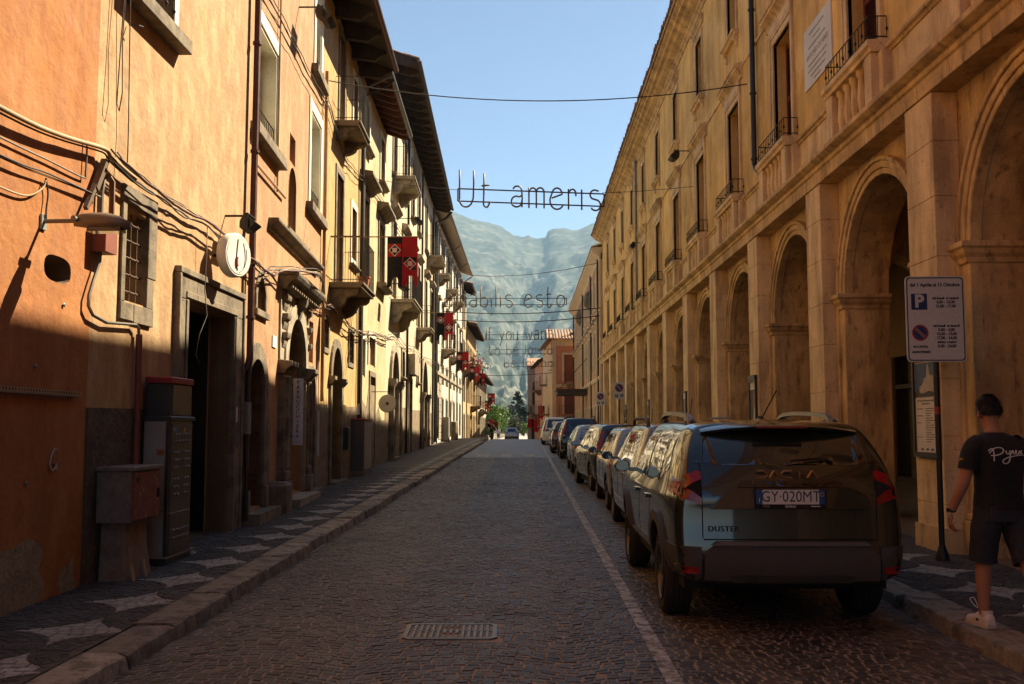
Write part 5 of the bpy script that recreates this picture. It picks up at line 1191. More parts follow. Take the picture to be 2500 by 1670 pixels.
# ------------------------------------------------------------------ banners
FB = mk('banner_black', (.008, .008, .009), rough=.9, var=.2, bump=.1); FR = mk('banner_red', (.36, .006, .012), rough=.85, var=.12, bump=.1); FW = mk('banner_white', (.62, .52, .50), rough=.85, bump=0)
def banner(xc, Y, ztop, label, w=.69, hgt=1.16, poleto=None, rz=0., right=False):
    e = empty('banner', (xc, Y, ztop), rz); tag(e, label, 'banner', 'black and red banners along the street')
    ph = rng.random()*6
    def wave(x, z): return .03*math.sin(x*9+ph)*min(1, -z*1.5+.1)+.02*math.sin(z*5+ph*2)*(-z)
    def sheet(poly, name, mat, dy=0., par=e, th=.004):
        # dense triangulated cloth
        b = bmesh.new(); vs = [b.verts.new((x, 0, z)) for x, z in poly]; f = b.faces.new(vs)
        bmesh.ops.triangulate(b, faces=b.faces[:])
        for _ in range(2): bmesh.ops.subdivide_edges(b, edges=b.edges[:], cuts=1, use_grid_fill=True)
        r = bmesh.ops.extrude_face_region(b, geom=b.faces[:]); nv = [v for v in r['geom'] if isinstance(v, bmesh.types.BMVert)]
        for v in b.verts: v.co.y = -th/2+wave(v.co.x, v.co.z)
        for v in nv: v.co.y += th
        for v in b.verts: v.co.y += dy
        bmesh.ops.recalc_face_normals(b, faces=b.faces[:])
        me = bpy.data.meshes.new(name); b.to_mesh(me); b.free(); me.materials.append(mat); return link(name, me, par)
    h = w/2
    def half(x0, tl, notch): # swallow-tailed half
        return [(x0, 0), (x0+h, 0), (x0+h, -tl*.99), (x0+h*.86, -tl*1.0)]+[(x0+h*.56+h*.22*math.cos(rad(a)), -notch-.12+.12*math.sin(rad(a))) for a in range(0, 181, 30)]+[(x0+h*.28, -tl*.97), (x0+h*.12, -tl), (x0, -tl*.99)]
    blk = sheet(half(-h, hgt, hgt*.78), 'black_half', FB); red = sheet([(x, z*.98) for x, z in half(.001, hgt, hgt*.76)], 'red_half', FR)
    for cx, cz, c1, c2, par in ((-h/2, -.30*hgt/1.16, FR, FB, blk), (h/2, -.60*hgt/1.16, FB, FR, red)):
        s = h*.43; sq = lambda q, rot=0: [(cx+q*math.cos(rad(45+rot+90*i)), cz+q*math.sin(rad(45+rot+90*i))) for i in range(4)]
        sheet(sq(s*1.414), 'field', c1, 0, par, .008)
        sheet(sq(s*.98, 45), 'diamond', FW, 0, par, .012); sheet(sq(s*.80, 45), 'inner_diamond', c2, 0, par, .016); sheet(sq(s*.5), 'inner_square', FW, 0, par, .020)
    if poleto is not None:
        MB().tube([(poleto-xc, 0, .01), (h+.1 if poleto < xc else -h-.1, 0, .012)], .014, 6).build('pole', mk('banner_pole', (.32, .20, .12), rough=.6), e)
    return e
banner(-2.79, 22.3, 5.95, 'large banner hung from the yellow house balcony beside the flower pot', poleto=-4.45)
banner(-3.33, 40.9, 6.36, 'banner on the cream house, second along from the yellow house', poleto=-4.9)
banner(-3.55, 55.9, 5.87, 'banner hung where the cream house meets the white house', poleto=-5.2)
banner(-3.69, 72, 6.04, 'banner midway along the white house front', poleto=-5.2)
banner(-4.0, 90, 6.5, 'banner overlapping the start of the ochre terrace house', poleto=-5.1)
banner(-3.55, 104, 5.16, 'banner above the bright green tree at the low pale house', poleto=-4.95)
banner(-4.2, 112, 4.6, 'half hidden banner on the low pale house', poleto=-4.95)
banner(-4.4, 124, 2.6, 'small low banner on the balcony of the low pale house', poleto=-4.95)
banner(-3.9, 128, 2.3, 'small low banner at the last corner before the trees', poleto=-4.95)
def droop(x, Y, z, w, h, label):
    e = empty('banner', (x, Y, z)); tag(e, label, 'banner', 'drooping banners on the right')
    MB().prism([(-w/2, 0), (-w*.05, 0), (w*.1, -h*.8), (-w*.1, -h), (-w*.3, -h*.9), (-w*.5, -h)], -.05, .02).build('red_fold', FR, e); MB().prism([(-.02, 0), (w/2, -.02), (w/2, -h*.8), (w*.25, -h*.7), (w*.12, -h*.75)], -.01, .05).build('black_fold', FB, e)
droop(1.9, 110, 4.0, 1.0, 1.5, 'crumpled red banner on the salmon house balcony'); droop(1.5, 118, 2.6, 1.1, 1.6, 'limp red banner near the foot of the salmon house'); droop(.75, 128.2, 2.7, 1.0, 1.2, 'dark red banner across the grey house front')

# ------------------------------------------------------------------ floodlights and street lamps
GLS = glassy('lamp_glass', (.05, .05, .045), .1)
def flood(loc, rz, tilt, w, label, arm=.35, armz=.12):
    e = empty('floodlight', loc, rz, label, 'floodlight', 'floodlights on brackets')   # local: wall at y=0, outward -y
    MB().tube([(0, 0, armz), (0, -arm*.8, armz), (0, -arm, armz*.4)], .016, 6).build('bracket', IRON, e)
    b = MB(); c, s = math.cos(rad(tilt)), math.sin(rad(tilt))
    def T(x, y, z): return (x, -arm+y*c-z*s, y*s+z*c)
    ring = lambda k, y: [T(-w/2*k, y, -w*.3*k), T(w/2*k, y, -w*.3*k), T(w/2*k, y, w*.3*k), T(-w/2*k, y, w*.3*k)]
    b.loft([ring(.5, .13), ring(.85, .06), ring(1, -.04), ring(1, -.06)]); b.build('housing', BLACKMETAL, e)
    MB().loft([ring(.9, -.059), ring(.9, -.064)]).build('lens', GLS, e)
    b = MB()
    for x in (-w/2-.01, w/2+.01): b.obox(T(x, -.0, 0), (.006, 0, 0), (0, .02, 0), (0, 0, .1))
    b.obox((0, -arm, .1), (w/2+.016, 0, 0), (0, .02, 0), (0, 0, .006)); b.build('yoke', IRON, e)
    return e
HP = math.pi/2
flood((wallx(13.0), 13.0, 4.35), HP, -50, .32, 'small black floodlight on the wall above the round sign', .35, .1)
flood((wallx(17.9), 17.9, 9.25), HP, -50, .55, 'broad black floodlight high on the portal house', .5, .2)
flood((wallx(32), 32, 6.2), HP, -55, .6, 'flat floodlight under the flaking pale yellow house sill', .7, .1)
flood((wallx(36.5), 36.5, 9.3), HP, -55, .5, 'floodlight tucked under the top balcony of the cream house', .8, .1)
flood((4.85, 28.6, 9.55), -HP, -50, .5, 'black floodlight between the upper palazzo windows', .5, .15)
flood((4.85, 41, 9.2), -HP, -50, .4, 'small camera-like lamp on the palazzo by its grey downpipe', .4, .1)
# street lamp on the orange wall
sl_ = empty('street_lamp', (wallx(8.13), 8.13, 3.35), HP, 'grey street lamp head on a short arm fixed to the burnt orange wall', 'street lamp')
LG_ = mk('lamp_grey', (.20, .17, .13), rough=.45, metal=.4, var=.2, bump=.1)
MB().cbox(-.045, .045, -.02, 0, -.06, .07, .004).build('wall_plate', mk('galvanised', (.35, .36, .32), rough=.5, metal=.6), sl_)
MB().tube([(0, 0, .01), (0, -.34, .015)], .019, 8).build('arm', LG_, sl_, smooth=40)
mb = MB(); st = [(-.27, .02, .025, .03), (-.33, .05, .045, .035), (-.42, .075, .05, .045), (-.55, .085, .048, .055), (-.65, .075, .03, .055), (-.72, .045, .0, .05), (-.74, .02, -.02, .04)]
mb.loft([[(w_*math.cos(a), y, .01+(zt if math.sin(a) > 0 else zb)*1.45*math.sin(a)) for a in [2*math.pi*k/14 for k in range(14)]] for y, w_, zt, zb in st]); mb.build('lamp_head', LG_, sl_, smooth=50)
MB().cbox(-.06, .06, -.68, -.40, -.085, -.04, .01).build('lens', GLS, sl_)
MB().lathe([(.022, -.09), (.022, .09)], 8, -.30, .02, 'x').build('clamp', ZINC, sl_)
# round sign
rs_ = empty('round_sign', (-3.99, 12.55, 3.84), 0, 'round white drum sign with a red and black drawing above the dark doorway', 'sign')
n_ = Vector((.95, -.32, 0)).normalized(); ang = math.atan2(n_.y, n_.x)
rs2 = MB().lathe([(.27, -.07), (.285, -.05), (.285, .05), (.27, .07)], 28, 0, 0, 'y').build('drum', mk('sign_cream', (.78, .74, .66), rough=.5, var=.08, bump=.05), rs_, smooth=40); rs2.rotation_euler = (0, 0, ang+HP); rs2.location = (.26, 0, 0)
mb = MB(); mb.lathe([(.245, -.0745), (.245, -.071)], 28, 0, 0, 'y'); mb.build('face', mk('sign_face', (.80, .78, .72), rough=.5, bump=0), rs2)
for pts, m_, r_ in (([(-.02, .2), (-.04, .05), (-.05, -.1), (-.02, -.2)], mk('ink', (.05, .045, .04)), .008), ([(.1, .17), (.14, .0), (.11, -.15), (.02, -.22)], mk('ink', (.05, .045, .04)), .005), ([(.16, .1), (.17, -.02), (.13, -.14)], mk('ink', (.05, .045, .04)), .004), ([(-.04, -.03), (-.045, -.10), (-.03, -.15)], RED, .02)):
    MB().tube(cr([(x, -.076, z) for x, z in pts], 5), r_, 5).build('drawing', m_, rs2)
MB().tube([(0, 0, .0), (.24, 0, 0)], .02, 6).build('bracket', IRON, rs_)

# ------------------------------------------------------------------ cabinets and boxes on the left pavement
CG = mk('cabinet_grey', (.30, .27, .22), rough=.5, var=.15, streak=.15, bump=.05); CBR = mk('cabinet_brown', (.085, .07, .055), rough=.45, var=.15, streak=.1, bump=.05); CDK = mk('cabinet_dark', (.03, .028, .026), rough=.5, bump=.05); CRED = mk('cabinet_red_lid', (.24, .012, .015), rough=.5, bump=.05)
def cab():
    z = gz(10.7)+KH; e = empty('telecom_cabinet', (-3.98, 10.35, z), HP, 'tall grey telecom cabinet with red topped upper box beside the dark doorway', 'cabinet')   # x = along Y, outward -y
    w, d, h = .71, .27, 1.72-z+.0
    b = MB().cbox(0, w, -d, -.01, .06, h, .008).build('body', CG, e); MB().box(-.01, w+.01, -d-.02, 0, 0, .06).build('base', CDK, e)
    MB().cbox(-.02, w+.02, -d-.03, 0, h, h+.045, .01).build('lid', CDK, e); MB().box(-.004, .05, -d-.004, -d+.03, .08, h-.01).build('corner_post', CDK, e)
    dr = MB().cbox(.06, w-.02, -d-.012, -d, .09, .52, .004).build('door', CBR, e); dr2 = MB().cbox(.06, w-.02, -d-.012, -d, .53, h-.03, .004).build('door', CBR, e)
    for r0, par in (((.25, .33), dr), ((.70, .78, .86, .98, 1.06, 1.14), dr2), ((1.26, 1.33, 1.40), dr2)):
        for z_ in r0:
            cols = (.14, .24, .34, .44, .54) if par is dr or r0[0] > 1.2 else (.13, .22, .44, .53)
            for x in cols:
                if z_ < h-.1: MB().cbox(x, x+.055, -d-.028, -d-.012, z_, z_+.018, .004).build('vent', ZINC, par)
    MB().box(-.006, 0, -d+.02, -.02, .55, .556).build('seam', CDK, b)
    MB().box(-.008, -.002, -d+.04, -d+.12, 1.12, 1.18).build('label_plate', mk('rust_label', (.32, .12, .02), rough=.6, bump=0), b); textmesh('number', '22', .05, CDK, b, (-.0085, -d+.08, 1.15), rot=(HP, 0, -HP), depth=.0008)
    MB().box(.1, .19, -d-.0145, -d-.012, h-.11, h-.07).build('sticker', mk('blue_sticker', (.10, .25, .40), rough=.5, bump=0), dr2); MB().box(.42, .47, -d-.0145, -d-.012, h-.13, h-.08).build('sticker', mk('yellow_sticker', (.45, .25, .02), rough=.5, bump=0), dr2)
    t = MB().cbox(.03, w-.02, -d+.01, -.01, h+.045, h+.39, .006).build('upper_box', CDK, e); MB().cbox(.10, w-.03, -d+.0, -d+.012, h+.06, h+.38, .004).build('upper_door', mk('steel_brown', (.13, .105, .08), rough=.35, metal=.3, streak=.3, bump=.05), t)
    MB().cbox(.01, w, -d-.01, 0, h+.392, h+.46, .01).build('red_lid', CRED, t)
cab()
def pillar():
    z = gz(9.6)+KH; e = empty('meter_pillar', (-3.98, 9.22, z), HP, 'rusty red meter box on a crumbling concrete pillar against the dark plinth', 'meter box')
    CON = mk('crumbling_concrete', (.20, .155, .11), rough=1, var=.35, scale=6, bump=.8, bscale=25, stain=((.22, .07, .03), 4, .5, .65, .6)); RB = mk('flaking_red_metal', (.20, .055, .03), rough=.75, var=.35, scale=9, bump=.4, stain=((.30, .26, .2), 22, .58, .66, .8), stain2=((.06, .04, .03), 6, .55, .7, .7)); GB = mk('grey_rusted_metal', (.17, .14, .115), rough=.7, var=.3, scale=8, bump=.3, stain=((.07, .045, .03), 12, .55, .7, .7))
    mb = MB(); mb.loft([[(.12, -.26, -.02), (.74, -.28, -.02), (.74, 0, -.02), (.12, 0, -.02)], [(.15, -.23, .3), (.70, -.24, .3), (.70, 0, .3), (.15, 0, .3)], [(.16, -.24, .56), (.69, -.24, .56), (.69, 0, .56), (.16, 0, .56)]]); bevel(mb.build('pedestal', CON, e), .015)
    MB().cbox(.05, .76, -.32, 0, .54, 1.02, .008).build('box', GB, e); MB().cbox(.08, .74, -.338, -.32, .56, 1.0, .006).build('door', RB, e); MB().cbox(.03, .79, -.35, 0, 1.02, 1.055, .006).build('lid', GB, e)
    MB().cbox(.66, .69, -.355, -.337, .74, .83, .004).build('latch', IRON, e); MB().lathe([(.03, -.34), (.03, -.345)], 10, .16, .93, 'y').build('keyhole', IRON, e)
    for x in (.2, .5): MB().obox((x, -.3, .06), (.02, 0, 0), (0, .02, .09), (0, .008, -.004)).build('prop', mk('old_wood_strip', (.33, .24, .13)), e)
pillar()
z = gz(26.3)+KH; e = empty('utility_cabinet', (wallx(25.6)+.02, 25.6, z), HP, 'tall brown utility cabinet with thin red top by the yellow house pipe', 'cabinet')
MB().box(0, 1.25, -.36, 0, 0, .12).build('base', STONE, e); MB().cbox(.02, 1.23, -.34, 0, .12, 1.42, .01).build('body', CBR, e); MB().cbox(0, 1.25, -.36, 0, 1.42, 1.46, .008).build('red_top', CRED, e); MB().cbox(.05, 1.2, -.352, -.34, .16, 1.38, .004).build('door', CG, e)
e = empty('wall_disc', (wallx(29.6), 29.6, 2.35), HP, 'round cream enamel disc sign on an iron bracket by the flaking doorway', 'sign')
MB().tube([(0, 0, .35), (0, -.5, .35), (0, -.5, .2)], .012, 5).build('bracket', IRON, e); MB().lathe([(.25, -.02), (.27, 0), (.25, .02)], 24, 0, 0, 'x').build('disc', mk('cream_enamel', (.5, .45, .36), rough=.4, bump=0), e).location = (0, -.5, 0); MB().lathe([(.05, -.026), (.05, .026)], 12, 0, 0, 'x').build('hub', WOODBR, e).location = (0, -.5, 0)

# ------------------------------------------------------------------ parking signs
SW = mk('sign_plate_white', (.56, .55, .52), rough=.35, var=.05, bump=0); SB = mk('sign_blue', (.012, .03, .12), rough=.4, bump=0); SR = mk('sign_plate_red', (.30, .012, .015), rough=.4, bump=0); SK = mk('sign_ink', (.015, .015, .02), rough=.5, bump=0); SBK = mk('sign_navy_line', (.015, .025, .05), rough=.4, bump=0)
def rrect(w, h, r, n=4):
    P = []
    for cx, cz, a in ((w-r, h-r, 0), (-w+r, h-r, 90), (-w+r, -h+r, 180), (w-r, -h+r, 270)): P += [(cx+r*math.cos(rad(a+90*i/n)), cz+r*math.sin(rad(a+90*i/n))) for i in range(n+1)]
    return P
def disc(cx, cz, r, n=24): return [(cx+r*math.cos(2*math.pi*i/n), cz+r*math.sin(2*math.pi*i/n)) for i in range(n)]
def noparking(parent, cx, cz, r, y):
    MB().prism(disc(cx, cz, r), y-.001, y).build('red_ring', SR, parent); MB().prism(disc(cx, cz, r*.78), y-.002, y-.001).build('blue_disc', SB, parent)
    c, s = math.cos(rad(-45)), math.sin(rad(-45)); a, b = r*.82, r*.1
    MB().prism([(cx+x*c-z_*s, cz+x*s+z_*c) for x, z_ in ((-a, -b), (a, -b), (a, b), (-a, b))], y-.003, y-.002).build('red_bar', SR, parent)
    for o in (-1, 1): MB().prism([(cx+x*c-z_*s, cz+x*s+z_*c) for x, z_ in ((-a, o*b*1.25-b*.18), (a, o*b*1.25-b*.18), (a, o*b*1.25+b*.18), (-a, o*b*1.25+b*.18))], y-.0028, y-.002).build('white_edge', SW, parent)
def bigsign():
    Y = 10.75; z0 = gz(Y)+KH; e = empty('parking_sign', (4.43, Y, z0), rad(-1.5), 'large white parking times sign on a dark pole in front of the first pier', 'sign')
    MB().tube([(0, .05, -.02), (0, .05, 3.1-z0)], .03, 10).build('pole', BLACKMETAL, e, smooth=40); MB().lathe([(.075, 0), (.07, .05), (.045, .12), (.035, .16)], 12, 0, .05).build('pole_base', BLACKMETAL, e, smooth=40)
    MB().lathe([(.0315, 1.55), (.0315, 1.63)], 10, 0, .05).build('pole_sticker', mk('sticker_red', (.3, .04, .04), rough=.5, bump=0), e)
    c = (2.35+3.28)/2-z0; w, h = .315, .465
    s = MB().prism(rrect(w, h, .04), 0, .012).build('plate', SW, e); s.location = (0, 0, c)
    m = MB(); a, b = rrect(w-.012, h-.012, .035), rrect(w-.024, h-.024, .03); n = len(a)
    m.add([(x, -.001, z) for x, z in a]+[(x, -.001, z) for x, z in b], [(i, (i+1) % n, n+(i+1) % n, n+i) for i in range(n)]); m.build('border', SBK, s)
    def T(t, x, z, size, sp=1.05): textmesh('lettering', t, size, SK, s, (x, -.0015, z), depth=.0005, bold=.0016, spacing=sp)
    T('dal 1 Aprile al 15 Ottobre', 0, .37, .0535, .95)
    MB().prism([(-.255, .10), (-.085, .10), (-.085, .275), (-.255, .275)], -.001, 0).build('blue_square', SB, s); textmesh('lettering', 'P', .19, SW, s, (-.17, -.002, .1875), depth=.0006, bold=.008)
    for t, z in (('dal lunedi  al venerdi', .225), ('4,00 - 10,30', .182), ('15,00 - 17,00', .138), ('dal lunedi  al venerdi', -.075), ('0,00 - 4,00', -.119), ('10,30 - 15,00', -.163), ('17,00 - 24,00', -.207), ('sabato e festivi', -.251), ('0,00 - 24,00', -.295)): T(t, .11, z, .036 if t[0] in 'ds' else .043, .95)
    noparking(s, -.17, -.15, .088, -.001); T('eccetto', -.17, -.297, .05); T('autorizzati', -.165, -.355, .047, .97)
bigsign()
def smallsign(Y, x, zt, label):
    z0 = gz(Y)+KH; e = empty('parking_sign', (x, Y, z0)); tag(e, label, 'sign')
    MB().tube([(0, .04, 0), (0, .04, zt-z0)], .03, 8).build('pole', BLACKMETAL, e); s = MB().prism(rrect(.25, .39, .02), 0, .015).build('plate', SW, e); s.location = (0, 0, zt-.4-z0)
    noparking(s, 0, .13, .19, -.001)
    for k, t in ((-1, 'P'), (1, 'c')):
        MB().prism([(k*.12-.07, -.3), (k*.12+.07, -.3), (k*.12+.07, -.16), (k*.12-.07, -.16)], -.002, 0).build('blue_square', SB, s)
        if t == 'P': textmesh('lettering', 'P', .14, SW, s, (k*.12, -.003, -.23), depth=.0006, bold=.004)
        else: MB().tube([(.09, -.004, -.185), (.10, -.004, -.23), (.14, -.004, -.235), (.16, -.004, -.28)], .012, 5).build('wheelchair_symbol', SW, s); MB().tube([(x_, -.004, z_) for x_, z_ in arc(.105, -.25, .03, 100, 380, 8)], .006, 4).build('wheelchair_symbol', SW, s)
smallsign(45.8, 4.3, 3.72, 'no parking sign on a pole, taller of two along the arcade'); smallsign(56.5, 4.25, 3.65, 'no parking sign with disabled symbol standing near the end of the arcade')

# flower pots
TERR = mk('terracotta_pot', (.42, .13, .05), rough=.8, var=.15, bump=.1)
def pot(loc, r, label, plant=None):
    e = empty('flower_pot', loc); tag(e, label, 'flower pot')
    MB().loft([[(x*k, y*k*.6, z_) for x, y in ((-r, -r), (r, -r), (r, r), (-r, r))] for k, z_ in ((.72, 0), (.98, r*1.45), (1.1, r*1.46), (1.1, r*1.7), (.95, r*1.7), (.9, r*1.5))]).build('pot', TERR, e)
    if plant:
        r2_ = random.Random(int(loc[1]*10))
        for cidx, colr in enumerate(plant):
            mb = MB()
            for i in range(60):
                p = Vector((r2_.gauss(0, r*1.4), r2_.gauss(0, r*1.4), r*1.7+abs(r2_.gauss(0, r*1.3)))); a = Vector((r2_.gauss(0, 1), r2_.gauss(0, 1), r2_.gauss(0, 1))).normalized()*.06; b_ = a.cross(Vector((r2_.gauss(0, 1), r2_.gauss(0, 1), 1))).normalized()*.06
                mb.add([p-a-b_, p+a-b_, p+a+b_, p-a+b_], [(0, 1, 2, 3)])
            mb.build('leaves' if cidx == 0 else 'blossom', colr, e, fix=False)
    return e
LEAFM = mk('pot_leaf', (.06, .11, .03), rough=.7, bump=0); BP_ = mk('pink_blossom', (.55, .10, .15), rough=.7, bump=0); BY = mk('yellow_blossom', (.6, .42, .03), rough=.7, bump=0)
pot((-3.77, 23.0, 4.93), .13, 'square terracotta pot on the yellow house balcony edge')
pot((-4.25, 88.4, 6.42), .3, 'pot of pink flowers on the ochre terrace house balcony', (LEAFM, BP_)); pot((-4.3, 90.2, 6.42), .3, 'pot of yellow flowers on the ochre terrace house balcony', (LEAFM, BY)); pot((-4.6, 82.8, 6.42), .3, 'pot of pink flowers on the narrow cream house balcony', (LEAFM, BP_))
# ------------------------------------------------------------------ mountain, trees, haze
RIDGE = [(-1.2, .10), (-.6, .17), (-.3, .21), (-.15, .228), (-.0789, .2227), (-.0721, .2217), (-.0529, .2128), (-.0385, .2089), (-.0251, .205), (-.0117, .1962), (-.003, .1943), (.0036, .1947), (.0113, .1923), (.0204, .1923), (.0228, .1981), (.0295, .2024), (.04, .2014), (.0524, .1994), (.0639, .2047), (.0745, .2074), (.12, .215), (.3, .20), (.6, .16), (1.2, .10)]
def ridge(a):
    for (p, q), (r, s) in zip(RIDGE, RIDGE[1:]):
        if a <= r: return lerp(q, s, (a-p)/(r-p))
    return RIDGE[-1][1]
def mountain():
    vs, fs = [], []; NA, NY = 260, 110; Ya, Yr = 800., 4600.
    As = []
    for i in range(NA+1):
        t = i/NA*2-1; As.append(.009*t*0+math.copysign(abs(t)**1.9, t)*1.1)
    for j in range(NY+1):
        t = j/NY
        for a in As:
            Y = lerp(Ya, Yr, t); q = min(1, t); zr = ridge(a)*Yr
            f = q**1.35*(.72+.28*q)
            z = -5+zr*f
            # gullies and spurs
            cen = .004+.03*(q-.5); g_ = math.exp(-((a-cen)/(.014+.02*q))**2)
            z -= g_*45*math.sin(math.pi*q)*(1 if q < 1 else 0)
            n1 = noise.fractal(Vector((a*3000*.0030, Y*.0016, 3.1)), .9, 2.1, 7); n2 = noise.fractal(Vector((a*3000*.012+5, Y*.0055, 1.7)), .8, 2.1, 5)
            amp = math.sin(math.pi*min(q, .97))**.7
            z += amp*(60*n1+24*n2+30*(noise.ridged_multi_fractal(Vector((a*3000*.016, Y*.005, 4.4)), 1, 2.1, 5, 1, 2)-1))
            if j == NY: z += 5*noise.noise(Vector((a*220, 0, 0)))
            vs.append((a*Y, Y, z))
    # back side
    for a in As: vs.append((a*Yr*1.3, Yr*1.3, ridge(a)*Yr*.7))
    n = NA+1
    for j in range(NY+1):
        for i in range(NA): fs.append((j*n+i, j*n+i+1, (j+1)*n+i+1, (j+1)*n+i))
    me = bpy.data.meshes.new('mountain'); me.from_pydata(vs, [], fs); me.materials.append(mk('mountain_scrub', (.075, .085, .068), rough=1, var=.55, scale=.010, fine=.6, fscale=.06, bump=0, spec=.1,
        stain=((.20, .19, .16), .007, .50, .62, .6), stain2=((.016, .028, .014), .03, .48, .55, .9)))
    o = link('mountain', me); me.polygons.foreach_set('use_smooth', [True]*len(me.polygons)); tag(o, kind='structure')
mountain()
def leaf(name, c, tr=.3):
    m = mk(name, c, rough=.6, var=.35, scale=.8, fine=0, bump=0, spec=.3)
    return m
LG1 = leaf('bright_leaf', (.13, .22, .03)); LG2 = leaf('dark_cedar', (.025, .045, .025)); LG3 = leaf('grey_cedar', (.07, .085, .06)); LG4 = leaf('olive_leaf', (.07, .075, .025)); BARK = mk('bark', (.08, .055, .035), rough=1, bump=.6)
def tree(name, loc, h, rx, kind, mat, label, n=2600, trunk=.3, s=.22, seed=1):
    r = random.Random(seed); e = empty(name, loc); tag(e, label, 'tree')
    mb = MB(); mb.tube([(0, 0, 0), (r.gauss(0, .1), 0, h*.4), (r.gauss(0, .15), 0, h*.85)], [trunk, trunk*.6, trunk*.15], 8)
    for k in range(9):
        z = h*r.uniform(.25, .8); a = r.random()*6.28; l = rx*r.uniform(.5, .9)*(1-z/h*.6); mb.tube([(0, 0, z), (l*.5*math.cos(a), l*.5*math.sin(a), z+l*.2), (l*math.cos(a), l*math.sin(a), z+l*(.5 if kind == 'round' else .05))], [trunk*.35, trunk*.2, .02], 5)
    mb.build('trunk', BARK, e)
    mb = MB(); clumps = []
    nc = 40 if kind == 'round' else 70
    for k in range(nc):
        if kind == 'round':
            d = Vector((r.gauss(0, 1), r.gauss(0, 1), r.gauss(0, 1))).normalized()*r.uniform(.35, 1)**.5; clumps.append((Vector((d.x*rx*.85, d.y*rx*.85, h*.58+d.z*h*.38)), rx*r.uniform(.18, .36)))
        else:
            t = r.random()**.8; z = h*lerp(.16, .98, t); R_ = rx*(1-t)**.7*r.uniform(.25, 1.05)+.1; a = r.random()*6.28; clumps.append((Vector((R_*math.cos(a), R_*math.sin(a), z-R_*.12)), max(.35, rx*.24*(1.15-t))))
    for i in range(n):
        c, cr_ = clumps[i % nc]; d = Vector((r.gauss(0, .5), r.gauss(0, .5), r.gauss(0, .5 if kind == 'round' else .22)))*cr_*1.3; p = c+d
        a = Vector((r.gauss(0, 1), r.gauss(0, 1), r.gauss(0, .6))).normalized(); b = a.cross(Vector((r.gauss(0, 1), r.gauss(0, 1), r.gauss(0, 1)))).normalized(); q = s*r.uniform(.6, 1.4)
        mb.add([p-a*q, p+b*q*.5, p+a*q, p-b*q*.5], [(0, 1, 2, 3)])
    mb.build('crown', mat, e, fix=False); return e
def far_at(a, Y, z): return (a*Y, Y, z)
tree('broadleaf_tree', far_at(-.0335, 155, -.2), 5.4, 1.6, 'round', LG1, 'bright green broadleaf tree at the street end by the pale house', 3500, .2, .16, 3)
tree('broadleaf_tree', far_at(-.0265, 172, -.2), 5.6, 1.7, 'round', LG1, 'bright green broadleaf tree standing farther out beside the far street lamp', 3500, .2, .16, 4)
tree('broadleaf_tree', far_at(-.0370, 140, -.2), 2.6, .9, 'round', LG1, 'small bright green shrub tree at the kerb below the banners', 1800, .1, .12, 5)
tree('cedar_tree', far_at(-.0075, 262, -.4), 11.4, 3.4, 'cone', LG2, 'tall dark green cedar, highest of the trees at the street end', 5200, .4, .26, 6)
tree('cedar_tree', far_at(-.0140, 250, -.4), 7.6, 2.8, 'cone', LG3, 'grey green cedar in front of the tallest dark cedar', 4200, .3, .24, 7)
tree('cedar_tree', far_at(-.0030, 240, -.4), 7.0, 2.2, 'cone', LG2, 'dark cedar beside the grey house corner', 3600, .3, .24, 8)
tree('shrub_tree', far_at(-.0125, 200, -.3), 3.9, 1.7, 'round', LG4, 'olive brown bushy tree low in front of the cedars', 3000, .2, .18, 9)
tree('shrub_tree', far_at(-.0015, 215, -.3), 3.0, 1.4, 'round', LG1, 'small green bush near the grey house foot', 2000, .15, .18, 10)
tree('broadleaf_tree', far_at(-.021, 320, -.5), 6.5, 3.0, 'round', LG2, 'dark round tree behind the cedars', 2600, .3, .3, 11)
# road-end wall, railing
m = MB(); m.box(-5.4, -5.1, 131, 175, -.3, .55); tag(m.build('low_wall', STONEL), 'low pale stone parapet wall beside the sunlit road end', 'wall')
e = empty('street_light', (-.0197*165, 165, -.25)); tag(e, 'slim grey street light pole among the far trees', 'street lamp'); MB().tube([(0, 0, 0), (0, 0, 5.0), (.3, 0, 5.2)], .05, 6).build('pole', ZINC, e); MB().box(.2, 1.0, -.1, .1, 5.15, 5.28).build('lamp_head', ZINC, e)
# haze
hz = bpy.data.materials.new('haze_air'); hz.use_nodes = True; nt = hz.node_tree; nt.nodes.remove(nt.nodes['Principled BSDF']); pv = nt.nodes.new('ShaderNodeVolumePrincipled')
pv.inputs['Color'].default_value = (.46, .74, 1.0, 1); pv.inputs['Density'].default_value = .00009; pv.inputs['Anisotropy'].default_value = .1
nt.links.new(pv.outputs[0], nt.nodes['Material Output'].inputs['Volume'])
hb = MB().box(-9500, 9500, -120, 9500, -75, 1250).build('haze', hz); tag(hb, kind='stuff')
# ------------------------------------------------------------------ cars (local: y forward, rear at -L/2, x right)
def paintm(name, c, metal=.35, rough=.28): return mk(name, c, rough=rough, metal=metal, var=.06, fine=.05, fscale=300, bump=0, coat=1., spec=.5)
CGLASS = mk('car_glass', (.008, .010, .012), rough=.02, var=0, fine=0, bump=0, coat=1., spec=.8)
TYRE = mk('tyre_rubber', (.016, .015, .014), rough=.85, var=.2, bump=.3, bscale=60); PLAST = mk('grey_plastic_cladding', (.055, .046, .04), rough=.62, var=.12, bump=.25, bscale=300, bdist=.002); PBLK = mk('gloss_black_trim', (.006, .006, .007), rough=.15, var=0, bump=0, coat=.6)
LRED = mk('tail_light_red', (.28, .008, .007), rough=.25, var=.25, scale=25, bump=.15, bscale=120, coat=.25); LDK = mk('tail_light_dark', (.20, .006, .005), rough=.25, var=.2, bump=0, coat=.25); LCLR = mk('lamp_clear', (.45, .43, .40), rough=.12, bump=0, coat=1.)
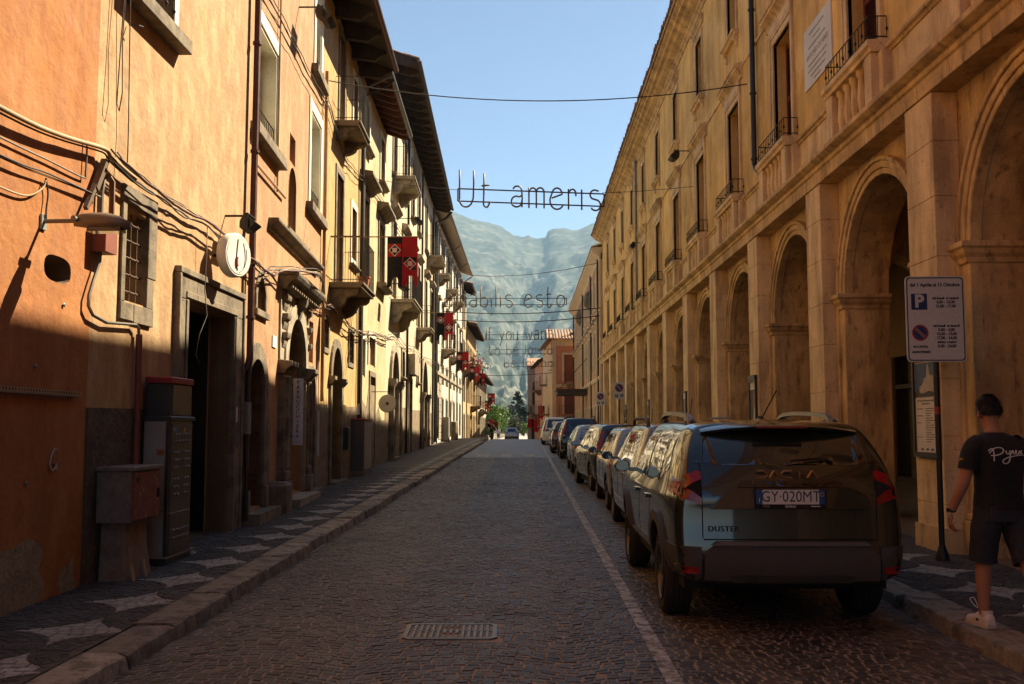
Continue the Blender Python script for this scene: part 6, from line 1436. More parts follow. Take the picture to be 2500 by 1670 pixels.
RIM = mk('alloy_rim', (.30, .28, .25), rough=.35, metal=.8, var=.1, bump=0); RIMD = mk('dark_alloy_rim', (.10, .095, .09), rough=.35, metal=.7, bump=0); UNDER = mk('underbody', (.006, .006, .006), rough=.95, bump=0); CHROME = mk('chrome', (.55, .53, .5), rough=.12, metal=1, bump=0)
def body_mesh(L, Wd, H, zb, zs, zhood, rear, roof, wsh, box=.02, tumble=.72):
    """rear: [(z,dy)] surface setback from the tail; roof: (y0,y1) flat roof extent; wsh: windscreen base y"""
    w = Wd/2; R0 = -L/2; F0 = L/2
    def rp(z):
        pts = rear
        if z <= pts[0][0]: return R0+pts[0][1]
        for (a, ya), (b, yb) in zip(pts, pts[1:]):
            if z <= b: t = (z-a)/(b-a); return R0+lerp(ya, yb, t)
        return R0+pts[-1][1]
    def top(y):
        if y < roof[0]: return H-.05*((roof[0]-y)/.5)**2
        if y < roof[1]: t = (y-roof[0])/(roof[1]-roof[0]); return H-.018*(2*t-1)**2*1.0
        if y < wsh: t = (y-roof[1])/(wsh-roof[1]); return lerp(H-.02, zhood+.05, t**1.08)
        t = (y-wsh)/(F0-wsh); return lerp(zhood+.03, zhood-.16, t**1.6)
    def ring(y, sx=1., planar=True, zt=None, reark=0.):
        zr = zt if zt is not None else top(y); gh = max(0, min(1, (zr-zs)/(H-zs)))
        t = (y-R0)/L; wl = w*sx*(1-.10*max(0, (t-.72)/.28)**2)*(1-.03*max(0, (.12-t)/.12))
        wr = lerp(wl*.93, wl*tumble, gh); zss = min(zs, zr-.035) if gh <= 0.02 else min(zs, zr-.03)
        P = [(0, zb), (.80*wl, zb), (.95*wl, zb+.05), (.992*wl, zb+.2), (wl, lerp(zb, zss, .6)), (.992*wl, zss-.07), (.955*wl, zss-.005), (lerp(.93*wl, wr, .5)+box*gh, lerp(zss, zr-.06*gh-.012, .5)), (wr, zr-.05*gh-.018), (wr*.92, zr-.012), (wr*.5, zr+.001), (0, zr+.004)]
        return [Vector((x, (y if planar else rp(z)+reark), z)) for x, z in P]
    rings = []
    zt0 = H-.02
    rings.append([Vector((p.x*.935, p.y, p.z)) for p in ring(R0, 1, False, zt0, 0)]); rings.append([Vector((p.x*.985, p.y, p.z)) for p in ring(R0, 1, False, zt0, .02)]); rings.append(ring(R0, 1, False, zt0, .09))
    y0 = R0+rear[-1][1]+.12
    last = rings[-1]
    # blend to planar
    for k, y in enumerate((R0+.45, R0+.7)):
        q = ring(y); pr = ring(R0, 1, False, zt0, .12+.24*(k+1)); tt = .5*(k+1)
        rings.append([Vector((b.x, max(lerp(a.y, b.y, tt), last[i].y+.06), b.z if k else lerp(a.z, b.z, .8))) for i, (a, b) in enumerate(zip(pr, q))]); last = rings[-1]
    ys = [y for y in (R0+1.05, R0+1.4, R0+1.8, roof[1]-.25, roof[1], lerp(roof[1], wsh, .5), wsh-.04, wsh+.06, lerp(wsh, F0, .45), F0-.28, F0-.12) if y > max(p.y for p in last)+.1]
    for y in ys: rings.append(ring(y))
    rings.append([Vector((p.x*.90, F0-.03+.02*(p.z-zb), p.z)) for p in ring(F0-.02)]); rings.append([Vector((p.x*.70, F0, lerp(p.z, .5, .15))) for p in ring(F0-.02)])
    n = len(rings[0]); b = bmesh.new(); V = []
    for rg in rings:
        rr = [b.verts.new(p) for p in rg]; ll = [rr[0]]+[b.verts.new((-p.x, p.y, p.z)) for p in rg[1:-1]]+[rr[-1]]; V.append((rr, ll))
    for (r0, l0), (r1, l1) in zip(V, V[1:]):
        for i in range(n-1):
            b.faces.new((r0[i], r0[i+1], r1[i+1], r1[i])); b.faces.new((l0[i+1], l0[i], l1[i], l1[i+1]))
    for (r, l), sgn in ((V[0], 1), (V[-1], -1)):
        # caps with a centre column
        mid = []
        for q in (r, l): mid.append([q[0]]+[b.verts.new((q[i].co.x*.86, q[i].co.y-.006*sgn, q[i].co.z)) for i in range(1, n-1)]+[q[-1]])
        cm = [r[0]]
        for i in range(1, n-1):
            p = (r[i].co+l[i].co)/2; p.y -= .018*sgn; cm.append(b.verts.new(p))
        cm.append(r[-1])
        for i in range(n-1):
            for q, md_ in ((r, mid[0]), (l, mid[1])):
                for u_, v_ in ((q, md_), (md_, cm)):
                    f = list(dict.fromkeys([u_[i], u_[i+1], v_[i+1], v_[i]]))
                    if len(f) > 2: b.faces.new(f)
    bmesh.ops.recalc_face_normals(b, faces=b.faces[:])
    me = bpy.data.meshes.new('body'); b.to_mesh(me); b.free(); return me
def evalmesh(o):
    bpy.context.view_layer.update(); return bpy.data.meshes.new_from_object(o.evaluated_get(bpy.context.evaluated_depsgraph_get()))
def decal(ctx, poly, axis, sgn, off, mat, name, res=.09, thick=.02, parent=None, mirror=False, smooth=True, smoo=3):
    """project an outline on the body: axis 'x' (poly in y,z) or 'y' (poly in x,z)"""
    out = []
    for m in ((1, -1) if mirror else (1,)):
        b = bmesh.new()
        if axis == 'x': vs = [b.verts.new((0, p[0], p[1])) for p in poly]; d = Vector((-sgn*m, 0, 0))
        else: vs = [b.verts.new((p[0]*m, 0, p[1])) for p in poly]; d = Vector((0, -sgn, 0))
        b.faces.new(vs); bmesh.ops.triangulate(b, faces=b.faces[:])
        for _ in range(5):
            E_ = [e for e in b.edges if e.calc_length() > res]
            if not E_: break
            bmesh.ops.subdivide_edges(b, edges=E_, cuts=1); bmesh.ops.triangulate(b, faces=[f for f in b.faces if len(f.verts) > 3])
        bmesh.ops.beautify_fill(b, faces=b.faces[:], edges=[e for e in b.edges if len(e.link_faces) == 2])
        for v in b.verts:
            o = Vector(v.co)
            if axis == 'x': o.x = sgn*m*5
            else: o.y = sgn*8
            hit = ctx['bvh'].ray_cast(o, d)
            if hit[0] is None: nn = ctx['bvh'].find_nearest(Vector(v.co)+(Vector((sgn*m*.8, 0, 0)) if axis == 'x' else Vector((0, sgn*ctx['L']/2, 0)))); p = nn[0]
            else: p = hit[0]
            v.co = p
        for _ in range(smoo):
            nw = {}
            for v in b.verts:
                ns_ = [e.other_vert(v).co for e in v.link_edges]; k_ = sum(n_.dot(d) for n_ in ns_)/len(ns_); nw[v] = lerp(v.co.dot(d), k_, .5)
            for v, k_ in nw.items():
                if len(v.link_faces) > 0 and not v.is_boundary: v.co += d*(k_-v.co.dot(d))
        for v in b.verts: v.co -= d*off
        ex = bmesh.ops.extrude_face_region(b, geom=b.faces[:])
        for v in ex['geom']:
            if isinstance(v, bmesh.types.BMVert): v.co += d*thick
        bmesh.ops.recalc_face_normals(b, faces=b.faces[:])
        me = bpy.data.meshes.new(name); b.to_mesh(me); b.free(); me.materials.append(mat)
        if smooth: me.polygons.foreach_set('use_smooth', [True]*len(me.polygons)); me.set_sharp_from_angle(angle=rad(35))
        out.append(link(name, me, parent or ctx['root']))
    return out
def wheel(root, x, y, r, wd, rimm, side, spokes=5, name='wheel'):
    """side -1 = left (outer face towards -x)"""
    e = MB(); s = side; rr = r*.68
    prof = [(rr, -wd/2+.01), (r*.90, -wd/2), (r*.975, -wd/2+.02), (r, -wd/2+.05), (r, wd/2-.05), (r*.975, wd/2-.02), (r*.90, wd/2), (rr, wd/2-.01)]
    ty = MB().lathe(prof+prof[:1], 36, 0, 0, 'x', False).build(name, TYRE, root, smooth=40); ty.location = (x, y, r)
    for k in range(3):
        a = -wd/2+.07+k*(wd-.14)/2; MB().lathe([(r+.0005, a-.006), (r+.0005, a+.006)], 36, 0, 0, 'x', False).build('tread_groove', UNDER, ty)
    o = s*wd/2
    MB().lathe([(rr, o-s*.012), (rr*.97, o-s*.0), (rr*.90, o-s*.02), (rr*.88, o-s*.10), (.03, o-s*.11)] , 30, 0, 0, 'x', False).build('rim_barrel', RIMD, ty, smooth=40)
    mb = MB()
    for k in range(spokes):
        a = 2*math.pi*k/spokes; c, q = math.cos(a), math.sin(a); wsp = rr*.13
        for t0, t1, w0, w1 in ((.05, .93, wsp*1.2, wsp*.8),):
            P = [(t0*rr, -w0), (t0*rr, w0), (t1*rr, w1), (t1*rr, -w1)]
            R3 = lambda u, v, dx: (o-s*dx, u*c-v*q, u*q+v*c)
            mb.add([R3(*P[0], .028), R3(*P[1], .028), R3(*P[2], .016), R3(*P[3], .016), R3(*P[0], .06), R3(*P[1], .06), R3(*P[2], .05), R3(*P[3], .05)], [(0, 1, 2, 3), (4, 5, 6, 7), (0, 1, 5, 4), (1, 2, 6, 5), (2, 3, 7, 6), (3, 0, 4, 7)])
    mb.build('spokes', rimm, ty)
    MB().lathe([(rr*.18, o-s*.05), (rr*.18, o-s*.02), (rr*.1, o-s*.012)], 14, 0, 0, 'x').build('hub_cap', rimm, ty)
    MB().lathe([(rr*.98, o-s*.02), (rr*1.0, o+s*.002), (rr*.93, o+s*.0)], 30, 0, 0, 'x', False).build('rim_ring', rimm, ty, smooth=40)
    return ty
def car(name, label, loc, rz, paint, L=4.0, Wd=1.7, H=1.5, wb=2.5, zb=.22, zs=.92, zhood=.92, rear=None, roof=None, wsh=None, wr=.31, tw=.2, rimm=None, rearwin=None, tumble=.72, roh=.75, mirrors=True, sidewin=None, spokes=5, cat='car', pitch=0., box=.02):
    root = empty(name, loc, rz); tag(root, label, cat, 'cars along the street'); root.rotation_euler = (pitch, 0, rz)
    rear = rear or [(.2, .06), (.5, .0), (.75, .0), (.95, .05), (H-.12, .38), (H, .50)]
    roof = roof or (-L/2+.6, L/2-1.75); wsh = wsh or L/2-1.0
    me = body_mesh(L, Wd, H, zb, zs, zhood, rear, roof, wsh, box, tumble)
    o = link('body', me, None); md = o.modifiers.new('s', 'SUBSURF'); md.levels = 2; md.render_levels = 2
    me2 = evalmesh(o); o.modifiers.clear(); o.data = me2
    ctx = dict(root=root, L=L); b = bmesh.new(); b.from_mesh(me2); ctx['bvh'] = BVHTree.FromBMesh(b); b.free()
    ry, fy = -L/2+roh, -L/2+roh+wb
    cut = MB()
    for y in (ry, fy):
        for s in (-1, 1): cut.lathe([(wr+.06, s*(Wd/2-.27)), (wr+.06, s*(Wd/2+.2))], 32, y, wr+.01, 'x')
    co = cut.build('cutter', UNDER, None)
    bo = o.modifiers.new('b', 'BOOLEAN'); bo.operation = 'DIFFERENCE'; bo.object = co; bo.solver = 'EXACT'
    me3 = evalmesh(o); o.modifiers.clear(); o.data = me3; bpy.data.objects.remove(co)
    me3.materials.clear(); me3.materials.append(paint); me3.materials.append(UNDER)
    for p in me3.polygons:
        c = p.center; inn = abs(c.x) < Wd/2-.24 and any(math.hypot(c.y-y, c.z-wr) < wr+.075 for y in (ry, fy)) and c.z < wr*2.2
        nrm = p.normal; rim_ = any(abs(math.hypot(c.y-y, c.z-wr-.01)-(wr+.06)) < .012 for y in (ry, fy)) and abs(nrm.x) < .5
        p.material_index = 1 if (inn or rim_) else 0
    me3.polygons.foreach_set('use_smooth', [True]*len(me3.polygons)); me3.set_sharp_from_angle(angle=rad(40))
    o.parent = root
    MB().box(-Wd/2+.12, Wd/2-.12, -L/2+.2, L/2-.2, zb-.06, zb+.1).build('underbody', UNDER, root)
    for y in (ry, fy):
        for s in (-1, 1): wheel(root, s*(Wd/2-tw/2-.02), y, wr, tw, rimm or RIM, s, spokes)
    ctx.update(ry=ry, fy=fy, wr=wr, W=Wd, H=H, zs=zs, paint=paint, zb=zb)
    # glass
    g0, g1 = zs+.015, H-.125
    if sidewin is None:
        ra, rb = roof; x0 = -L/2+rear[-2][1]+.18
        sidewin = [[(x0, g0+.1), (x0+.05, g1-.02), (ra+.55, g1), (ra+.62, g0)], [(ra+.70, g0), (ra+.64, g1), (ra+1.3, g1), (ra+1.4, g0)], [(ra+1.47, g0), (ra+1.38, g1), (rb-.05, g1-.01), (wsh-.28, g0+.03), (wsh-.30, g0)]]
    for q in sidewin: decal(ctx, q, 'x', 1, .004, CGLASS, 'side_window', .07, .015, mirror=True, smoo=14)
    rw = rearwin or [(-.56, zs+.06), (.56, zs+.06), (.47, H-.12), (-.47, H-.12)]
    decal(ctx, rw, 'y', -1, .004, CGLASS, 'rear_window', .09, .015, smoo=40)
    decal(ctx, [(-Wd/2*.80, zhood+.07), (Wd/2*.80, zhood+.07), (Wd/2*.66, H-.07), (-Wd/2*.66, H-.07)], 'y', 1, .004, CGLASS, 'windscreen', .15, .015)
    if mirrors:
        for s in (-1, 1):
            mb = MB(); cx = s*(Wd/2+.11); y = wsh-.42; z = zs+.08
            mb.loft([[(cx+a*math.cos(t), y+k, z+c_*math.sin(t)) for t in [2*math.pi*i/10 for i in range(10)]] for k, a, c_ in ((-.05, .075, .055), (-.02, .088, .066), (.05, .08, .058), (.10, .045, .035))]); m_ = mb.build('wing_mirror', PBLK, root, smooth=50)
            MB().prism([(cx+.07*math.cos(t), z+.05*math.sin(t)) for t in [2*math.pi*i/12 for i in range(12)]], y-.053, y-.051).build('mirror_glass', CGLASS, m_)
            MB().box(s*(Wd/2-.09), s*(Wd/2+.04), y+.0, y+.05, z-.06, z-.02).build('mirror_arm', PBLK, m_)
    # door seams and handles
    for y in (ry+.55, ry+1.35):
        decal(ctx, [(y-.005, zb+.18), (y+.005, zb+.18), (y+.005, zs-.03), (y-.005, zs-.03)], 'x', 1, .0022, UNDER, 'door_seam', .15, .008, mirror=True)
    for y in (ry+.62, ry+1.45): decal(ctx, [(y, zs-.15), (y+.17, zs-.15), (y+.17, zs-.115), (y, zs-.115)], 'x', 1, .028, paint, 'door_handle', .1, .03, mirror=True)
    return ctx
def plate(ctx, z, txt, w=.52, h=.11, off=.02, y=None, letters=True):
    hit = ctx['bvh'].ray_cast(Vector((0, -8, z)), Vector((0, 1, 0))); yy = (hit[0].y if y is None else y)-off
    p = MB().cbox(-w/2-.015, w/2+.015, yy, yy+.03, z-h/2-.03, z+h/2+.012, .004).build('plate_holder', PBLK, ctx['root'])
    MB().box(-w/2, w/2, yy-.004, yy, z-h/2, z+h/2).build('number_plate', mk('plate_white', (.60, .59, .56), rough=.35, bump=0), p)
    PB = mk('plate_blue', (.01, .05, .22), rough=.35, bump=0)
    for s in (-1, 1): MB().box(s*(w/2-.045), s*w/2, yy-.0055, yy-.003, z-h/2, z+h/2).build('plate_band', PB, p)
    if letters:
        INKP = mk('plate_ink', (.012, .012, .014), rough=.5, bump=0); textmesh('plate_text', txt, .118, INKP, p, (0, yy-.0048, z), depth=.0006, xs=.84, spacing=1.02)
        textmesh('plate_text', 'I', .05, SW, p, (-w/2+.022, yy-.0062, z-.025), depth=.0004); MB().tube([(w/2-.022+.014*math.cos(a), yy-.0062, z+.02+.014*math.sin(a)) for a in [2*math.pi*i/12 for i in range(12)]], .0022, 4, closed=True).build('plate_ring', mk('plate_yellow', (.5, .4, .05), rough=.5, bump=0), p)
        textmesh('plate_text', 'Emilcar', .028, SW, p, (0, yy-.0012, z-h/2-.0155), depth=.0004, bold=.0006); textmesh('plate_text', 'DACIA', .014, SW, p, (-.185, yy-.0012, z-h/2-.0155), depth=.0004, spacing=1.3); MB().box(.155, .225, yy-.0014, yy, z-h/2-.019, z-h/2-.012).build('plate_small_print', SW, p)
    return p
def place(X, Yc): return (X, Yc, gz(Yc))
SLOPE = math.atan(.011)

# --- the green crossover in front
GRN = paintm('dark_cedar_green_paint', (.016, .023, .015), .25, .22)
Yr = 7.72; Lg = 4.34
c = car('crossover_car', 'dark green crossover with black cladding and roof rails parked nearest the first pier', place(2.02, Yr+Lg/2), rad(.0), GRN, Lg, 1.81, 1.62, 2.657, .37, 1.06, 1.06,
        rear=[(.25, .10), (.40, .03), (.55, .0), (.70, .02), (.92, .045), (1.17, .025), (1.265, .10), (1.50, .31), (1.60, .43)], roof=(-Lg/2+.55, Lg/2-1.9), wsh=Lg/2-1.18, wr=.352, tw=.225, rimm=RIMD, roh=.86, tumble=.79, box=.05, pitch=SLOPE,
        rearwin=[(-.64, 1.29), (-.54, 1.272), (.54, 1.272), (.64, 1.29), (.60, 1.50), (.52, 1.545), (-.52, 1.545), (-.60, 1.50)],
        sidewin=[[(-1.72+.12, 1.22), (-1.50, 1.45), (-1.30, 1.48), (-1.22, 1.12)], [(-1.14, 1.10), (-1.22, 1.485), (-.50, 1.505), (-.40, 1.085)], [(-.32, 1.085), (-.42, 1.505), (.10, 1.49), (.60, 1.16), (.62, 1.085)]])
r_ = c['root']
# black side glass wrap, spoiler, third brake light
decal(c, [(.645, 1.285), (.78, 1.30), (.75, 1.42), (.67, 1.55), (.54, 1.56), (.605, 1.50)], 'y', -1, .006, PBLK, 'pillar_trim', .08, .02, mirror=True)
m = MB(); hw = .62; yb = -Lg/2
prof = lambda k: [(-.03, 1.555), (.06-.05*k, 1.57), (.10-.02*k, 1.60), (.5, 1.635), (.55, 1.60), (.2, 1.54)]
m.loft([[(x, yb+.24+y*.9+abs(x)**2*.22, z-.004-abs(x)**2.5*.16) for y, z in [(0, 1.553), (-.015, 1.575), (.05, 1.60), (.42, 1.628), (.42, 1.58), (.12, 1.54)]] for x in (-.62, -.57, -.4, -.2, 0, .2, .4, .57, .62)]); m.build('spoiler', GRN, r_, smooth=40)
MB().box(-.20, .20, yb+.195, yb+.23, 1.556, 1.570).build('brake_light', LDK, r_)
# badge strip, plate recess, plate
BADGE = mk('copper_badge', (.34, .20, .10), rough=.4, metal=.6, bump=0)
hit = lambda x, z: c['bvh'].ray_cast(Vector((x, -8, z)), Vector((0, 1, 0)))[0].y
for i, ch in enumerate(('D', 'A', 'C', 'I', 'A')):
    x = lerp(-.195, .195, i/4); y = hit(0, 1.20)-.012
    P = {'D': [(-.037, .021), (.012, .021), (.037, .008), (.037, -.008), (.012, -.021), (-.037, -.021)], 'A': [(-.038, -.021), (-.004, .021), (.004, .021), (.038, -.021)], 'C': [(.035, .021), (-.02, .021), (-.037, .010), (-.037, -.010), (-.02, -.021), (.035, -.021)], 'I': [(0, .021), (0, -.021)]}[ch]
    MB().tube([(x+a*1.05, y, 1.20+b*1.25) for a, b in P], .0085, 4).build('badge_letter', BADGE, r_)
textmesh('model_lettering', 'DUSTER', .06, mk('dark_badge', (.05, .042, .036), rough=.5, bump=0), r_, (-.505, hit(-.38, .79)-.016, .79), depth=.004, spacing=1.15)
decal(c, [(-.39, 1.105), (.39, 1.105), (.36, 1.155), (-.36, 1.155)], 'y', -1, .012, PBLK, 'tailgate_garnish', .1, .02)
yt, yl = hit(0, 1.09)+.0, hit(0, .955)
m = MB(); m.add([(-.46, yt-.006, 1.10), (.46, yt-.006, 1.10), (.60, yl-.035, .945), (-.60, yl-.035, .945), (-.60, yl+.05, .93), (.60, yl+.05, .93)], [(0, 3, 2, 1), (3, 4, 5, 2), (0, 4, 3), (1, 2, 5)]); m.build('plate_recess', GRN, r_)
plate(c, 1.035, 'GY·020MT', off=.045)
# tail lamps: an upper and a lower arm meeting at the outer corner
for s in (1,):
    decal(c, [(.665, 1.225), (.70, 1.23), (.885, 1.155), (.885, 1.085), (.79, 1.10), (.74, 1.135), (.665, 1.165)], 'y', -1, .016, LRED, 'tail_light', .05, .03, mirror=True)
    decal(c, [(.885, 1.085), (.885, 1.045), (.67, .972), (.665, 1.02), (.735, 1.075), (.79, 1.098)], 'y', -1, .016, LDK, 'tail_light', .05, .03, mirror=True)
    decal(c, [(.665, 1.165), (.74, 1.135), (.79, 1.10), (.735, 1.072), (.665, 1.02)], 'y', -1, .010, UNDER, 'lamp_surround', .05, .02, mirror=True)
    decal(c, [(-2.08, 1.145), (-1.80, 1.13), (-1.72, 1.09), (-1.78, 1.05), (-2.06, 1.05)], 'x', 1, .008, LRED, 'side_lamp', .06, .02, mirror=True)
# seams of the tailgate
for x in (-.665, .665): decal(c, [(x-.004, .72), (x+.004, .72), (x+.004, 1.30), (x-.004, 1.30)], 'y', -1, .003, UNDER, 'tailgate_seam', .08, .01)
decal(c, [(-.66, .705), (.66, .705), (.66, .715), (-.66, .715)], 'y', -1, .003, UNDER, 'tailgate_seam', .1, .01)
# bumper cladding
decal(c, [(-.66, .41), (-.66, .60), (-.56, .685), (.56, .685), (.66, .60), (.66, .41), (.40, .40), (-.40, .40)], 'y', -1, .055, PLAST, 'bumper', .08, .07)
for s in (-1, 1): decal(c, [(s*.30, .645), (s*.46, .645), (s*.43, .682), (s*.33, .682)], 'y', -1, .062, PLAST, 'bumper_notch', .08, .05); decal(c, [(s*.22, .475), (s*.30, .45), (s*.40, .46), (s*.42, .49), (s*.36, .505), (s*.26, .505)], 'y', -1, .062, PLAST, 'tow_cover', .08, .05)
decal(c, [(.68, .42), (.68, .655), (.885, .665), (.885, .42), (.82, .40), (.72, .40)], 'y', -1, .02, PLAST, 'bumper_corner', .06, .04, mirror=True)
decal(c, [(.705, .455), (.865, .455), (.875, .51), (.70, .505)], 'y', -1, .032, LRED, 'reflector', .06, .03, mirror=True)
decal(c, [(-.60, .672), (.60, .672), (.56, .70), (-.56, .70)], 'y', -1, .075, mk('bumper_top_lip', (.10, .085, .075), rough=.55, bump=0), 'bumper_lip', .1, .06)
decal(c, [(-.44, .39), (.44, .39), (.48, .445), (-.48, .445)], 'y', -1, .066, mk('skid_plate', (.03, .028, .026), rough=.6, bump=0), 'skid_plate', .1, .05)
# sill and arch cladding
decal(c, [(-.85, .385), (1.05, .385), (1.05, .50), (-.85, .50)], 'x', 1, .025, PLAST, 'sill_cladding', .15, .04, mirror=True)
for y in (c['ry'], c['fy']):
    a0, a1 = (-12, 192)
    inn = [(y+.415*math.cos(rad(a)), .36+.415*math.sin(rad(a))) for a in range(a0, a1+1, 12)]; out = [(y+.51*math.cos(rad(a)), .36+.50*math.sin(rad(a))) for a in range(a1, a0-1, -12)]
    decal(c, inn+out, 'x', 1, .03, PLAST, 'arch_cladding', .07, .05, mirror=True)
decal(c, [(-2.12, .40), (-1.80, .40), (-1.80, .66), (-2.12, .66)], 'x', 1, .012, PLAST, 'bumper_side', .08, .03, mirror=True)
# roof rails and aerial
for s in (-1, 1):
    P = [(s*.60, -1.36, 1.545), (s*.60, -1.24, 1.62), (s*.605, -1.05, 1.655), (s*.61, -.3, 1.675), (s*.60, .3, 1.655), (s*.59, .55, 1.57)]
    m = MB(); Q = cr(P, 5); m.loft([[(q.x-.03, q.y, q.z-.018), (q.x+.03, q.y, q.z-.018), (q.x+.022, q.y, q.z+.018), (q.x-.022, q.y, q.z+.018)] for q in Q]); rl = m.build('roof_rail', mk('rail_grey', (.16, .16, .155), rough=.4, metal=.4, bump=0), r_, smooth=40)
    for y in (-1.24, .36): MB().cbox(s*.60-.025, s*.60+.025, y-.14, y+.14, 1.53, 1.625, .02).build('rail_foot', PLAST, rl)
MB().tube([(.02, -1.15, 1.60), (.05, -1.62, 1.86)], .006, 5).build('aerial', PBLK, r_); MB().lathe([(.045, 1.59), (.03, 1.635), (.012, 1.655)], 10, .02, -1.17).build('aerial_base', PBLK, r_)
MB().tube([(.03, yb+.10, 1.29), (.05, yb+.10, 1.305), (.34, yb+.135, 1.325)], .009, 5).build('wiper', PBLK, r_)

# --- the row behind it
def simple(name, label, X, Yrear, L, Wd, H, paint, rz=0., light='tall', wb=2.45, zs=.92, rails=False, rimm=None, wr=.30, aerial=True, bumper=None, lowtxt=None, tumble=.72):
    c = car(name, label, place(X, Yrear+L/2), rz, paint, L, Wd, H, wb, .20, zs, zs+.0, wr=wr, rimm=rimm, roh=.68, tumble=tumble, pitch=SLOPE if Yrear < 64 else 0)
    w = Wd/2
    if light == 'tall': decal(c, [(w*.80, zs-.14), (w*.98, zs-.12), (w*.90, zs+.15), (w*.72, H-.16), (w*.64, H-.16), (w*.74, zs+.1)], 'y', -1, .012, LRED, 'tail_light', .06, .03, mirror=True)
    elif light == 'low': decal(c, [(w*.74, zs-.2), (w*.98, zs-.2), (w*.97, zs+.02), (w*.80, zs+.02)], 'y', -1, .012, LRED, 'tail_light', .06, .03, mirror=True); decal(c, [(-L/2+.12, zs-.18), (-L/2+.36, zs-.08), (-L/2+.34, zs+.0), (-L/2+.12, zs+.02)], 'x', 1, .008, LRED, 'side_lamp', .06, .02, mirror=True)
    else: decal(c, [(w*.50, zs-.12), (w*.98, zs-.14), (w*.97, zs+.02), (w*.52, zs+.0)], 'y', -1, .012, LRED, 'tail_light', .06, .03, mirror=True)
    decal(c, [(-w*.96, .30), (w*.96, .30), (w*.96, .52), (-w*.96, .52)], 'y', -1, .03, bumper or paint, 'bumper', .12, .05)
    plate(c, .66, '', .50, .10, .02, letters=False)
    if rails:
        for s in (-1, 1):
            P = cr([(s*w*.66, -L/2+.62, H-.05), (s*w*.66, -L/2+.74, H+.04), (s*w*.67, -L/2+1.2, H+.055), (s*w*.66, .25, H+.04), (s*w*.65, .4, H-.04)], 5)
            MB().tube(P, .026, 6).build('roof_rail', PLAST, c['root'], smooth=True)
    if aerial: MB().tube([(0, -L/2+.75, H), (0, -L/2+.45, H+.32)], .005, 4).build('aerial', PBLK, c['root'])
    return c
simple('compact_suv', 'champagne grey compact suv with black roof rails parked ahead of the green crossover', 2.20, 12.75, 3.95, 1.70, 1.56, paintm('champagne_paint', (.22, .19, .15), .5), light='low', rails=True, zs=.98, wr=.33, rimm=RIM)
simple('silver_hatchback', 'beige silver hatchback with low red tail lights parked before a dark hatchback', 2.24, 17.15, 3.8, 1.66, 1.46, paintm('beige_silver_paint', (.30, .27, .22), .5), light='low')
simple('dark_hatchback', 'blue black hatchback with tall red pillar lights parked slightly askew', 2.14, 21.75, 3.85, 1.66, 1.48, paintm('blue_black_paint', (.014, .017, .028), .3), rz=rad(4.5), light='tall', rimm=RIM)
simple('small_silver_car', 'small silver car half hidden between two dark cars', 2.10, 28.6, 3.6, 1.60, 1.40, paintm('silver_paint', (.33, .32, .30), .5), light='low')
simple('dark_suv', 'tall black car with roof rails and wide rear window farther up the row', 2.15, 38.4, 3.75, 1.68, 1.58, paintm('black_paint', (.014, .014, .015), .3), light='tall', rails=True, zs=1.0, wr=.32)
simple('brown_hatchback', 'dark red brown hatchback with wide red lights before the white car', 2.0, 44.2, 4.1, 1.75, 1.42, paintm('red_brown_paint', (.07, .022, .016), .4), light='wide')
simple('white_minivan', 'white people carrier with slim red lights, last parked before the crest', 1.80, 58.0, 4.2, 1.75, 1.60, paintm('white_car_paint', (.62, .60, .56), .0, .3), light='tall')
simple('silver_suv', 'large silver suv driving away over the crest of the street', -1.85, 133.5, 4.7, 1.95, 1.70, paintm('pale_silver_paint', (.42, .40, .36), .5), light='wide', wb=2.8, zs=1.08, wr=.37, bumper=PLAST)
# ------------------------------------------------------------------ the man walking away on the right pavement
def skinned(name, verts, edges, radii, mat, parent, root=0, sub=2):
    me = bpy.data.meshes.new(name); me.from_pydata(verts, edges, []); o = link(name, me, parent)
    m = o.modifiers.new('skin', 'SKIN'); m.use_smooth_shade = True; m.branch_smoothing = .6
    for i, r in enumerate(radii): d = me.skin_vertices[0].data[i]; d.radius = (r, r) if not isinstance(r, tuple) else r
    for i in range(len(verts)): me.skin_vertices[0].data[i].use_root = (i == root)
    s = o.modifiers.new('sub', 'SUBSURF'); s.levels = sub; s.render_levels = sub
    m2 = evalmesh(o); o.modifiers.clear(); o.data = m2; m2.materials.clear(); m2.materials.append(mat); m2.polygons.foreach_set('use_smooth', [True]*len(m2.polygons)); return o
SKIN = mk('skin', (.36, .17, .10), rough=.55, var=.1, fine=.05, bump=.1, bscale=200, spec=.4); HAIR = mk('dark_hair', (.012, .009, .008), rough=.55, var=.3, scale=40, streak=.3, sscale=90, bump=.8, bscale=120); TEE = mk('black_tee', (.010, .010, .011), rough=.95, var=.15, bump=.3, bscale=14, bdist=.02, bump2=.4, bscale2=7); DEN = mk('dark_denim', (.018, .020, .028), rough=.9, var=.3, scale=12, fine=.2, fscale=200, bump=.4, bscale=30, bdist=.01); SHOE = mk('white_leather', (.62, .56, .50), rough=.5, var=.08, bump=.1); SOLE = mk('shoe_sole', (.5, .44, .37), rough=.7, bump=.1); PRINT = mk('white_print', (.62, .60, .58), rough=.8, bump=0)
def ell(cx, cy, z, rx, ry, n=20, p=2.3, tilt=0., rot=0.):
    out = []
    for k in range(n):
        a = 2*math.pi*k/n; c_, s_ = math.cos(a), math.sin(a); x = rx*math.copysign(abs(c_)**(2/p), c_); y = ry*math.copysign(abs(s_)**(2/p), s_)
        out.append((cx+x*math.cos(rot)-y*math.sin(rot), cy+x*math.sin(rot)+y*math.cos(rot), z+tilt*x))
    return out
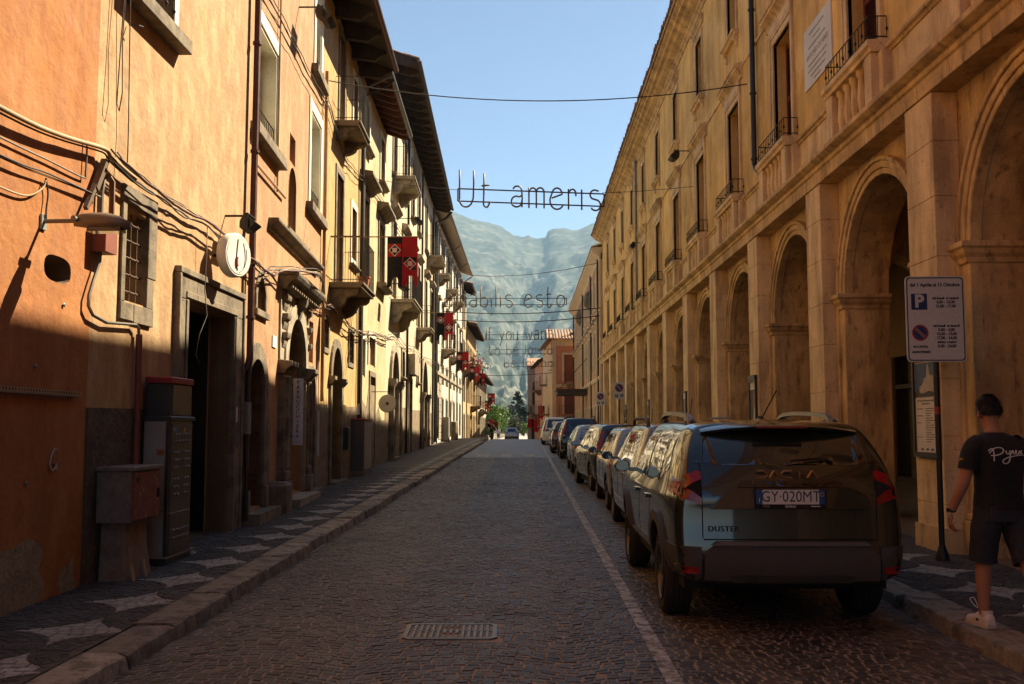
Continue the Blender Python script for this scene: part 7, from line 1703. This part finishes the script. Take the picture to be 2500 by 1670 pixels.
def make_man(loc, rz, label, tee=TEE, shorts=DEN, print_=True, sc_=1.):
    e = empty('person', loc, rz); tag(e, label, 'person'); e.scale = (sc_*1.03, sc_*1.02, sc_)
    # body as one skinned skeleton (y forward = away); left is -x
    J = {}; V, E_, Rr = [], [], []
    def j(n, p, r, par=None):
        J[n] = len(V); V.append(p); Rr.append(r)
        if par is not None: E_.append((J[par], J[n]))
    j('pelvis', (0, 0, .92), (.135, .10)); j('waist', (0, .0, 1.06), (.13, .095), 'pelvis'); j('chest', (0, -.01, 1.25), (.155, .105), 'waist'); j('upper', (0, .0, 1.37), (.12, .085), 'chest'); j('neck', (0, .03, 1.455), .055, 'upper'); j('neck2', (0, .055, 1.51), .054, 'neck'); j('head', (0, .085, 1.585), (.074, .088), 'neck2'); j('head2', (0, .085, 1.65), (.072, .088), 'head')
    for s, n in ((-1, 'L'), (1, 'R')):
        sw = .03 if s < 0 else -.05
        j('sh'+n, (s*.17, .0, 1.375), .058, 'upper'); j('ua'+n, (s*.225, -.005, 1.28), .056, 'sh'+n); j('el'+n, (s*.265, -.02+sw, 1.09), .044, 'ua'+n); j('fa'+n, (s*.285, .015+sw*2, .97), .040, 'el'+n); j('wr'+n, (s*.295, .05+sw*3, .85), .026, 'fa'+n)
        hip = s*.095
        if s < 0: K = [(-.10, .02, .72), (-.10, .06, .50), (-.098, .075, .36), (-.095, .085, .11), (-.095, .10, .055)]
        else: K = [(.10, -.05, .72), (.105, -.14, .50), (.105, -.22, .37), (.10, -.36, .16), (.10, -.39, .11)]
        j('hip'+n, (hip, 0, .87), .088, 'pelvis'); j('th'+n, K[0], .082, 'hip'+n); j('kn'+n, K[1], .058, 'th'+n); j('cf'+n, K[2], .060, 'kn'+n); j('an'+n, K[3], .036, 'cf'+n); j('ft'+n, K[4], .038, 'an'+n)
    body = skinned('body', V, E_, Rr, SKIN, e, 0)
    # hands: palm and five fingers
    for s, n in ((-1, 'L'), (1, 'R')):
        w_ = Vector(V[J['wr'+n]]); HV, HE, HR = [tuple(w_)], [], [.026]
        def hj(p, r, par): HV.append(tuple(w_+Vector(p))); HR.append(r); HE.append((par, len(HV)-1)); return len(HV)-1
        pm = hj((s*-.002, .012, -.045), (.014, .030), 0); kn = hj((s*-.006, .022, -.082), (.012, .034), pm)
        for f, (dy, ln) in enumerate(((-.026, .85), (-.009, 1.0), (.009, .95), (.025, .75))):
            a = hj((s*-.010, .022+dy, -.098), .0095, kn); b_ = hj((s*-.024, .024+dy*1.05, -.098-.030*ln), .009, a); c_ = hj((s*-.045, .022+dy, -.098-.046*ln), .008, b_); hj((s*-.058, .018+dy, -.098-.036*ln), .0065, c_)
        t = hj((s*-.012, .045, -.052), .011, pm); t2 = hj((s*-.022, .060, -.082), .010, t); hj((s*-.032, .058, -.110), .008, t2)
        skinned('hand', HV, HE, HR, SKIN, e, 0, 1)
    # ears, nose
    for s in (-1, 1): MB().loft([[(s*(.078+k), .075+r*.6*math.cos(a), 1.60+r*math.sin(a)) for a in [2*math.pi*i/10 for i in range(10)]] for k, r in ((-.012, .024), (.004, .03), (.012, .024))]).build('ear', SKIN, e, smooth=True)
    MB().loft([[(-.016, .165, 1.585), (.016, .165, 1.585), (0, .165, 1.63)], [(-.012, .192, 1.587), (.012, .192, 1.587), (0, .172, 1.628)]]).build('nose', SKIN, e)
    for s in (-1, 1): MB().lathe([(.002, .168), (.011, .170), (.002, .176)], 8, s*.032, 1.625, 'y').build('eye', mk('eye_white', (.6, .58, .55), rough=.3, bump=0), e)
    MB().cbox(-.024, .024, .160, .172, 1.545, 1.553, .002).build('mouth', mk('lips', (.28, .09, .07), rough=.5, bump=0), e)
    # hair cap
    mb = MB(); rg = []
    for k in range(9):
        t = k/8; z = lerp(1.592, 1.752, t); q = math.sqrt(max(.02, 1-((z-1.635)/.122)**2)) if z > 1.635 else 1-.30*((1.635-z)/.043)**1.5
        fr = .045*(1-t) if z < 1.66 else 0
        rg.append([(x*(1+.025*noise.noise(Vector((x*60, y*60, z*60)))), y, z+.006*noise.noise(Vector((x*50, y*50, 2)))) for x, y, zz in ell(0, .078-fr*.75, z, .085*q, (.099-fr*.8)*q, 24, 2.1)])
    mb.loft(rg); hr = mb.build('hair', HAIR, e, smooth=True)
    r3 = random.Random(4); tm = MB()
    for i in range(1500):
        a = r3.random()*6.28; ph = r3.uniform(-.18, 1.5); d = Vector((math.cos(a)*math.cos(ph)*.089, math.sin(a)*math.cos(ph)*.100, math.sin(ph)*.125)); p = Vector((0, .075, 1.628))+d
        if p.y > .13 and p.z < 1.68: continue
        n_ = d.normalized(); sd_ = n_.cross(Vector((0, 0, 1))); sd_ = sd_.normalized() if sd_.length > .05 else Vector((1, 0, 0)); dn = n_.cross(sd_).normalized()*(1 if n_.cross(sd_).z < 0 else -1); dn = (dn+sd_*r3.gauss(0, .4)).normalized(); l = r3.uniform(.018, .045)
        tm.add([p+sd_*.004-n_*.004, p-sd_*.004-n_*.004, p+dn*l+n_*r3.uniform(.002, .016)], [(0, 1, 2)])
    tm.build('hair_tufts', HAIR, e, fix=False)
    # t-shirt: torso loft and two sleeves joined by overlap into one part each
    mb = MB(); T_ = [(.885, .180, .132, 0), (.93, .176, .130, .0), (1.02, .168, .122, -.004), (1.12, .172, .122, -.008), (1.22, .186, .128, -.012), (1.30, .200, .128, -.008), (1.36, .208, .112, 0), (1.40, .196, .096, .006), (1.425, .155, .082, .014), (1.445, .105, .070, .024), (1.462, .070, .062, .030)]
    mb.loft([[(x+.006*noise.noise(Vector((x*9, z*14, 1))), y+.010*noise.noise(Vector((x*11, y*5, z*16))), zz) for x, y, zz in ell(0, cy, z, rx, ry, 28, 2.5)] for z, rx, ry, cy in T_], cap=False); ts = mb.build('t_shirt', tee, e, smooth=True)
    for s in (-1, 1):
        P = [Vector((s*.135, .0, 1.375)), Vector((s*.185, -.003, 1.345)), Vector((s*.225, -.008, 1.27)), Vector((s*.245, -.012+(.005 if s < 0 else -.01), 1.185))]; mb = MB(); mb.tube(cr(P, 4), [lerp(.078, .068, i/12) for i in range(13)], 16, cap=False); mb.build('sleeve', tee, ts, smooth=True)
    # shorts
    mb = MB(); mb.loft([ell(0, cy, z, rx, ry, 28, 2.4) for z, rx, ry, cy in ((.80, .182, .128, .0), (.86, .182, .132, -.004), (.92, .172, .124, 0), (.985, .160, .115, 0), (.99, .155, .11, 0))], cap=False); sh = mb.build('shorts', shorts, e, smooth=True)
    for s, P, rr in ((-1, [(-.09, .0, .90), (-.098, .012, .78), (-.105, .035, .64), (-.108, .06, .50)], (.098, .104, .098, .102)), (1, [(.09, 0, .90), (.102, -.03, .78), (.108, -.085, .64), (.112, -.145, .50)], (.098, .104, .098, .102))):
        mb = MB(); Q = cr([Vector(p) for p in P], 4); mb.tube([(q.x, q.y, q.z) for q in Q], [rr[min(3, int(i/4))]*(1+.02*math.sin(i*1.7+s)) for i in range(len(Q))], 20, cap=False); mb.build('shorts_leg', shorts, sh, smooth=True)
    for s in (-1, 1): MB().tube([(s*.05, -.126, .915), (s*.14, -.118, .91), (s*.15, -.112, .80), (s*.10, -.128, .765), (s*.05, -.13, .79)], .0022, 4, closed=True).build('pocket_seam', mk('denim_seam', (.06, .05, .04), rough=.9, bump=0), sh)
    # shoes
    def shoe(org, pitch):
        rt = empty('shoe_pair', (0, 0, 0)) if False else None
        M_ = Matrix.Translation(org) @ Matrix.Rotation(pitch, 4, 'X')
        def put(mb, nm, mat, par=e, sm=50):
            mb.v = [tuple(M_ @ Vector(v)) for v in mb.v]; return mb.build(nm, mat, par, smooth=sm)
        mb = MB(); st = [(-.085, .030, .075, 0), (-.075, .038, .085, 0), (-.03, .040, .092, 0), (.02, .042, .090, 0), (.07, .046, .072, 0), (.12, .048, .055, 0), (.165, .042, .045, 0), (.19, .024, .034, 0)]
        mb.loft([[(w*math.copysign(abs(math.cos(a))**.7, math.cos(a)), y, .024+max(0, math.sin(a))**.8*(h-.0)+(-.004 if math.sin(a) < 0 else 0)) for a in [2*math.pi*i/16 for i in range(16)]] for y, w, h, _ in st]); up_ = put(mb, 'shoe', SHOE)
        mb = MB(); pl = [(-.092, 0)]; o_ = []
        for y, w, h, _ in st: o_.append((w+.006, y))
        poly = [(x, y) for x, y in o_]+[(-x, y) for x, y in reversed(o_)]
        mb.prism(poly, 0, .028, 'z'); put(mb, 'sole', SOLE, up_)
        mb = MB(); mb.lathe([(.036, .075), (.041, .11), (.038, .125)], 14, 0, -.035); put(mb, 'sock', SHOE, up_)
        for k in range(4): mb = MB(); y = .02+k*.022; mb.tube([(-.03, y, .112-.012*k), (0, y+.005, .124-.013*k), (.03, y, .112-.012*k)], .004, 5); put(mb, 'lace', WHITE, up_)
        mb = MB(); mb.tube(cr([(0, .02, .125), (-.04, .05, .15), (-.07, .06, .20), (-.05, .04, .21), (-.03, .03, .15)], 5), .003, 5); put(mb, 'lace_loop', WHITE, up_)
        mb = MB(); mb.box(-.0475, -.0425, .01, .035, .045, .062); put(mb, 'shoe_badge', mk('navy_badge', (.02, .02, .05), rough=.6, bump=0), up_)
    shoe((-.095, .085, 0), 0); shoe((.10, -.36, .075), rad(-38))
    # watch
    w_ = Vector(V[J['wrL']]); MB().lathe([(.034, w_.z+.008), (.036, w_.z+.02), (.034, w_.z+.034)], 14, w_.x, w_.y-.004).build('watch', mk('black_strap', (.01, .01, .01), rough=.5, bump=0), e, smooth=40)
    # necklace
    if print_:
        MB().tube([(x*1.02, y, z) for x, y, z in ell(0, .028, 1.468, .064, .060, 20, 2.)], .0025, 4, closed=True).build('necklace', mk('silver_chain', (.35, .22, .16), rough=.4, metal=.6, bump=0), e)
        bv = BVHTree.FromPolygons([Vector(v.co) for v in ts.data.vertices], [tuple(p.vertices) for p in ts.data.polygons])
        def onback(pts, r, nm):
            P = []
            for x, z in cr([(x, z, 0) for x, z in pts], 6) if False else [(q.x, q.y) for q in cr([(x, z, 0) for x, z in pts], 6)]:
                h_ = bv.ray_cast(Vector((x, -1, z)), Vector((0, 1, 0))); P.append((x, (h_[0].y if h_[0] else -.12)-.002, z))
            MB().tube(P, r, 5).build(nm, PRINT, ts)
        k = .0103; ox, oz = -.152, 1.24
        S = lambda L_: [(ox+a*k, oz+b*k) for a, b in L_]
        for L_ in ([(1.2, 8.2), (2.2, 9.3), (4, 9.8), (4.3, 8), (4.2, 4.5), (4.0, 1)], [(1.5, 6.6), (3, 8.2), (6, 10.4), (9.5, 10.6), (11.4, 9.6), (11, 7.6), (8.6, 6), (5.6, 5.2), (2.4, 5)],
                   [(13.4, 8.4), (13.2, 6.8), (14.2, 6), (15.6, 6.8), (16.2, 8.4), (15.8, 5.5), (15.2, 2), (13.8, -.3), (11.6, -.8), (10, .3), (10.8, 2), (14, 3.6), (19, 4.6), (24, 5.2), (28.4, 5.1)], [(16.4, 6.3), (17.6, 7.4), (18, 8.4), (18.8, 8), (18.4, 6.6), (19.4, 6.2), (20.6, 7), (21.6, 8), (21.2, 8.6), (20.4, 7.6), (20.8, 6.3), (22, 6), (23.4, 7), (24.4, 8.2), (25, 7.4), (25.4, 6.4), (26.4, 6.5)], [(26.6, 8.4), (25, 7.2), (23.8, 6)]):
            onback(S(L_), .0042, 'script_print')
        mb = MB(); mb.lathe([(.001, .0), (.024, .002), (.001, .004)], 14, 0, 0, 'x'); pt = mb.build('sleeve_patch', mk('yellow_patch', (.30, .25, .02), rough=.8, bump=0), ts); pt.location = (-.2985, -.02, 1.25); pt.rotation_euler = (0, rad(-15), rad(20))
    return e
make_man((3.45, 7.38, gz(7.35)+KH), rad(10), 'man in black t-shirt with white script and dark denim shorts walking along the pavement', sc_=.965)
make_man((.45, 152, gz(152)), rad(170), 'far pedestrian in grey top standing by the grey house corner', mk('grey_top', (.2, .2, .2), rough=.9), mk('black_trousers', (.02, .02, .02), rough=.9), False)
make_man((-4.1, 150, gz(150)), rad(10), 'far pedestrian in lilac top on the sunlit pavement by the parapet', mk('lilac_top', (.3, .22, .4), rough=.9), mk('blue_trousers', (.05, .06, .12), rough=.9), False)
# ------------------------------------------------------------------ small far things by the low pale house
e = empty('direction_sign', (-4.55, 104.5, gz(104.5)+KH)); tag(e, 'round blue direction sign on a thin pole by the low pale house', 'sign')
MB().tube([(0, .05, 0), (0, .05, 3.0)], .03, 6).build('pole', ZINC, e); MB().lathe([(.32, -.01), (.32, .01)], 20, 0, 2.75, 'y').build('disc', SB, e); MB().prism([(-.04, 2.5), (.04, 2.5), (.04, 2.75), (.14, 2.75), (0, 2.98), (-.14, 2.75), (-.04, 2.75)], -.02, -.012).build('arrow', SW, e)
e = empty('scooter', (-4.0, 118, gz(118)), rad(8)); tag(e, 'parked black scooter beside the low pale house front', 'scooter')
for y in (-.6, .62): MB().lathe([(.14, -.05), (.24, -.05), (.25, 0), (.24, .05), (.14, .05)], 18, y, .25, 'x').build('wheel', TYRE, e)
MB().prism([(-.8, .45), (-.75, .75), (-.1, .72), (0, .35), (.35, .32), (.45, .95), (.55, .95), (.6, .4), (.5, .22), (-.4, .22)], -.17, .17, 'x').build('fairing', PBLK, e); MB().cbox(-.15, .15, -.8, -.05, .75, .84, .04).build('seat', TYRE, e); MB().tube([(-.34, .42, 1.05), (0, .5, 1.0), (.34, .42, 1.05)], .02, 6).build('handlebar', IRON, e); MB().prism([(.52, .95), (.60, .95), (.50, 1.35), (.44, 1.33)], -.2, .2, 'x').build('windshield', CGLASS, e)
e = empty('awning', (-4.95, 125, 1.2)); tag(e, 'rounded cream shop awning at the last house before the trees', 'awning')
AW_ = mk('cream_canvas', (.60, .50, .36), rough=.9); MB().loft([[(1.3*math.sin(a), y, 1.0*math.cos(a)) for a in [math.pi/2*i/6 for i in range(7)]]+[(1.27*math.sin(a), y, .97*math.cos(a)) for a in [math.pi/2-math.pi/2*i/6 for i in range(7)]] for y in (-1.5, 1.5)]).build('canvas', AW_, e, smooth=40)
e = empty('awning', (-4.95, 109, 3.6)); tag(e, 'small orange red awning on the low pale house wall', 'awning'); MB().prism([(0, .8), (.9, .1), (.9, 0), (.86, 0), (0, .72)], -.9, .9).build('canvas', mk('orange_canvas', (.60, .08, .02), rough=.9), e)
for x, y, t in ((-4.75, 66.2, 'stubby stone guard post on the utility cabinet side of the white house doorway'), (-4.75, 67.5, 'stubby stone guard post on the banner side of the white house doorway')):
    e = empty('guard_post', (x, y, gz(y)+KH)); tag(e, t, 'bollard', 'stone guard posts'); MB().lathe([(.2, -.05), (.19, 1.1), (.16, 1.2), (.05, 1.25)], 12).build('shaft', STONE, e, smooth=40)
e = empty('utility_cabinet', (-5.15, 61.5, gz(61.5)+KH), HP, 'pale grey utility cabinet against the white house base', 'cabinet'); MB().cbox(0, .8, -.4, 0, .1, 1.5, .01).build('body', CG, e); MB().box(-.02, .82, -.42, 0, 0, .1).build('base', STONE, e); MB().cbox(.04, .76, -.412, -.4, .14, 1.44, .004).build('door', CG, e)
